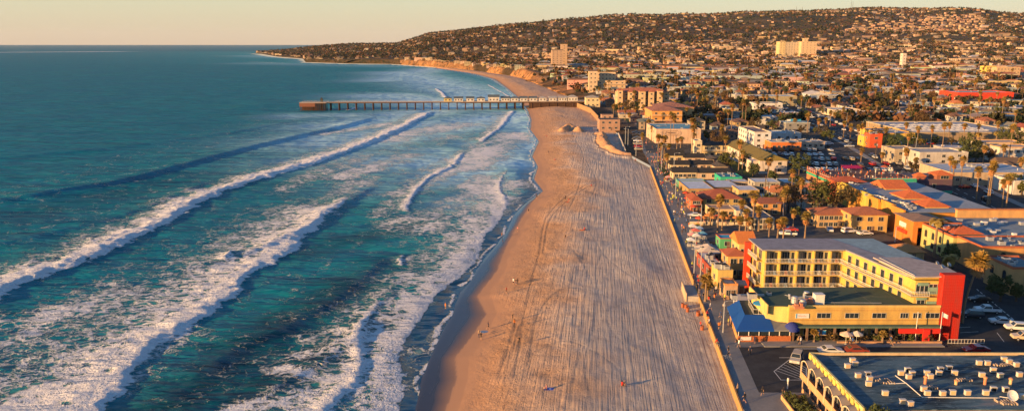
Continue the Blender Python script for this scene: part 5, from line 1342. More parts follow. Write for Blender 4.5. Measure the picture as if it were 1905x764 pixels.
B('low_house','pale blue white flat roof house behind the orange box house','house',1408,1440,383,370,9,(.50,.45,.40),(.55,.62,.68),'flat',1,2,1,parapet=.15)
B('beach_bar','small beach bar with a long pale roof and turquoise end','bar',1262,1312,349,342,6,(.10,.34,.22),(.50,.56,.60),'flat',1,4,1,parapet=.15,short='the turquoise bar')
B('turquoise_shop','shop with a turquoise front and a blue flat roof','shop',1340,1380,344,330,10,(.02,.42,.27),(.06,.22,.32),'flat',1,2,1,parapet=.2,short='the turquoise shop')
B('low_house','low building with a white roof right of the turquoise shop','house',1358,1392,350,344,6,(.42,.34,.26),(.55,.57,.60),'flat',1,2,0,parapet=.1)
B('two_storey_house','grey two storey house with a white roof behind the power pole','house',1403,1450,360,339,9,(.36,.34,.30),(.55,.60,.66),'flat',2,2,2,parapet=.15,short='the tall grey house')
B('two_storey_house','grey house with a wide pale blue flat roof','house',1458,1509,356,340,10,(.34,.33,.30),(.50,.60,.66),'flat',2,3,1,parapet=.15)
B('cottage','grey cottage with an orange hip roof beside the leaning pole','cottage',1436,1471,374,357,9,(.34,.30,.24),(.55,.20,.08),'hip',2,2,2,1.8)
B('cottage','cream two storey cottage with an orange hip roof and white windows','cottage',1505,1546,366,352,9,(.52,.46,.36),(.55,.20,.09),'hip',2,3,2,1.9,short='the orange hipped cottage')
B('cottage','pale blue cottage with a light orange hip roof','cottage',1500,1547,391,376,10,(.38,.42,.40),(.60,.26,.12),'hip',2,2,1,2.0)
B('dark_cottage','cream cottage with a black gable roof in the front row, left','cottage',1252,1296,333,320,7,(.58,.46,.30),(.035,.035,.035),'gx',1,5,1,1.6,roofmat='shingle',short='the black cottages')
B('dark_cottage','cream cottage with a long black gable roof in the front row, right','cottage',1297,1358,333,321,7,(.58,.42,.30),(.035,.035,.035),'gx',1,3,0,1.6,roofmat='shingle')
B('dark_cottage','cream cottage with a black gable roof in the middle row, left','cottage',1248,1282,317,306,7,(.58,.46,.30),(.035,.035,.035),'gx',1,3,1,1.5,roofmat='shingle')
B('dark_cottage','cream cottage with a black gable roof in the middle row, right','cottage',1286,1326,316,306,7,(.55,.40,.30),(.035,.035,.035),'gx',1,3,0,1.5,roofmat='shingle')
B('dark_cottage','cream cottage with a tall black gable roof in the back row, left','cottage',1241,1272,302,289,8,(.58,.46,.26),(.035,.035,.035),'gx',1,2,1,2.3,roofmat='shingle')
B('dark_cottage','cream cottage with a black gable roof in the back row, right','cottage',1273,1310,303,293,7,(.55,.40,.30),(.035,.035,.035),'gx',1,2,0,1.6,roofmat='shingle')
B('dark_cottage','small cottage with a pale gable end behind the black roofed rows','cottage',1316,1338,306,296,6,(.55,.42,.32),(.09,.08,.08),'gy',1,1,0,1.2,roofmat='shingle')
B('dark_cottage','small cottage with a pale gable end beside the green lawn','cottage',1330,1354,320,310,6,(.55,.42,.32),(.09,.08,.08),'gy',1,1,0,1.2,roofmat='shingle')
r = B('gabled_motel','white motel with a long olive green gable roof and lit west balconies','motel',1412,1463,323,298,58,(.62,.54,.48),(.22,.17,.05),'gy',2,2,10,2.4,roofmat='shingle',short='the olive roofed motel')
W2, D, h = r_info[r.name]
s = MB().box(-W2-1.5,-W2-.01,2,D-2,2.9,3.05).build('gallery', M['stucco'], r, (.62,.50,.26)); rail(s, (-W2-1.45,D-2.1), (-W2-1.45,2.1), 3.05, 1, .9)
MB().box(-W2-3.5,-W2-.01,1.5,8,-1,5.6).build('stair_wing', M['stucco'], r, (.62,.52,.44))
B('gabled_motel','back wing of the olive roofed motel with a black shed roof and balconies','motel',1306,1366,292,270,9,(.62,.48,.26),(.035,.035,.035),'gx',2,5,1,1.2,roofmat='shingle',balc=True)
B('gabled_motel','square white stair tower at the left end of the motel back wing','tower',1292,1305,292,263,8,(.62,.52,.36),(.35,.36,.38),'flat',2,1,1,parapet=.4)
B('white_apartments','white three storey apartment house with a brown roof and lit side balconies','apartments',1402,1433,276,247,32,(.58,.58,.58),(.30,.20,.17),'flat',3,2,7,band=(.6,.52,.42),short='the white apartments')
B('strip_shops','low shop with a bright orange fascia and glass front on the parking lot','shop',1434,1490,281,265,12,(.62,.17,.04),(.35,.42,.46),'flat',1,6,1,parapet=.3,band=(.6,.45,.3),short='the orange shop')
B('strip_shops','low shop with a pale front and dull red sign band on the parking lot','shop',1490,1534,277,264,10,(.50,.40,.32),(.33,.36,.38),'flat',1,4,0,parapet=.3)
B('strip_store','long white low store behind the orange fascia shop','store',1424,1490,262,249,16,(.46,.50,.52),(.45,.50,.52),'flat',1,4,0)
B('seafront_store','wide beige block with an outlined blank sign and a teal white roof','commercial building',1220,1303,267,241,34,(.60,.42,.30),(.16,.36,.44),'flat',2,0,2,parapet=.35,short='the beige sign block')
r = C.objects[-1]
r = B('seafront_hotel','orange hotel with brown tiled roofs and west balconies behind the beige block','hotel',1212,1268,236,206,30,(.64,.32,.10),(.36,.16,.11),'hip',3,4,5,3.0,short='the orange tiled hotel',balc=True)
B('seafront_hotel','orange arcaded wing with a brown tiled roof and arched bays','hotel',1222,1290,228,200,30,(.60,.34,.14),(.36,.16,.11),'hip',2,3,0,3.0,arch=True)
B('seafront_resort','large peach four storey resort with red gabled towers behind tall palms','resort',1150,1244,204,172,24,(.64,.42,.22),(.46,.16,.09),'hip',4,10,5,3.5,short='the peach resort',balc=True)
for k, (a, c, t_) in enumerate([(1148,1158,168),(1168,1178,171),(1188,1200,170),(1206,1216,171),(1222,1232,169)]):
    B('resort_tower',['leftmost','second','middle','fourth','rightmost'][k]+' peach turret with a red hip roof on the peach resort front','tower',a,c,205,t_,6,(.66,.46,.26),(.46,.15,.08),'hip',4,1,1,1.6,door=False)
B('terraced_hotel','upper slab of the pale peach terraced hotel with square windows','hotel',1097,1145,170,136,16,(.62,.44,.27),(.42,.36,.32),'flat',5,7,3,short='the terraced hotel')
B('terraced_hotel','lower stepped block of the pale peach terraced hotel with brown balconies','hotel',1100,1163,177,151,16,(.60,.42,.25),(.42,.36,.32),'flat',4,6,3,balc=True)
B('terraced_hotel','pale penthouse block on the left end of the terraced hotel','hotel',1095,1111,173,134,8,(.62,.46,.30),(.42,.36,.32),'flat',5,2,1)
B('long_apartments','long greenish cream apartment row with a dark flat roof','apartments',1152,1218,155,140,18,(.44,.44,.32),(.22,.25,.26),'flat',3,8,0,short='the greenish row')
B('long_apartments','cream apartment row joined to the greenish row','apartments',1219,1240,152,141,16,(.50,.46,.30),(.22,.25,.26),'flat',3,3,0)
r = B('lifeguard_station','pinkish brown brick lifeguard station with a dark overhanging roof at the sand edge','lifeguard station',1115,1153,243,223,13,(.40,.24,.17),(.06,.06,.06),'flat',2,3,2,parapet=.15,short='the lifeguard station')
B('lifeguard_lookout','upper room of the lifeguard station under a dark roof','lookout',1119,1140,232,214,7,(.42,.26,.19),(.06,.06,.06),'flat',2,2,1,parapet=.15,door=False)
B('blue_gable_store','white store with a wide pale gable front between palms','store',1506,1540,197,176,22,(.45,.50,.55),(.55,.52,.50),'gy',1,2,1,2.6,roofmat='flat',short='the gabled store')
B('olive_store','long olive tan block with a pale blue white roof','store',1396,1482,197,180,26,(.36,.31,.20),(.50,.56,.60),'flat',2,0,0,short='the olive tan block')
B('white_diner','white and black two storey diner with a red side awning','diner',1402,1455,211,193,14,(.60,.58,.56),(.10,.10,.12),'flat',2,5,1,parapet=.5,short='the white diner')
B('low_flat_store','long low store with a bright pale roof behind the boulevard','store',1548,1600,216,205,24,(.58,.48,.36),(.50,.50,.52),'flat',1,3,1,short='the bright store')
B('low_flat_store','pale grey low store with a white roof, right of the bright low store','store',1600,1700,224,213,30,(.50,.44,.40),(.52,.52,.54),'flat',1,4,0)
B('supermarket','orange and yellow stepped supermarket front with red corner block','supermarket',1640,1700,268,249,30,(.62,.42,.08),(.40,.42,.44),'flat',1,2,2,band=(.66,.36,.08),short='the yellow supermarket')
B('supermarket','bright red corner block with a white sign on the supermarket','supermarket',1617,1640,275,251,8,(.60,.09,.03),(.45,.15,.10),'flat',2,1,1)
B('supermarket','low yellow entrance block left of the red corner block','supermarket',1606,1617,273,255,8,(.62,.42,.08),(.40,.4,.4),'flat',1,1,1)
r = B('big_box_store','very large low store with a grey roof dotted with white skylights behind palms','store',1700,1906,262,247,66,(.30,.22,.14),(.36,.38,.42),'flat',1,0,3,band=(.5,.42,.3),short='the skylight store')
W2, D, h = r_info[r.name]
for k in range(44):
    x = -W2*.8+(k%11)*W2*.13+(k//11%2)*2; y = 12+(k//11)*11
    MB().box(-2.2,2.2,-1.2,1.2,0,.25).add([(-2,-1,.25),(2,-1,.25),(2,1,.25),(-2,1,.25),(0,0,.8)], [(0,1,4),(1,2,4),(2,3,4),(3,0,4)]).build('skylight', M['white'], r, loc=(x,y,h+.06))
B('red_store','store with a bright red front band and a white round mark behind palms','store',1780,1884,194,173,34,(.62,.05,.02),(.42,.40,.38),'flat',1,0,4,short='the red store')
r = C.objects[-1]
B('red_store','low pale pink store left of the bright red store','store',1700,1765,183,170,20,(.52,.36,.30),(.48,.46,.44),'flat',1,4,1)
B('corner_store','white low plaza building with a yellow gabled end','store',1768,1830,210,198,16,(.60,.52,.34),(.50,.48,.44),'flat',1,4,1)
B('beige_church','beige hall with a tall recessed window beside the boulevard','hall',1662,1706,305,279,14,(.38,.32,.25),(.34,.30,.27),'flat',2,2,2,short='the beige hall')
B('white_villa','white three level villa with curved terrace walls','house',1708,1798,316,285,16,(.48,.44,.40),(.40,.38,.36),'flat',3,3,2,short='the white villa')
B('white_flats','white two storey flats with orange lit eaves and dark windows, upper right','apartments',1858,1925,303,275,12,(.55,.50,.44),(.42,.38,.34),'flat',2,5,2,band=(.6,.36,.18),short='the white flats')
B('white_flats','white two storey flats with an orange parapet behind the nearer flats','apartments',1828,1905,282,266,12,(.55,.48,.40),(.42,.38,.34),'flat',2,4,2,band=(.6,.36,.18))
B('long_shop_row','long shop row with a wide bluish white roof across the boulevard','shops',1768,1935,345,322,26,(.48,.36,.24),(.42,.48,.54),'flat',1,8,1,parapet=.3,short='the long shop row')
B('boulevard_shop','white arched shop front at the right edge across the boulevard','shop',1884,1960,362,338,14,(.55,.52,.48),(.30,.30,.30),'flat',2,3,1,arch=True)
r = B('seaside_tower','tall tan tower block with rows of white balconies standing alone','tower block',1026,1047,132,94,22,(.46,.31,.21),(.20,.15,.12),'flat',11,3,3,short='the tan tower block',balc=False,parapet=1.5,band=(.16,.12,.10))
B('seaside_tower','slim taller service shaft behind the tan tower block','tower block',1043,1055,131,83,12,(.50,.34,.22),(.3,.2,.15),'flat',10,1,1,door=False)
B('inland_tower','left lit third of the wide cream tower block','tower block',1449,1460,106,78,24,(.66,.50,.26),(.5,.4,.3),'flat',9,2,2,short='the cream tower block')
B('inland_tower','middle recessed third of the wide cream tower block','tower block',1459.5,1490,106,79,20,(.52,.42,.30),(.5,.4,.3),'flat',9,6,0)
B('inland_tower','right third of the wide cream tower block','tower block',1489.5,1518,106,78,26,(.64,.46,.28),(.5,.4,.3),'flat',9,4,0)
B('inland_tower','small lift housing on top of the wide cream tower block','lift tower',1493,1501,104,72,8,(.60,.44,.26),(.5,.4,.3),'flat',10,1,1,door=False)
B('church_tower','slender white church tower with a square belfry','church tower',1677,1684,129,101,9,(.64,.56,.48),(.6,.5,.4),'flat',5,1,1,parapet=1.5,short='the white church tower')
B('yellow_apartments','bright yellow four storey apartment house at the upper right','apartments',1833,1851,146,124,16,(.66,.50,.10),(.5,.45,.35),'flat',4,4,2,short='the yellow apartments')
B('yellow_apartments','tan four storey apartment house joined to the bright yellow one','apartments',1852,1896,149,126,16,(.56,.38,.22),(.45,.38,.3),'flat',4,7,0)
B('ochre_motel','long ochre two storey building beyond the red store','motel',1800,1905,164,152,18,(.58,.42,.18),(.5,.45,.35),'flat',2,10,1,short='the ochre building')
B('shaded_hall','long grey tan hall with an overhanging brown roof','hall',1738,1812,160,147,20,(.34,.26,.22),(.20,.13,.11),'flat',1,2,0,short='the brown hall')
B('mission_house','white building with red tiled roofs left of the cream church hall','building',1700,1728,131,123,14,(.6,.52,.44),(.42,.10,.06),'hip',1,4,1,1.4)
B('mission_house','white and red tiled mission style building with small windows','building',1738,1770,136,122,20,(.58,.52,.46),(.42,.10,.06),'hip',2,5,1,1.4)
B('mission_house','pale blue white building with a dark hip roof beside the mission house','building',1785,1815,138,126,20,(.46,.48,.50),(.14,.13,.15),'hip',2,6,0,1.6)
B('pier_office','cream pier entrance lodge with arched gate at the land end of the pier','lodge',1090,1116,200,182,14,(.62,.52,.32),(.40,.36,.30),'hip',2,3,2,2,short='the pier lodge')
# seafront block sign: an outlined lozenge on posts (its lettering is too faint to read)
x0, y0 = G(1231,267); 
r = empty('outline_sign', (x0+5, y0-.9, 3), 0, 'brown outlined lozenge sign frame on a thin post before the beige block', 'sign')
b = MB(); w3, h3, zc = 4.6, 1.2, 6.2
lz = [(-w3,zc),(-w3*.86,zc+h3),(w3*.86,zc+h3),(w3,zc),(w3*.86,zc-h3),(-w3*.86,zc-h3),(-w3,zc)]
b.tube([(x,0,z) for x, z in lz], .09, 5).tube([(1.5,0,0),(1.5,0,zc-h3)], .1, 6).tube([(-w3*.7,0,zc+.35),(w3*.2,0,zc+.3)], .1, 4).tube([(-w3*.6,0,zc-.1),(w3*.6,0,zc-.05)], .1, 4)
b.build('frame', M['paint'], r, (.20,.10,.06))
x0, y0 = G(1462,243); r = empty('billboard', (x0, y0, 3), 0, 'blue and white advertising hoarding above the parked cars', 'billboard')
b = MB().box(1,1.3,0,.3,0,4).box(7,7.3,0,.3,0,4).build('post', M['metal'], r); p = MB().box(2.6,9.5,-.2,0,2.6,7.6).build('blue_panel', M['paint'], r, (.02,.30,.50)); MB().add([(0,-.1,2.4),(3.6,-.21,2.4),(3.6+1.4,-.21,7.8),(0,-.1,7.4)], [(0,1,2,3)]).build('white_panel', M['white'], r); MB().box(4.5,8.5,-.25,-.203,4.6,6.2).box(4.5,8.5,-.25,-.203,4.2,4.4).build('white_lettering_block', M['white'], p)
lm('the blue hoarding', x0+4, y0)
# white hook mark on the red store
x0, y0 = G(1780,194); r_ = [o for o in C.objects if o.get('label','').startswith('store with a bright red')][0]
b = MB(); b.tube([(3.2*math.cos(a*.35+.6), 0, 2.4*math.sin(a*.35+.6)) for a in range(14)], .45, 6).tube([(1.6,0,-1.6),(3.0,0,-3.4)], .45, 6)
b.build('round_mark', M['white'], r_, loc=(-r_info[r_.name][0]+.3, -.3, 5.2)); MB().box(.3,2*r_info[r_.name][0],-.2,-.004,-1,3.4).build('shop_front', M['stucco'], r_, (.22,.11,.06), loc=(-r_info[r_.name][0]+3.4,0,0))
for o in list(C.objects):
    if o.name in r_info and o.get('category') in ('store','commercial building','shops','supermarket','shop') : rooftop_kit(o, 7, len(o['label']))

# ---- the pier
PL, PR = G(563,206,0), G(1093,203,0)
pl = math.hypot(PR[0]-PL[0], PR[1]-PL[1]); pa = math.atan2(PR[1]-PL[1], PR[0]-PL[0]); dz = 7.4
r = empty('pier', (PL[0], PL[1], 0), pa, 'long timber pier on dark piles reaching from the beach into the sea', 'pier'); lm('the long pier', PL[0]+pl*.3, PL[1])
MB().box(-1, pl*.60, 0, 6.5, dz-.25, dz).box(pl*.55, pl+4, -1.5, 14, dz-.36, dz-.004).box(-2, 22, -4, 10, dz-.37, dz-.008).build('deck', M['pale_wood'], r)
MB().box(-2, pl+3, -.2, .15, dz-1.0, dz-.38).box(-2, pl*.55, 6.3, 6.6, dz-1.0, dz-.38).box(pl*.55,pl+3,-1.7,-1.4,dz-1.3,dz-.38).box(-2,22,-4.2,-3.9,dz-1,dz-.38).build('beams', M['wood'], r)
nb_ = 34; q = random.Random(2)
for k in range(nb_):
    x = 2+k*(pl-8)/(nb_-1); wide = x > pl*.54; b = MB(); y1 = 13 if wide else 6.2; y0 = -1.2 if wide else .3
    for yy in ([y0, (y0+y1)/2, y1] if wide else [y0, y1]): b.tube([(x+q.uniform(-.1,.1), yy, -3), (x, yy, dz-.4)], .46, 6)
    b.box(x-.15, x+.15, y0-.4, y1+.4, dz-1.45, dz-1.02)
    if not wide or k % 2: b.tube([(x, y0, 1.5), (x, y1, dz-1.5)], .2, 4).tube([(x, y1, 1.5), (x, y0, dz-1.5)], .2, 4)
    b.build('pile_bent', M['wood'], r)
b = MB()
for k in range(13):
    for yy in (-3.6, 3, 9.4): b.tube([(-1+k*1.8, yy, -3), (-1+k*1.8, yy, dz-.4)], .3, 6)
b.build('end_piles', M['wood'], r)
MB().box(-1.8, 12, -4.3, -4.15, dz-3.6, dz-.4).build('end_boarding', M['paint'], r, (.20,.08,.045))
rail(r, (-2,-4), (22,-4), dz, 1.1, 1.5); rail(r, (22,.05), (pl*.55,.05), dz, 1.1, 1.6); rail(r, (-1.5,10), (22,10), dz, 1.1, 2); rail(r, (22,6.4), (pl*.55,6.4), dz, 1.1, 2)
rail(r, (pl*.55,-1.45), (pl+2,-1.45), dz, 1.1, 1.5)
MB().box(pl*.79, pl+2, -1.2, -.9, 1.0, dz-1.4).build('bulkhead', M['wood'], r)
q = random.Random(4)
cs, sn = math.cos(pa), math.sin(pa)
def on_pier(x, y): return (PL[0]+x*cs-y*sn, PL[1]+x*sn+y*cs)
cot = [(830,7,1),(850,8,1),(872,7,1),(892,7,1),(916,10,1.35),(938,8,1),(955,7,1),(972,7,1),(990,7,1),(1008,7,1),(1027,7,1),(1046,8,1),(1065,9,1.2)]
for k, (px, wd, sc) in enumerate(cot):
    x = (px-563)*.515*1.0; X, Y = on_pier((px-563)/(1093-563)*pl, 1.0)
    h = 3.0*sc; r = empty('pier_cottage', (X, Y, dz+.001), pa)
    MB().box(-wd/2, wd/2, 0, 6.5, 0, h).build('wall', M['stucco'], r, (.64,.60,.54) if k else (.62,.48,.18))
    MB().hip(-wd/2, wd/2, 0, 6.5, h+.01, 1.5*sc, .45, 0, 'x' if k%3 else None).build('roof', M['shingle'], r, (.10,.14,.17) if k < 9 else (.40,.38,.36))
    winrow(r, (-wd/2+.3,0), (wd/2-.3,0), 1.0, 3 if wd > 7 else 2, 1.1, 1.2)
    tag(r, f"{'small yellowish' if not k else 'white'} cottage with a {'blue grey' if k < 9 else 'pale'} roof on the pier, {['first','second','third','fourth','fifth','sixth','seventh','eighth','ninth','tenth','11th','12th','13th'][k]} from the sea end", 'cottage', 'cottages on the pier')
r = empty('bait_hut', (*on_pier(17, 3), dz), pa, 'small dark pointed hut near the seaward tip of the pier', 'hut'); MB().box(-1,1,-1,1,0,2.4).build('wall', M['stucco'], r, (.06,.07,.07)); MB().hip(-1,1,-1,1,2.41,2.2,.4).build('roof', M['shingle'], r, (.05,.06,.06))
# ============================================================= repeats: palms, trees, houses, cars, people
lm('the town street', 90, 240); lm('the boulevard crossing', 170, 400)
ROADS = [(154,262,240,860)]
def pxof(x, y, z=3): 
    v = (HC-z); d = y*cp+v*sp
    return CX+FPX*x/d, CY+FPX*(v*cp-y*sp)/d
def blocked(x, y, m=4):
    for a, b_, c, d in OCC:
        if a-m < x < b_+m and c-m < y < d+m: return True
    if 122 < x < 700 and 438-m < y < 460+m: return True
    if y > 224-m and y < 250+m and x < 262: return True
    bx = np.interp(y, [p[1] for p in bvl], [p[0] for p in bvl])
    if 235 < y < 860 and bx-8-m < x < bx+24+m: return True
    if 126 < x < 188 and 350 < y < 440: return True
    return False
# ---- palms surveyed one by one: crown x, crown y, foot x, foot y
palms = [(1336,371,1334.6,432),(1378,379,1379,412),(1399,364,1399,439),(1374,410,1375,437),(1390,415,1391,440),(1429,413,1430,446),(1445,415,1446,446),(1456,412,1457,446),(1473,401,1475,424),(1497,404,1497,447),(1453,362,1456,403),(1459,354,1461,400),(1490,340,1489,375),(1471,321,1472,362),
(1224,256,1224,300),(1235,258,1235,300),(1251,220,1252,265),(1265,259,1266,275),(1259,262,1259,277),(1288,252,1290,270),(1193,253,1195,278),(1311,251,1311,262),(1341,244,1341,265),(1334,218,1335,235),(1382,286,1380,328),(1242,273,1243,296),(1228,272,1229,300),
(1601,281,1601,305),(1640,296,1640,306),(1685,282,1684,310),(1765,298,1765,344),(1787,298,1786,348),(1771,305,1771,345),(1821,318,1816,371),(1841,315,1836,382),(1844,308,1840,380),(1869,340,1864,385),(1876,332,1870,399),(1681,233,1683,270),(1731,239,1731,274),(1764,233,1763,270),(1794,235,1792,264),(1819,235,1818,262),(1853,231,1853,262),(1647,244,1647,270),
(1581,237,1581,262),(1596,238,1596,262),(1569,230,1569,256),(1602,235,1602,262),(1613,204,1613,226),(1639,208,1639,227),(1664,211,1664,227),(1686,206,1686,227),(1719,204,1719,224),(1567,204,1567,226),(1544,210,1544,236),(1551,214,1551,238),(1737,186,1734,225),(1862,186,1862,232),(1886,210,1886,242),(1709,264,1709,282),(1688,254,1688,276),
(1104,168,1105,190),(1113,166,1114,190),(1130,168,1133,193),(1120,180,1121,196),(1148,196,1151,220),(1139,198,1141,219),(1170,214,1170,237),(1174,178,1174,200),(1160,183,1160,202),(1188,189,1188,209),(1230,178,1230,198),(1225,174,1225,196),(1252,216,1252,236),(1256,189,1256,208),(1307,187,1307,206),(1315,183,1315,206),(1328,185,1328,202),(1344,181,1344,202),(1381,170,1382,195),(1388,167,1389,193),(1287,172,1287,190),(1342,238,1342,263),(1331,216,1331,232),(1232,216,1232,236),(1262,212,1262,234),(1115,183,1116,200),
(1478,226,1478,246),(1522,226,1522,246),(1536,224,1536,244),(1503,212,1503,228),(1430,205,1430,226),(1445,182,1445,202),(1470,185,1470,203),(1490,183,1490,204),(1419,180,1419,200),(1404,236,1403,252),(1560,185,1560,206),(1655,180,1655,200),(1690,176,1690,196),(1642,170,1642,190),(1597,182,1597,200),(1530,182,1530,200),(1755,168,1755,190),(1815,206,1815,226),(1833,188,1833,208),(1750,283,1750,306),(1896,300,1896,330),(1703,298,1703,318),
(1320,395,1321,420),(1342,400,1343,428),(1410,392,1411,430),(1386,396,1387,430),(1240,292,1240,315),(1162,205,1163,224),(1156,196,1156,215),(1180,204,1181,224),(1197,200,1197,218),(1206,228,1206,250),(1212,240,1212,262),(1145,176,1146,195),(1167,190,1168,208)]
PHS = [7, 10, 13, 17, 22]
PP = [[palm_proto(h, 10*i+j, lean=.25*(j-1), rc=.84+.05*i) for j in range(3)] for i, h in enumerate(PHS)]
q = random.Random(21)
def put_palm(x, y, z, H, look=None, group='fan palms of the town'):
    i = min(range(5), key=lambda k: abs(PHS[k]-H)); r = copy_tree(q.choice(PP[i])); s = H/PHS[i]
    r.location = (x, y, z-.1); f = q.uniform(.88, 1.15); r.scale = (f, f, s); r.rotation_euler.z = q.uniform(0, 6.3)
    hw = 'very tall' if H > 19 else 'tall' if H > 14 else 'mid height' if H > 9 else 'short'
    return pend(r, look or f'{hw} fan palm', 'palm tree', group)
npalm = 0
for cx_, cy_, fx, fy in palms:
    x, y = G(fx, fy, 3.0); z = land(x, y)
    if y > 900: pass
    H = max(5, min(26, ZT(cy_-1.5, y)-z)); put_palm(x, y, z, H); npalm += 1
# leaning palm by the red wall and the small ones beside it
r = palm_proto(13.2, 77, lean=1.9, rc=1.35); x, y = G(1790, 600); r.location = (x, y, 2.95)
for c in r.children: c.name = c.name.split('.')[0]
tag(r, 'single tall palm leaning right over the alley beside the red wall', 'palm tree', 'fan palms of the town'); lm('the leaning palm', x, y)
for px, py, fx, fy, dp in ((1762,482,1764,520,1),(1740,412,1737,478,1),(1819,250,1819,264,1),(1853,247,1853,264,1),(1300,532,1316,556,0),(1322,505,1326,520,0),(1640,636,1641,640,2),(1513,628,1514,636,2),(1310,520,1312,560,0)):
    x, y = G(fx, fy); H = max(2.0, ZT(py, y)-3)
    r = date_palm_proto(H, int(px)) if dp == 1 else palm_proto(H, int(px), rc=.8 if dp == 0 else .45, skirt=False); 
    for c in r.children: c.name = c.name.split('.')[0]
    r.location = (x, y, 2.98); pend(r, 'small feathery palm' if dp == 1 else 'young palm', 'palm tree', 'fan palms of the town')

# ---- houses row by row inland, then trees between them
HP = [house_proto(k) for k in range(8)]
flatk = {3, 4, 6}
q = random.Random(33)
lots = []
Y = 262.
row = 0
while Y < 5200:
    dY = 19 if Y < 1500 else 32
    if row % 2 == 1: dY += 13
    x0 = float(xback(Y)); x = x0+(22 if Y < 800 else 30 if Y < 1400 else 12)+q.uniform(0, 6)
    step = 14 if Y < 1500 else 24
    k = 0
    while x < Y*.70+40:
        z = land(x, Y); px, py = pxof(x, Y, z)
        if px > 1990: break
        lots.append((x+q.uniform(-1.5, 1.5), Y+q.uniform(-2, 2), px, py, z)); k += 1
        x += step*q.uniform(.95, 1.25)+(10 if k % 5 == 0 else 0)+ (max(0, Y-1500)*.002)
    Y += dY; row += 1
dens_patch = lambda px, py: 1565 < px < 1830 and 30 < py < 62 and py > 62-(px-1500)*.13
def dark_ravine(px, py): return (1400 < px < 1600 and 28 < py-(px-1400)*-.02 < 58 and math.sin(px*.03)+math.sin(py*.25) > -.6) or (1030 < px < 1075 and 75 < py < 92) or (1000 < px < 1140 and 36 < py < 46 and math.sin(px*.09) > -.3) or (1330 < px < 1560 and 46 < py < 66 and math.sin(px*.05+2) > 0)
near, far_h = [], []
for l in sorted(lots, key=lambda l: l[1]):
    x, y, px, py, z = l
    if y < 900 and blocked(x, y+4, 5): continue
    if y < 520 and x < xback(y)+60 and y > 372: continue
    if (y < 437 and x < 196) or (x < 118 and y < 470): continue
    pr = .95 if y < 1300 else (.85 if y < 2200 else .5)
    if dens_patch(px, py): pr = .97
    if dark_ravine(px, py): pr = .12
    if px < 1000 and y > 1300: pr *= .9
    if q.random() > pr: continue
    (near if len(near) < 296 else far_h).append(l)
wts = [2,2,1.6,1.6,1.5,2,.7,1]
for x, y, px, py, z in near:
    k = q.choices(range(8), wts)[0]; wn, wc = q.choice(WALLS)
    rn = q.choice(['pale flat','grey flat','pale flat']) if k in flatk else q.choice(['red tiled','dark shingled','grey shingled','brown shingled','orange tiled','grey shingled','brown shingled'])
    rm, rc = ROOFS[rn]; r = copy_tree(HP[k]); r.location = (x, y, z); r.rotation_euler.z = q.choice((0,0,0,PI/2*0,.06,-.06))
    s = q.uniform(.72, 1.05); r.scale = (s, s, q.uniform(.85, 1.1))
    j = q.uniform(.6, .98)
    for c in r.children:
        if c.name.startswith('wall'): c.color = (*[v*j for v in wc], 1)
        elif c.name.startswith('roof'):
            c.color = (*[v*q.uniform(.85,1.1) for v in rc], 1)
            c.material_slots[0].link = 'OBJECT'; c.material_slots[0].material = M[rm]
    OCC.append((x-6, x+6, y-2, y+10)) if y < 700 else None
    pend(r, f"{wn} {'two storey ' if k in (2,4,6,7) else ''}{'apartment house' if k == 6 else 'house'} with {rn} roof", 'house', 'houses of the beach town')
for p_ in HP:
    for c in p_.children_recursive: bpy.data.objects.remove(c)
    bpy.data.objects.remove(p_)
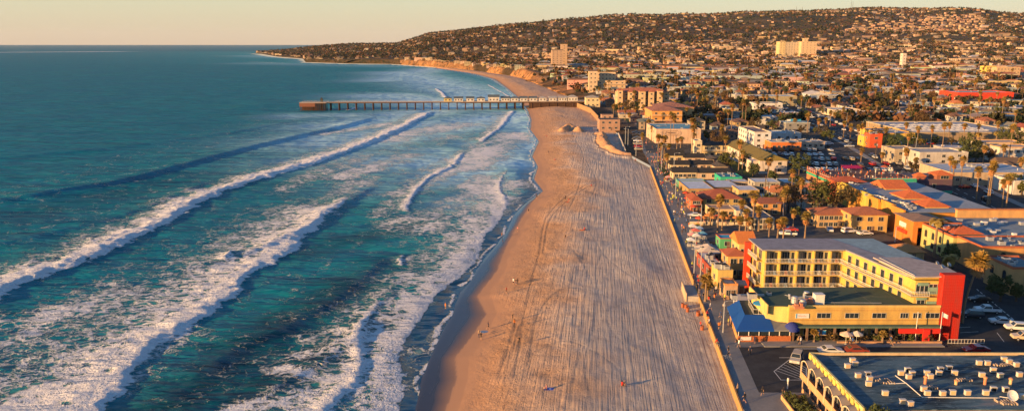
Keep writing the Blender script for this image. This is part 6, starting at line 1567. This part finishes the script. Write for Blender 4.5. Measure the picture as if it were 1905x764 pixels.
# far houses: one mesh
V, F, COL, MI = [], [], [], []
def addq(vs, col): 
    o = len(V); V.extend(vs); F.append((o, o+1, o+2, o+3)); COL.append((*col, 1))
for x, y, px, py, z in far_h:
    patch = dens_patch(px, py); w_, d = q.uniform(11, 24), q.uniform(8, 13); h = q.choice((3.2, 3.4, 6, 6.2)); z -= 1
    if q.random() < .05: w_ *= 2; h += 3
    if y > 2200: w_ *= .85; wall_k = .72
    else: wall_k = 1
    h += 1
    wc = q.choice(WALLS)[1]; 
    if patch or q.random() < .3: wc = (.60,.42,.30)
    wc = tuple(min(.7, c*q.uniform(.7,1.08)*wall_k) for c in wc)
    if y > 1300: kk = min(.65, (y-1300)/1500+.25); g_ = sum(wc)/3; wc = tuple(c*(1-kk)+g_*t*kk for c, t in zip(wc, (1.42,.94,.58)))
    rn, rc = q.choice(list(ROOFS.values())); 
    if q.random() < .3+.4*(y > 1800): rc = q.choice(((.20,.15,.115),(.30,.17,.10),(.26,.20,.15)))
    W2 = w_/2; a = q.choice((0, 0, .2, -.3)) if y > 1500 else 0; ca, sa = math.cos(a), math.sin(a)
    T = lambda X, Y_, Z: (x+X*ca-Y_*sa, y+X*sa+Y_*ca, z+Z)
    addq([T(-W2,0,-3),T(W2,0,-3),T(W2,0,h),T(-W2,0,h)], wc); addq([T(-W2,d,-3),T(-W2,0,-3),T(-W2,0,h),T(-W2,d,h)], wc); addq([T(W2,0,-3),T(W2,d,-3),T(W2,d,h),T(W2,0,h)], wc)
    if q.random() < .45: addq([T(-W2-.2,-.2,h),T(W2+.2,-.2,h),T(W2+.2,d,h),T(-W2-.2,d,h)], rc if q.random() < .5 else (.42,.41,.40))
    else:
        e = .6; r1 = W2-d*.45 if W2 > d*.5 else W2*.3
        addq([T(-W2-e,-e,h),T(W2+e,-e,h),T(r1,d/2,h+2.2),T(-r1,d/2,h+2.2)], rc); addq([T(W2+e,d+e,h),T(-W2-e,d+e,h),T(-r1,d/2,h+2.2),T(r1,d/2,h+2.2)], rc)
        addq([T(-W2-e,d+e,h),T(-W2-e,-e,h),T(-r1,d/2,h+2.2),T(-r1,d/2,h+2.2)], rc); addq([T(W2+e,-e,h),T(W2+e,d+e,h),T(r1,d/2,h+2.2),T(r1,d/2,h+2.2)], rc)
    nwin = int(w_/3.5); dk = (.03,.035,.04)
    if y < 3000:
        for f in range(1 if h < 5.5 else 2):
            for i in range(nwin):
                cx_ = -W2+(i+.5)*w_/nwin; zz = 1.9+f*2.9; addq([T(cx_-.8,-.03,zz),T(cx_+.8,-.03,zz),T(cx_+.8,-.03,zz+1.3),T(cx_-.8,-.03,zz+1.3)], dk)
            for i in range(2): cy_ = d*(.3+.4*i); zz = 1.9+f*2.9; addq([T(-W2-.03,cy_+.7,zz),T(-W2-.03,cy_-.7,zz),T(-W2-.03,cy_-.7,zz+1.3),T(-W2-.03,cy_+.7,zz+1.3)], dk)
m, nt, b_ = newmat('far_house_paint'); a_ = attr(nt, 'Col'); L(nt, a_.outputs['Color'], b_.inputs['Base Color']); setp(b_, .85, .2)
o = link('distant_houses', npmesh('distant_houses', V, F, [m], {'Col': np.array(COL)})); tag(o, 'hundreds of small pale and red roofed houses spreading inland and up the hillside', 'houses', None, 'stuff')

# ---- broadleaf trees
TP = [tree_proto(7,3.2,1), tree_proto(9,4.2,2,n=36), tree_proto(6,2.6,3,'leafwarm',24), tree_proto(10,4.6,4,'leafwarm',40), tree_proto(5,2.4,5,'leaf',20), tree_proto(12,3.4,6,'leaf',34,34,1.5)]
tn = ['round dark green tree','large spreading dark green tree','small brownish tree','large brownish green tree','low bushy dark green tree','tall narrow dark tree']
q = random.Random(55); spots = []
hand = [(1318,262),(1290,185),(1210,190),(1420,245),(1452,235),(1560,228),(1500,235),(1370,300),(1385,312),(1400,330),(1352,318),(1480,355),(1430,385),(1466,395),(1520,395),(1478,408),(1555,395),(1700,275),(1720,270),(1740,272),(1770,272),(1800,272),(1830,274),(1870,272),(1890,275),(1840,300),(1815,302),(1850,290),(1660,285),(1630,268),(1700,322),(1790,312),(1885,355),(1900,362),(1770,500),(1860,560),(1890,560),(1620,222),(1570,224),(1490,200),(1385,215),(1280,215),(1300,222)]
for a, c in hand: x, y = G(a, c); spots.append((x, y))
tries = 0
while len(spots) < 180 and tries < 20000:
    tries += 1; y = 262+(q.random()**1.1)*640; x = q.uniform(float(xback(y))+14, y*.68+20)
    if y < 380 and x < 100: continue
    if blocked(x, y, 1.0) or (x < xback(y)+45 and y < 560): continue
    if any((x-a)**2+(y-c)**2 < 16 for a, c in spots[-40:]): continue
    spots.append((x, y))
for x, y in spots:
    k = q.choices(range(6), [3,2,2,2,3,1])[0]
    if y < 260: k = 4
    r = copy_tree(TP[k]); r.location = (x, y, land(x, y)); s = q.uniform(.75, 1.2); r.scale = (s, s, s*q.uniform(.9,1.1)); r.rotation_euler.z = q.uniform(0, 6.3)
    pend(r, tn[k], 'tree', 'broadleaf trees of the town')
n2 = 0
while npalm < 296 and n2 < 4000:
    n2 += 1; y = 300+(q.random()**1.0)*900; x = q.uniform(float(xback(y))+20, y*.68)
    if any(a-1 < x < b2+1 and c-1 < y < d+1 for a, b2, c, d in OCC): continue
    if blocked(x, y, .5) and q.random() > .1: continue
    put_palm(x, y, land(x, y), q.choice((9, 12, 14, 16, 18))); npalm += 1
# motel corner tree and planter shrubs, alley hedge
def bush(x, y, z, s, look, mat='leaf', parent=None):
    qq = random.Random(int(x*7+y)); o = crown_mb(1.2*s, .9*s, qq, 14, 26, .6, .13*s).build('shrub', M[mat], None, loc=(x, y, z)); return pend(o, look, 'shrub', 'shrubs in the beach planters')
r = copy_tree(TP[0]); x, y = G(1618, 764, 9); r.location = (x, 102.6, 3); r.scale = (.55,.55,1.09); tag(r, 'tree crown rising over the near edge of the arcade motel roof', 'tree', 'broadleaf trees of the town')
for x, y, s in ((45,120.2,1.1),(46.2,119.3,1.2),(45.2,117.6,1.2),(46.6,116.8,1.1),(45.5,115.2,1.1),(46.5,113.8,1.2),(45.2,112.4,1.0),(44.9,118.9,.8)): bush(x, y, 3.4, s, 'dense shrub in the motel corner planter')
for k in range(9): bush(56+k*3.1, 146.9, 3.3, .7+.3*(k%3), 'leafy shrub in the arcade planter', 'leaf' if k%2 else 'leafwarm')
for p_ in TP+[c for rr in PP for c in rr]:
    for c in list(p_.children): bpy.data.objects.remove(c)
    bpy.data.objects.remove(p_)
# far trees: leaf clump mesh
def far_trees():
    q = np.random.RandomState(9); pts = []
    n = 52000
    y = 560+(q.rand(n)**1.35)*4700; x = xback(y)+6+q.rand(n)*(y*.70+60-xback(y)); z = hill_h(x, y)
    d = y*cp+(HC-z)*sp; px = CX+FPX*x/d; py = CY+FPX*((HC-z)*cp-y*sp)/d
    bxx = np.interp(y, [p[1] for p in bvl], [p[0] for p in bvl])
    keep = (px > 440) & (px < 1960) & (x > xback(y)+3) & ~((y < 860) & (x > bxx-6) & (x < bxx+24)) & ~((y > 436) & (y < 462))
    dens = np.where(y < 900, .12, np.where(y < 1500, .25, np.where(y < 2600, .55, .95)))
    patch = (px > 1565) & (px < 1830) & (py > 30) & (py < 62) & (py > 62-(px-1500)*.13)
    dens = np.where(patch, .12, dens)
    clump = fbm(x/60, y/90, 3); dens = dens*np.clip(.45+1.6*(clump-.25), .25, 1.5)
    dens = np.where((px < 1000) & (y > 1300), dens*1.9, dens)
    dens = np.where((x < xback(y)+40) & (y < 860), 0, dens)
    keep &= q.rand(n) < dens
    x, y, z = x[keep], y[keep], z[keep]
    ok = np.ones(len(x), bool)
    for a, b2, c, d2 in OCC: ok &= ~((x > a) & (x < b2) & (y > c) & (y < d2))
    x, y, z = x[ok], y[ok], z[ok]
    m = len(x); print('far trees', m)
    H = q.uniform(5, 10.5, m)*(1+.25*(y > 2500)); Rr = H*q.uniform(.36, .55, m)
    palm = q.rand(m) < .07; H = np.where(palm, q.uniform(9, 16, m), H); Rr = np.where(palm, 2.2, Rr)
    K = np.where(y < 1300, 46, np.where(y < 2400, 24, 13)); 
    tree = np.repeat(np.arange(m), K); t = len(tree)
    u = q.randn(t, 3); u /= np.linalg.norm(u, axis=1)[:,None]; rad_ = q.uniform(.45, 1.0, t)[:,None]
    lump = 1+.35*np.sin(u[:,:1]*5+tree[:,None]*1.7)*np.cos(u[:,1:2]*4+tree[:,None])
    P = u*rad_*lump*Rr[tree][:,None]*np.array([1,1,.75]); P[:,0] += x[tree]; P[:,1] += y[tree]; P[:,2] += z[tree]+H[tree]-Rr[tree]*.7-.3
    s = np.where(palm, .8, Rr*.42)[tree]*q.uniform(.6, 1.2, t)*np.where(K[tree] < 20, 1.35, 1)
    nrm = u+q.randn(t, 3)*.5; nrm /= np.linalg.norm(nrm, axis=1)[:,None]
    a = np.cross(nrm, q.randn(t, 3)); a /= np.linalg.norm(a, axis=1)[:,None]; b2 = np.cross(nrm, a)
    a *= s[:,None]; b2 *= s[:,None]*.7
    VV = np.stack([P-a, P-b2, P+a, P+b2], 1).reshape(-1, 3)
    base = np.array([[.022,.032,.016],[.050,.044,.020],[.090,.052,.026],[.13,.062,.030],[.030,.036,.022]])[q.randint(0, 5, m)]
    base = np.where(palm[:,None], np.array([.13,.09,.04]), base)
    col = base[tree]*q.uniform(.75, 1.3, t)[:,None]; col = np.concatenate([col, np.ones((t,1))], 1)
    # palm stems
    ip = np.where(palm & (y < 1600))[0]
    sv = []; 
    for i in ip:
        sv += [(x[i]-.25,y[i],z[i]),(x[i]+.25,y[i],z[i]),(x[i]+.2,y[i],z[i]+H[i]-1),(x[i]-.2,y[i],z[i]+H[i]-1)]
    if sv:
        VV = np.concatenate([VV, np.array(sv)]); col = np.concatenate([col, np.tile([.16,.10,.07,1], (len(ip), 1))])
    m_, nt, b_ = newmat('far_foliage'); a_ = attr(nt, 'Col'); L(nt, a_.outputs['Color'], b_.inputs['Base Color']); setp(b_, .85, .1)
    o = link('distant_trees', npmesh('distant_trees', VV, np.arange(len(VV)).reshape(-1, 4), [m_], {'Col': col})); tag(o, 'mass of dark green and brown trees filling the town and the hillside', 'trees', None, 'stuff')
far_trees()
# ridge masts
for k, (px, h, y) in enumerate([(1582,48,4300),(1585,42,4300),(1481,30,4200),(1492,28,4200)]):
    x = XA(px, y, 200); z = land(x, y); b = MB()
    for sx_ in (-1.6, 1.6): b.tube([(sx_,0,-2),(0,0,h)], [.4,.2], 4)
    for j in range(6): b.tube([(-1.6*(1-j/6),0,h*j/6),(1.6*(1-(j+1)/6),0,h*(j+1)/6)], .14, 4)
    o = b.build('radio_mast', M['wood'], None, loc=(x, y, z)); tag(o, ['taller mast of the right pair on the hill crest','shorter mast of the right pair on the hill crest','left mast of the left pair on the hill crest','right mast of the left pair on the hill crest'][k], 'mast')

# ---- cars
CP = {k: car_parts(k) for k in ('sedan', 'suv', 'pickup')}
CS = {k: car_parts(k, True) for k in ('sedan', 'suv', 'pickup')}
CARC = [('white', (.70,.70,.70)), ('silver', (.42,.43,.44)), ('black', (.02,.02,.022)), ('dark grey', (.09,.09,.10)), ('red', (.35,.015,.015)), ('dark blue', (.02,.04,.10)), ('pale gold', (.45,.38,.28))]
def near_car(kind, x, y, rz, col, label):
    r = copy_tree(CP[kind]); r.location = (x, y, 3.016); r.rotation_euler.z = rz
    for c in r.children:
        if c.name.startswith('body'): c.color = (*col, 1)
    return tag(r, label, 'car', 'cars parked and driving near the beach')
g = lambda a, b_: G(a, b_, 3)
near_car('suv', *g(1481,672), rad(-118), (.36,.34,.30), 'pale beige suv facing the viewer beside the hatched lines')
near_car('sedan', *g(1815,655), rad(182), (.30,.015,.02), 'dark red hatchback driving along the street behind the tar roof')
near_car('pickup', *g(1836,581), rad(172), (.68,.68,.68), 'white pickup truck parked in the alley lot')
near_car('sedan', *g(1862,602), rad(168), (.60,.60,.60), 'white coupe parked between the pickup and the white suv')
near_car('suv', *g(1892,614), rad(168), (.60,.60,.60), 'white suv parked at the right frame edge of the alley lot')
near_car('sedan', *g(1822,561), rad(172), (.02,.02,.022), 'black sedan parked beyond the white pickup in the alley lot')
near_car('suv', *g(1807,590), rad(170), (.02,.03,.05), 'black suv in deep shade left of the white coupe')
near_car('suv', *g(1905,632), rad(168), (.5,.40,.28), 'pale gold suv cut by the right frame edge')
near_car('sedan', *g(1545,657), 0, (.60,.60,.60), 'white sedan almost hidden behind the tar roof parapet')
near_car('sedan', *g(1592,656), 0, (.25,.04,.03), 'red and white car almost hidden behind the tar roof parapet')
near_car('suv', *g(1580,433), rad(10), (.68,.68,.68), 'white van parked before the brown tiled motel')
near_car('suv', *g(1583,427), rad(75), (.05,.05,.06), 'black suv parked behind the white van at the brown tiled motel')
near_car('sedan', *g(1543,430), rad(75), (.5,.52,.55), 'silver car parked under the gallery of the brown tiled motel')
near_car('sedan', *g(1609,437), rad(8), (.60,.60,.60), 'white car parked right of the white van')
near_car('sedan', *g(1622,431), rad(8), (.62,.62,.62), 'white sedan parked below the ochre motel end block')
near_car('pickup', *g(1466,438), rad(170), (.66,.66,.66), 'white pickup parked between two palms on the town street')
near_car('sedan', *g(1470,430), rad(170), (.35,.03,.03), 'red car behind the white pickup on the town street')
near_car('sedan', *g(1292,403), rad(175), (.62,.62,.62), 'white car parked beside the red restaurant patio')
q = random.Random(17); ncar = 0
def far_car(x, y, rz, z=3.02, grp='cars in the town lots and streets'):
    global ncar
    k = q.choice(('sedan','sedan','suv','suv','pickup')); cn, cc = q.choices(CARC, [4,3,2,2,1,1,1])[0]
    o = link('parked_car', CS[k]); o.location = (x, y, z); o.rotation_euler.z = rz; o.color = (*cc, 1); ncar += 1
    pend(o, f"{cn} {dict(sedan='car', suv='suv', pickup='pickup')[k]}", 'car', grp)
for row in range(5):
    for k in range(14):
        if q.random() < .78: far_car(132.5+k*3, 358.5+row*17, PI/2+q.uniform(-.03,.03))
for k in range(7): far_car(*g(1183+k*.9, 248+k*5.3), rad(5), 3.03)
for j in range(len(bvl)-1):
    a, b_ = Vector(bvl[j]), Vector(bvl[j+1]); d = (b_-a).normalized(); an = math.atan2(d.y, d.x); n = int((b_-a).length/7)
    for k in range(n):
        p = a+(b_-a)*(k/n)
        if q.random() < .55: far_car(p.x-2.6, p.y, an)
        if q.random() < .6: far_car(p.x+18.6, p.y, an)
        if q.random() < .22: far_car(p.x+3.4, p.y, an+PI)
        if q.random() < .22: far_car(p.x+12, p.y, an)
for px, py in ((1795,350),(1782,386),(1789,393),(1797,398),(1807,397),(1774,392),(1866,338),(1880,345),(1896,352)): far_car(*g(px, py), rad(10+q.uniform(-5,5)))
for yy, x0, x1 in ((443,130,420),(455,130,420),(238,62,75),(620,200,420),(706,170,420)):
    x = x0
    while x < x1:
        if q.random() < .5 and not any(a < x < b2 and c < yy < d for a, b2, c, d in OCC): far_car(x, yy, 0 if q.random() < .5 else PI)
        x += 6.5
for p_ in CP.values():
    for c in list(p_.children): bpy.data.objects.remove(c)
    bpy.data.objects.remove(p_)

# ---- people
PM = {(p, s): person_mesh(p, s) for p in POSES for s in ((False, True) if p in ('standing', 'walking') else (False,))}
SH = [('black', (.02,.02,.025)), ('red', (.42,.03,.02)), ('white', (.62,.60,.58)), ('grey', (.22,.22,.23)), ('blue', (.04,.10,.28)), ('orange', (.55,.17,.04)), ('lime', (.40,.45,.06)), ('navy', (.02,.03,.07)), ('tan', (.40,.28,.18)), ('pink', (.50,.20,.20))]
q = random.Random(91)
def person(x, y, z, pose=None, col=None, where='on the boardwalk', rz=None, group='people on the boardwalk'):
    pose = pose or q.choice(('standing','walking','walking','walking')); cn, cc = next((s for s in SH if s[0] == col), None) or q.choice(SH)
    sh = q.random() < .4 and pose in ('standing','walking'); s = q.uniform(.93, 1.05)
    o = link('person', PM[(pose, sh)]); o.location = (x, y, z); o.rotation_euler.z = q.uniform(0, 6.3) if rz is None else rz; o.scale = (s, s, s); o.color = (*cc, 1)
    return pend(o, f"{pose} person in {cn} top{', shorts,' if sh else ''} {where}", 'person', group)
def sandp(px, py):
    x, y = G(px, py, 1.5)
    for _ in range(3): z = float(sand_z(np.array([x]), np.array([y]))[0]); x, y = G(px, py, z)
    return x, y, z
beach = [(942,545,'red','standing'),(955,529,'white','standing'),(963,529,'black','standing'),(960,530,'black','standing'),(954,597,'black','standing'),(957,607,'orange','walking'),(891,627,'tan','standing'),(895,632,'black','standing'),(908,612,'navy','walking'),(966,640,'black','walking'),(829,575,'orange','standing'),(934,442,'orange','standing'),(963,430,'pink','standing'),(983,396,'black','walking'),(998,369,'black','standing'),(1003,369,'grey','standing'),(1052,371,'black','standing'),(1058,373,'red','sitting'),(1087,427,'red','sitting'),(1052,441,'black','sitting'),(1020,286,'black','walking'),(1157,717,'red','sitting'),(1161,716,'tan','sitting'),(1182,301,'red','walking'),(1136,297,'red','standing'),(1017,256,'red','standing'),(1012,257,'black','standing'),(1028,246,'grey','standing'),(1031,236,'black','walking'),(1050,222,'black','standing'),(1099,213,'black','walking'),(1001,216,'black','standing'),(1027,232,'navy','walking'),(1009,222,'black','walking'),(1045,214,'black','standing'),(1023,203,'black','walking'),(1022,208,'white','standing'),(1126,252,'black','standing'),(1100,346,'red','sitting'),(1032,298,'red','sitting'),(1017,724,'pink','sitting')]
for px, py, c, po in beach: x, y, z = sandp(px, py); person(x, y, z-.02, po, c, 'on the sand', None, 'people on the beach')
x, y, z = sandp(901, 621); r = MB(); n = 12
b = MB(); b.add([(1.05*math.cos(2*PI*i/n), .28*math.sin(2*PI*i/n)*(1-.25*math.cos(2*PI*i/n)), .03*k) for k in (0,1) for i in range(n)], [tuple(range(n))[::-1], tuple(range(n,2*n))]+[(i,(i+1)%n,n+(i+1)%n,n+i) for i in range(n)])
o = b.build('surfboard', M['white'], None, loc=(x, y, z+.55)); o.rotation_euler = (rad(55), rad(10), rad(35)); tag(o, 'white surfboard carried by the beach walkers near the wet sand', 'surfboard')
for k, (px, py) in enumerate(((1056,376),(1083,428),(1022,723))):
    x, y, z = sandp(px, py); o = MB().box(-.9,.9,-.5,.5,0,.03).box(-.2,.3,-.2,.1,.03,.25).build('beach_towel', M['cloth'], None, ((.45,.10,.04),(.5,.12,.05),(.10,.15,.45))[k], loc=(x, y, z+.01)); tag(o, ['orange towel with a bag below the wet sand point','orange towel with a bag in the middle of the raked sand edge','blue towel with a bag near the bottom edge of the sand'][k], 'towel')
bw = [(1385,748,'black'),(1418,735,'black'),(1456,738,'black'),(1372,730,'tan'),(1352,668,'black'),(1355,658,'black'),(1374,646,'white'),(1370,644,'black'),(1330,645,'red'),(1303,610,'red'),(1337,612,'orange'),(1340,610,'tan'),(1317,600,'orange'),(1319,606,'white'),(1321,576,'white'),(1315,590,'red'),(1308,556,'black'),(1320,560,'black'),(1318,563,'red'),(1330,556,'red'),(1300,550,'grey'),(1297,540,'black'),(1302,545,'black'),(1299,530,'red'),(1298,522,'red'),(1290,519,'black'),(1291,533,'black'),(1310,528,'navy'),(1325,540,'tan'),(1328,548,'black')]
for px, py, c in bw: x, y = G(px, py, 3); person(x, y, 3.0, 'cycling' if px in (1352,1330) else None, c)
def bike(x, y, rz):
    b = MB(); 
    for yy in (-.52, .52): b.tube([(0, yy+.33*math.cos(a*PI/8), .34+.33*math.sin(a*PI/8)) for a in range(17)], .025, 4, cap=False)
    b.tube([(0,-.52,.34),(0,-.15,.8),(0,.42,.82),(0,.52,.34)], .025, 4).tube([(0,-.15,.8),(0,.05,.3),(0,.42,.82)], .025, 4).tube([(0,-.15,.8),(0,-.18,.95)], .03, 4).tube([(-.25,.4,1.05),(0,.42,1.0),(.25,.4,1.05)], .02, 4)
    o = b.build('bicycle', M['metal'], None, loc=(x, y, 3.01)); o.rotation_euler.z = rz; return pend(o, 'bicycle ridden along the boardwalk', 'bicycle', 'bicycles')
for o, *_ in [p for p in PEND if p[0].name.startswith('person') and p[1].startswith('cycling')]: bike(o.location.x, o.location.y, o.rotation_euler.z)
for i in range(190):
    y = 140+(q.random()**.85)*260; x = wallx(y)+q.uniform(1.0, 7.2); person(x, y, 3.0)
for i in range(36): y = 375+q.random()*110; person(wallx(y)+q.uniform(-1, 9), y, 3.0, where='at the beach access')
for i in range(14): x, y = G(q.uniform(1290, 1400), q.uniform(412, 422)); person(x, y, 3.0, None, None, 'on the patio', group='people on patios')
for i in range(58): person(q.uniform(120.5, 149), q.uniform(294, 317), 9.75, q.choice(('standing','standing','walking')), q.choice(('red','orange','black','white','tan')), 'on the terrace', group='people on the rooftop terrace')
for i in range(16): x, y = on_pier(q.uniform(0, pl*.5), q.uniform(.6, 5.8)); person(x, y, dz, 'standing', None, 'on the pier', group='people on the pier')
for i in range(8): person(q.uniform(46,80), q.uniform(144.9,145.8), 3.13, None, None, 'outside the arcade', group='people on the pavement')

# ---- street furniture
def lamp(x, y, H, z=3.0, arms=1, rz=0):
    r = empty('street_lamp', (x, y, z), rz); MB().tube([(0,0,0),(0,0,H)], [.13,.08], 8).build('pole', M['metal'], r)
    for k in range(arms):
        s = 1 if k == 0 else -1; MB().tube([(0,0,H-.1),(s*.8,0,H+.15),(s*1.9,0,H+.1)], .05, 5).build('arm', M['metal'], r); MB().box(-.35,.35,-.12,.12,-.08,.05).build('lamp_head', M['white'], r, loc=(s*2.1,0,H+.08))
    return pend(r, f"{'double' if arms == 2 else 'single'} arm grey street lamp", 'street lamp', 'street lamps')
for px, py, ty in ((1291,510,440),(1303,512,455),(1303,435,380),(1256,375,330),(1456,415,378),(1183,290,258),(1168,272,240),(1163,272,236),(1465,722,717),(1345,618,560),(1665,450,422),(1253,330,285),(1230,322,270)):
    x, y = G(px, py); H = max(1.2, ZT(ty, y)-3)
    if H < 2: MB_ = MB().tube([(0,0,0),(0,0,1.3)], .1, 6).tube([(0,0,1.3),(0,0,1.9)], .16, 6).build('bollard_light', M['white'], None, loc=(x, y, 3)); tag(MB_, 'short white bollard light beside the motel corner planter', 'light')
    else: lamp(x, y, H, 3, 1, q.choice((0, 0, PI)))
for j in range(len(bvl)-1):
    for k in range(2): t = k/2; lamp(bvl[j][0]+(bvl[j+1][0]-bvl[j][0])*t+21, bvl[j][1]+(bvl[j+1][1]-bvl[j][1])*t, 9, 3.1, 1, PI)
poles = []
for px, py, ty in ((1422,373,326),(1428,374,338),(1534,345,302),(1720,226,190),(1412,300,268),(1295,268,240),(1476,270,240),(1628,300,262),(1690,300,270)):
    x, y = G(px, py); H = max(7, min(12, ZT(ty, y)-3)); r = empty('utility_pole', (x, y, 3)); MB().tube([(0,0,0),(0,0,H)], [.17,.12], 7).build('pole', M['bark'], r); MB().box(-1.2,1.2,-.06,.06,H-.9,H-.75).build('crossarm', M['bark'], r)
    MB().lathe([(0,0),(.25,0),(.25,.8),(0,.85)], 8).build('transformer', M['metal'], r, loc=(.35,0,H-2.4)); pend(r, 'brown timber utility pole', 'utility pole', 'utility poles'); poles.append((x, y, 3+H-.8))
for a, b_ in ((0,1),(1,4),(0,4),(2,7)):
    p, qq = Vector(poles[a]), Vector(poles[b_]); bm = MB(); pts = [p.lerp(qq, t/8)-Vector((0,0,1.2*math.sin(PI*t/8))) for t in range(9)]
    bm.tube([t-p for t in pts], .03, 4); pend(bm.build('power_line', M['dark'], None, loc=tuple(p)), 'sagging black power line between timber poles', 'power line', 'power lines')
# vendor tents and stalls beside the boardwalk
for px, py, c, n_ in ((1285,432,(.6,.55,.5),'white'),(1290,440,(.5,.12,.10),'red'),(1297,436,(.25,.36,.5),'pale blue'),(1283,448,(.6,.3,.28),'pink'),(1303,446,(.12,.3,.42),'blue'),(1291,450,(.62,.6,.56),'white'),(1294,430,(.55,.3,.06),'orange'),(1281,458,(.6,.6,.58),'white'),(1240,338,(.55,.3,.28),'pink')):
    x, y = G(px, py); x += .6; r = empty('vendor_tent', (x, y, 3.01)); MB().hip(-1.1,1.1,-1.1,1.1,2.0,.7,.05).build('canopy', M['cloth'], r, c)
    for sx_ in (-1,1):
        for sy in (-1,1): MB().box(sx_-.04,sx_+.04,sy-.04,sy+.04,0,1.98).build('leg', M['metal'], r)
    MB().box(-.9,.9,-.4,.4,0,.75).build('table', M['cloth'], r, (.4,.38,.35)); pend(r, f'{n_} vendor tent beside the boardwalk', 'tent', 'vendor tents')
for k in range(12):
    x, y = G(1300+k*8.5, 414+q.uniform(-3,3)); umbrella(x, y, 3.01, q.choice(((.45,.08,.05),(.5,.2,.06),(.4,.05,.04))), 'red patio umbrella', '', 1.3)
for px, py in ((1290,394),(1284,386),(1279,378),(1276,368)): x, y = G(px, py); umbrella(x, y, 3.01, (.48,.07,.04), 'red patio umbrella', '', 1.4)
tag(MB().obox(G(1283,418), G(1390,420), .35, 2.9, 4.1).build('patio_wall', M['stucco'], None, (.58,.48,.34)), 'low cream patio wall in front of the beige guest house', 'wall')
q = random.Random(3); b = MB(); p0 = (47.4+.113*(188-147), 147)
# boardwalk edge fence along the shop patios
for k in range(6): x, y = wallx(300+k*10)+9.2, 300+k*10; bush(x, y, 3, 1.3, 'hedge bush beside the cottage lawn')
for k, (px, py) in enumerate([(1152,252),(1156,259),(1155,268)]):
    x, y, z = sandp(px, py); o = MB().add([(-3,0,0),(-2,-.7,.1),(2,-.7,.1),(3,0,.2),(2,.7,.1),(-2,.7,.1),(-2,-.6,.7),(2,-.6,.7),(2,.6,.7),(-2,.6,.7),(3.1,0,.8),(-3,0,.6)], [(0,1,5),(1,2,4,5),(2,3,4),(1,6,7,2),(5,4,8,9),(2,7,10,3),(3,10,8,4),(0,11,6,1),(0,5,9,11)]).build('rescue_boat', M['white'], None, loc=(x, y, 1.6)); tag(o, ['farthest','middle','nearest'][k]+' white rescue boat lying beside the white low wall', 'boat')
name_all()
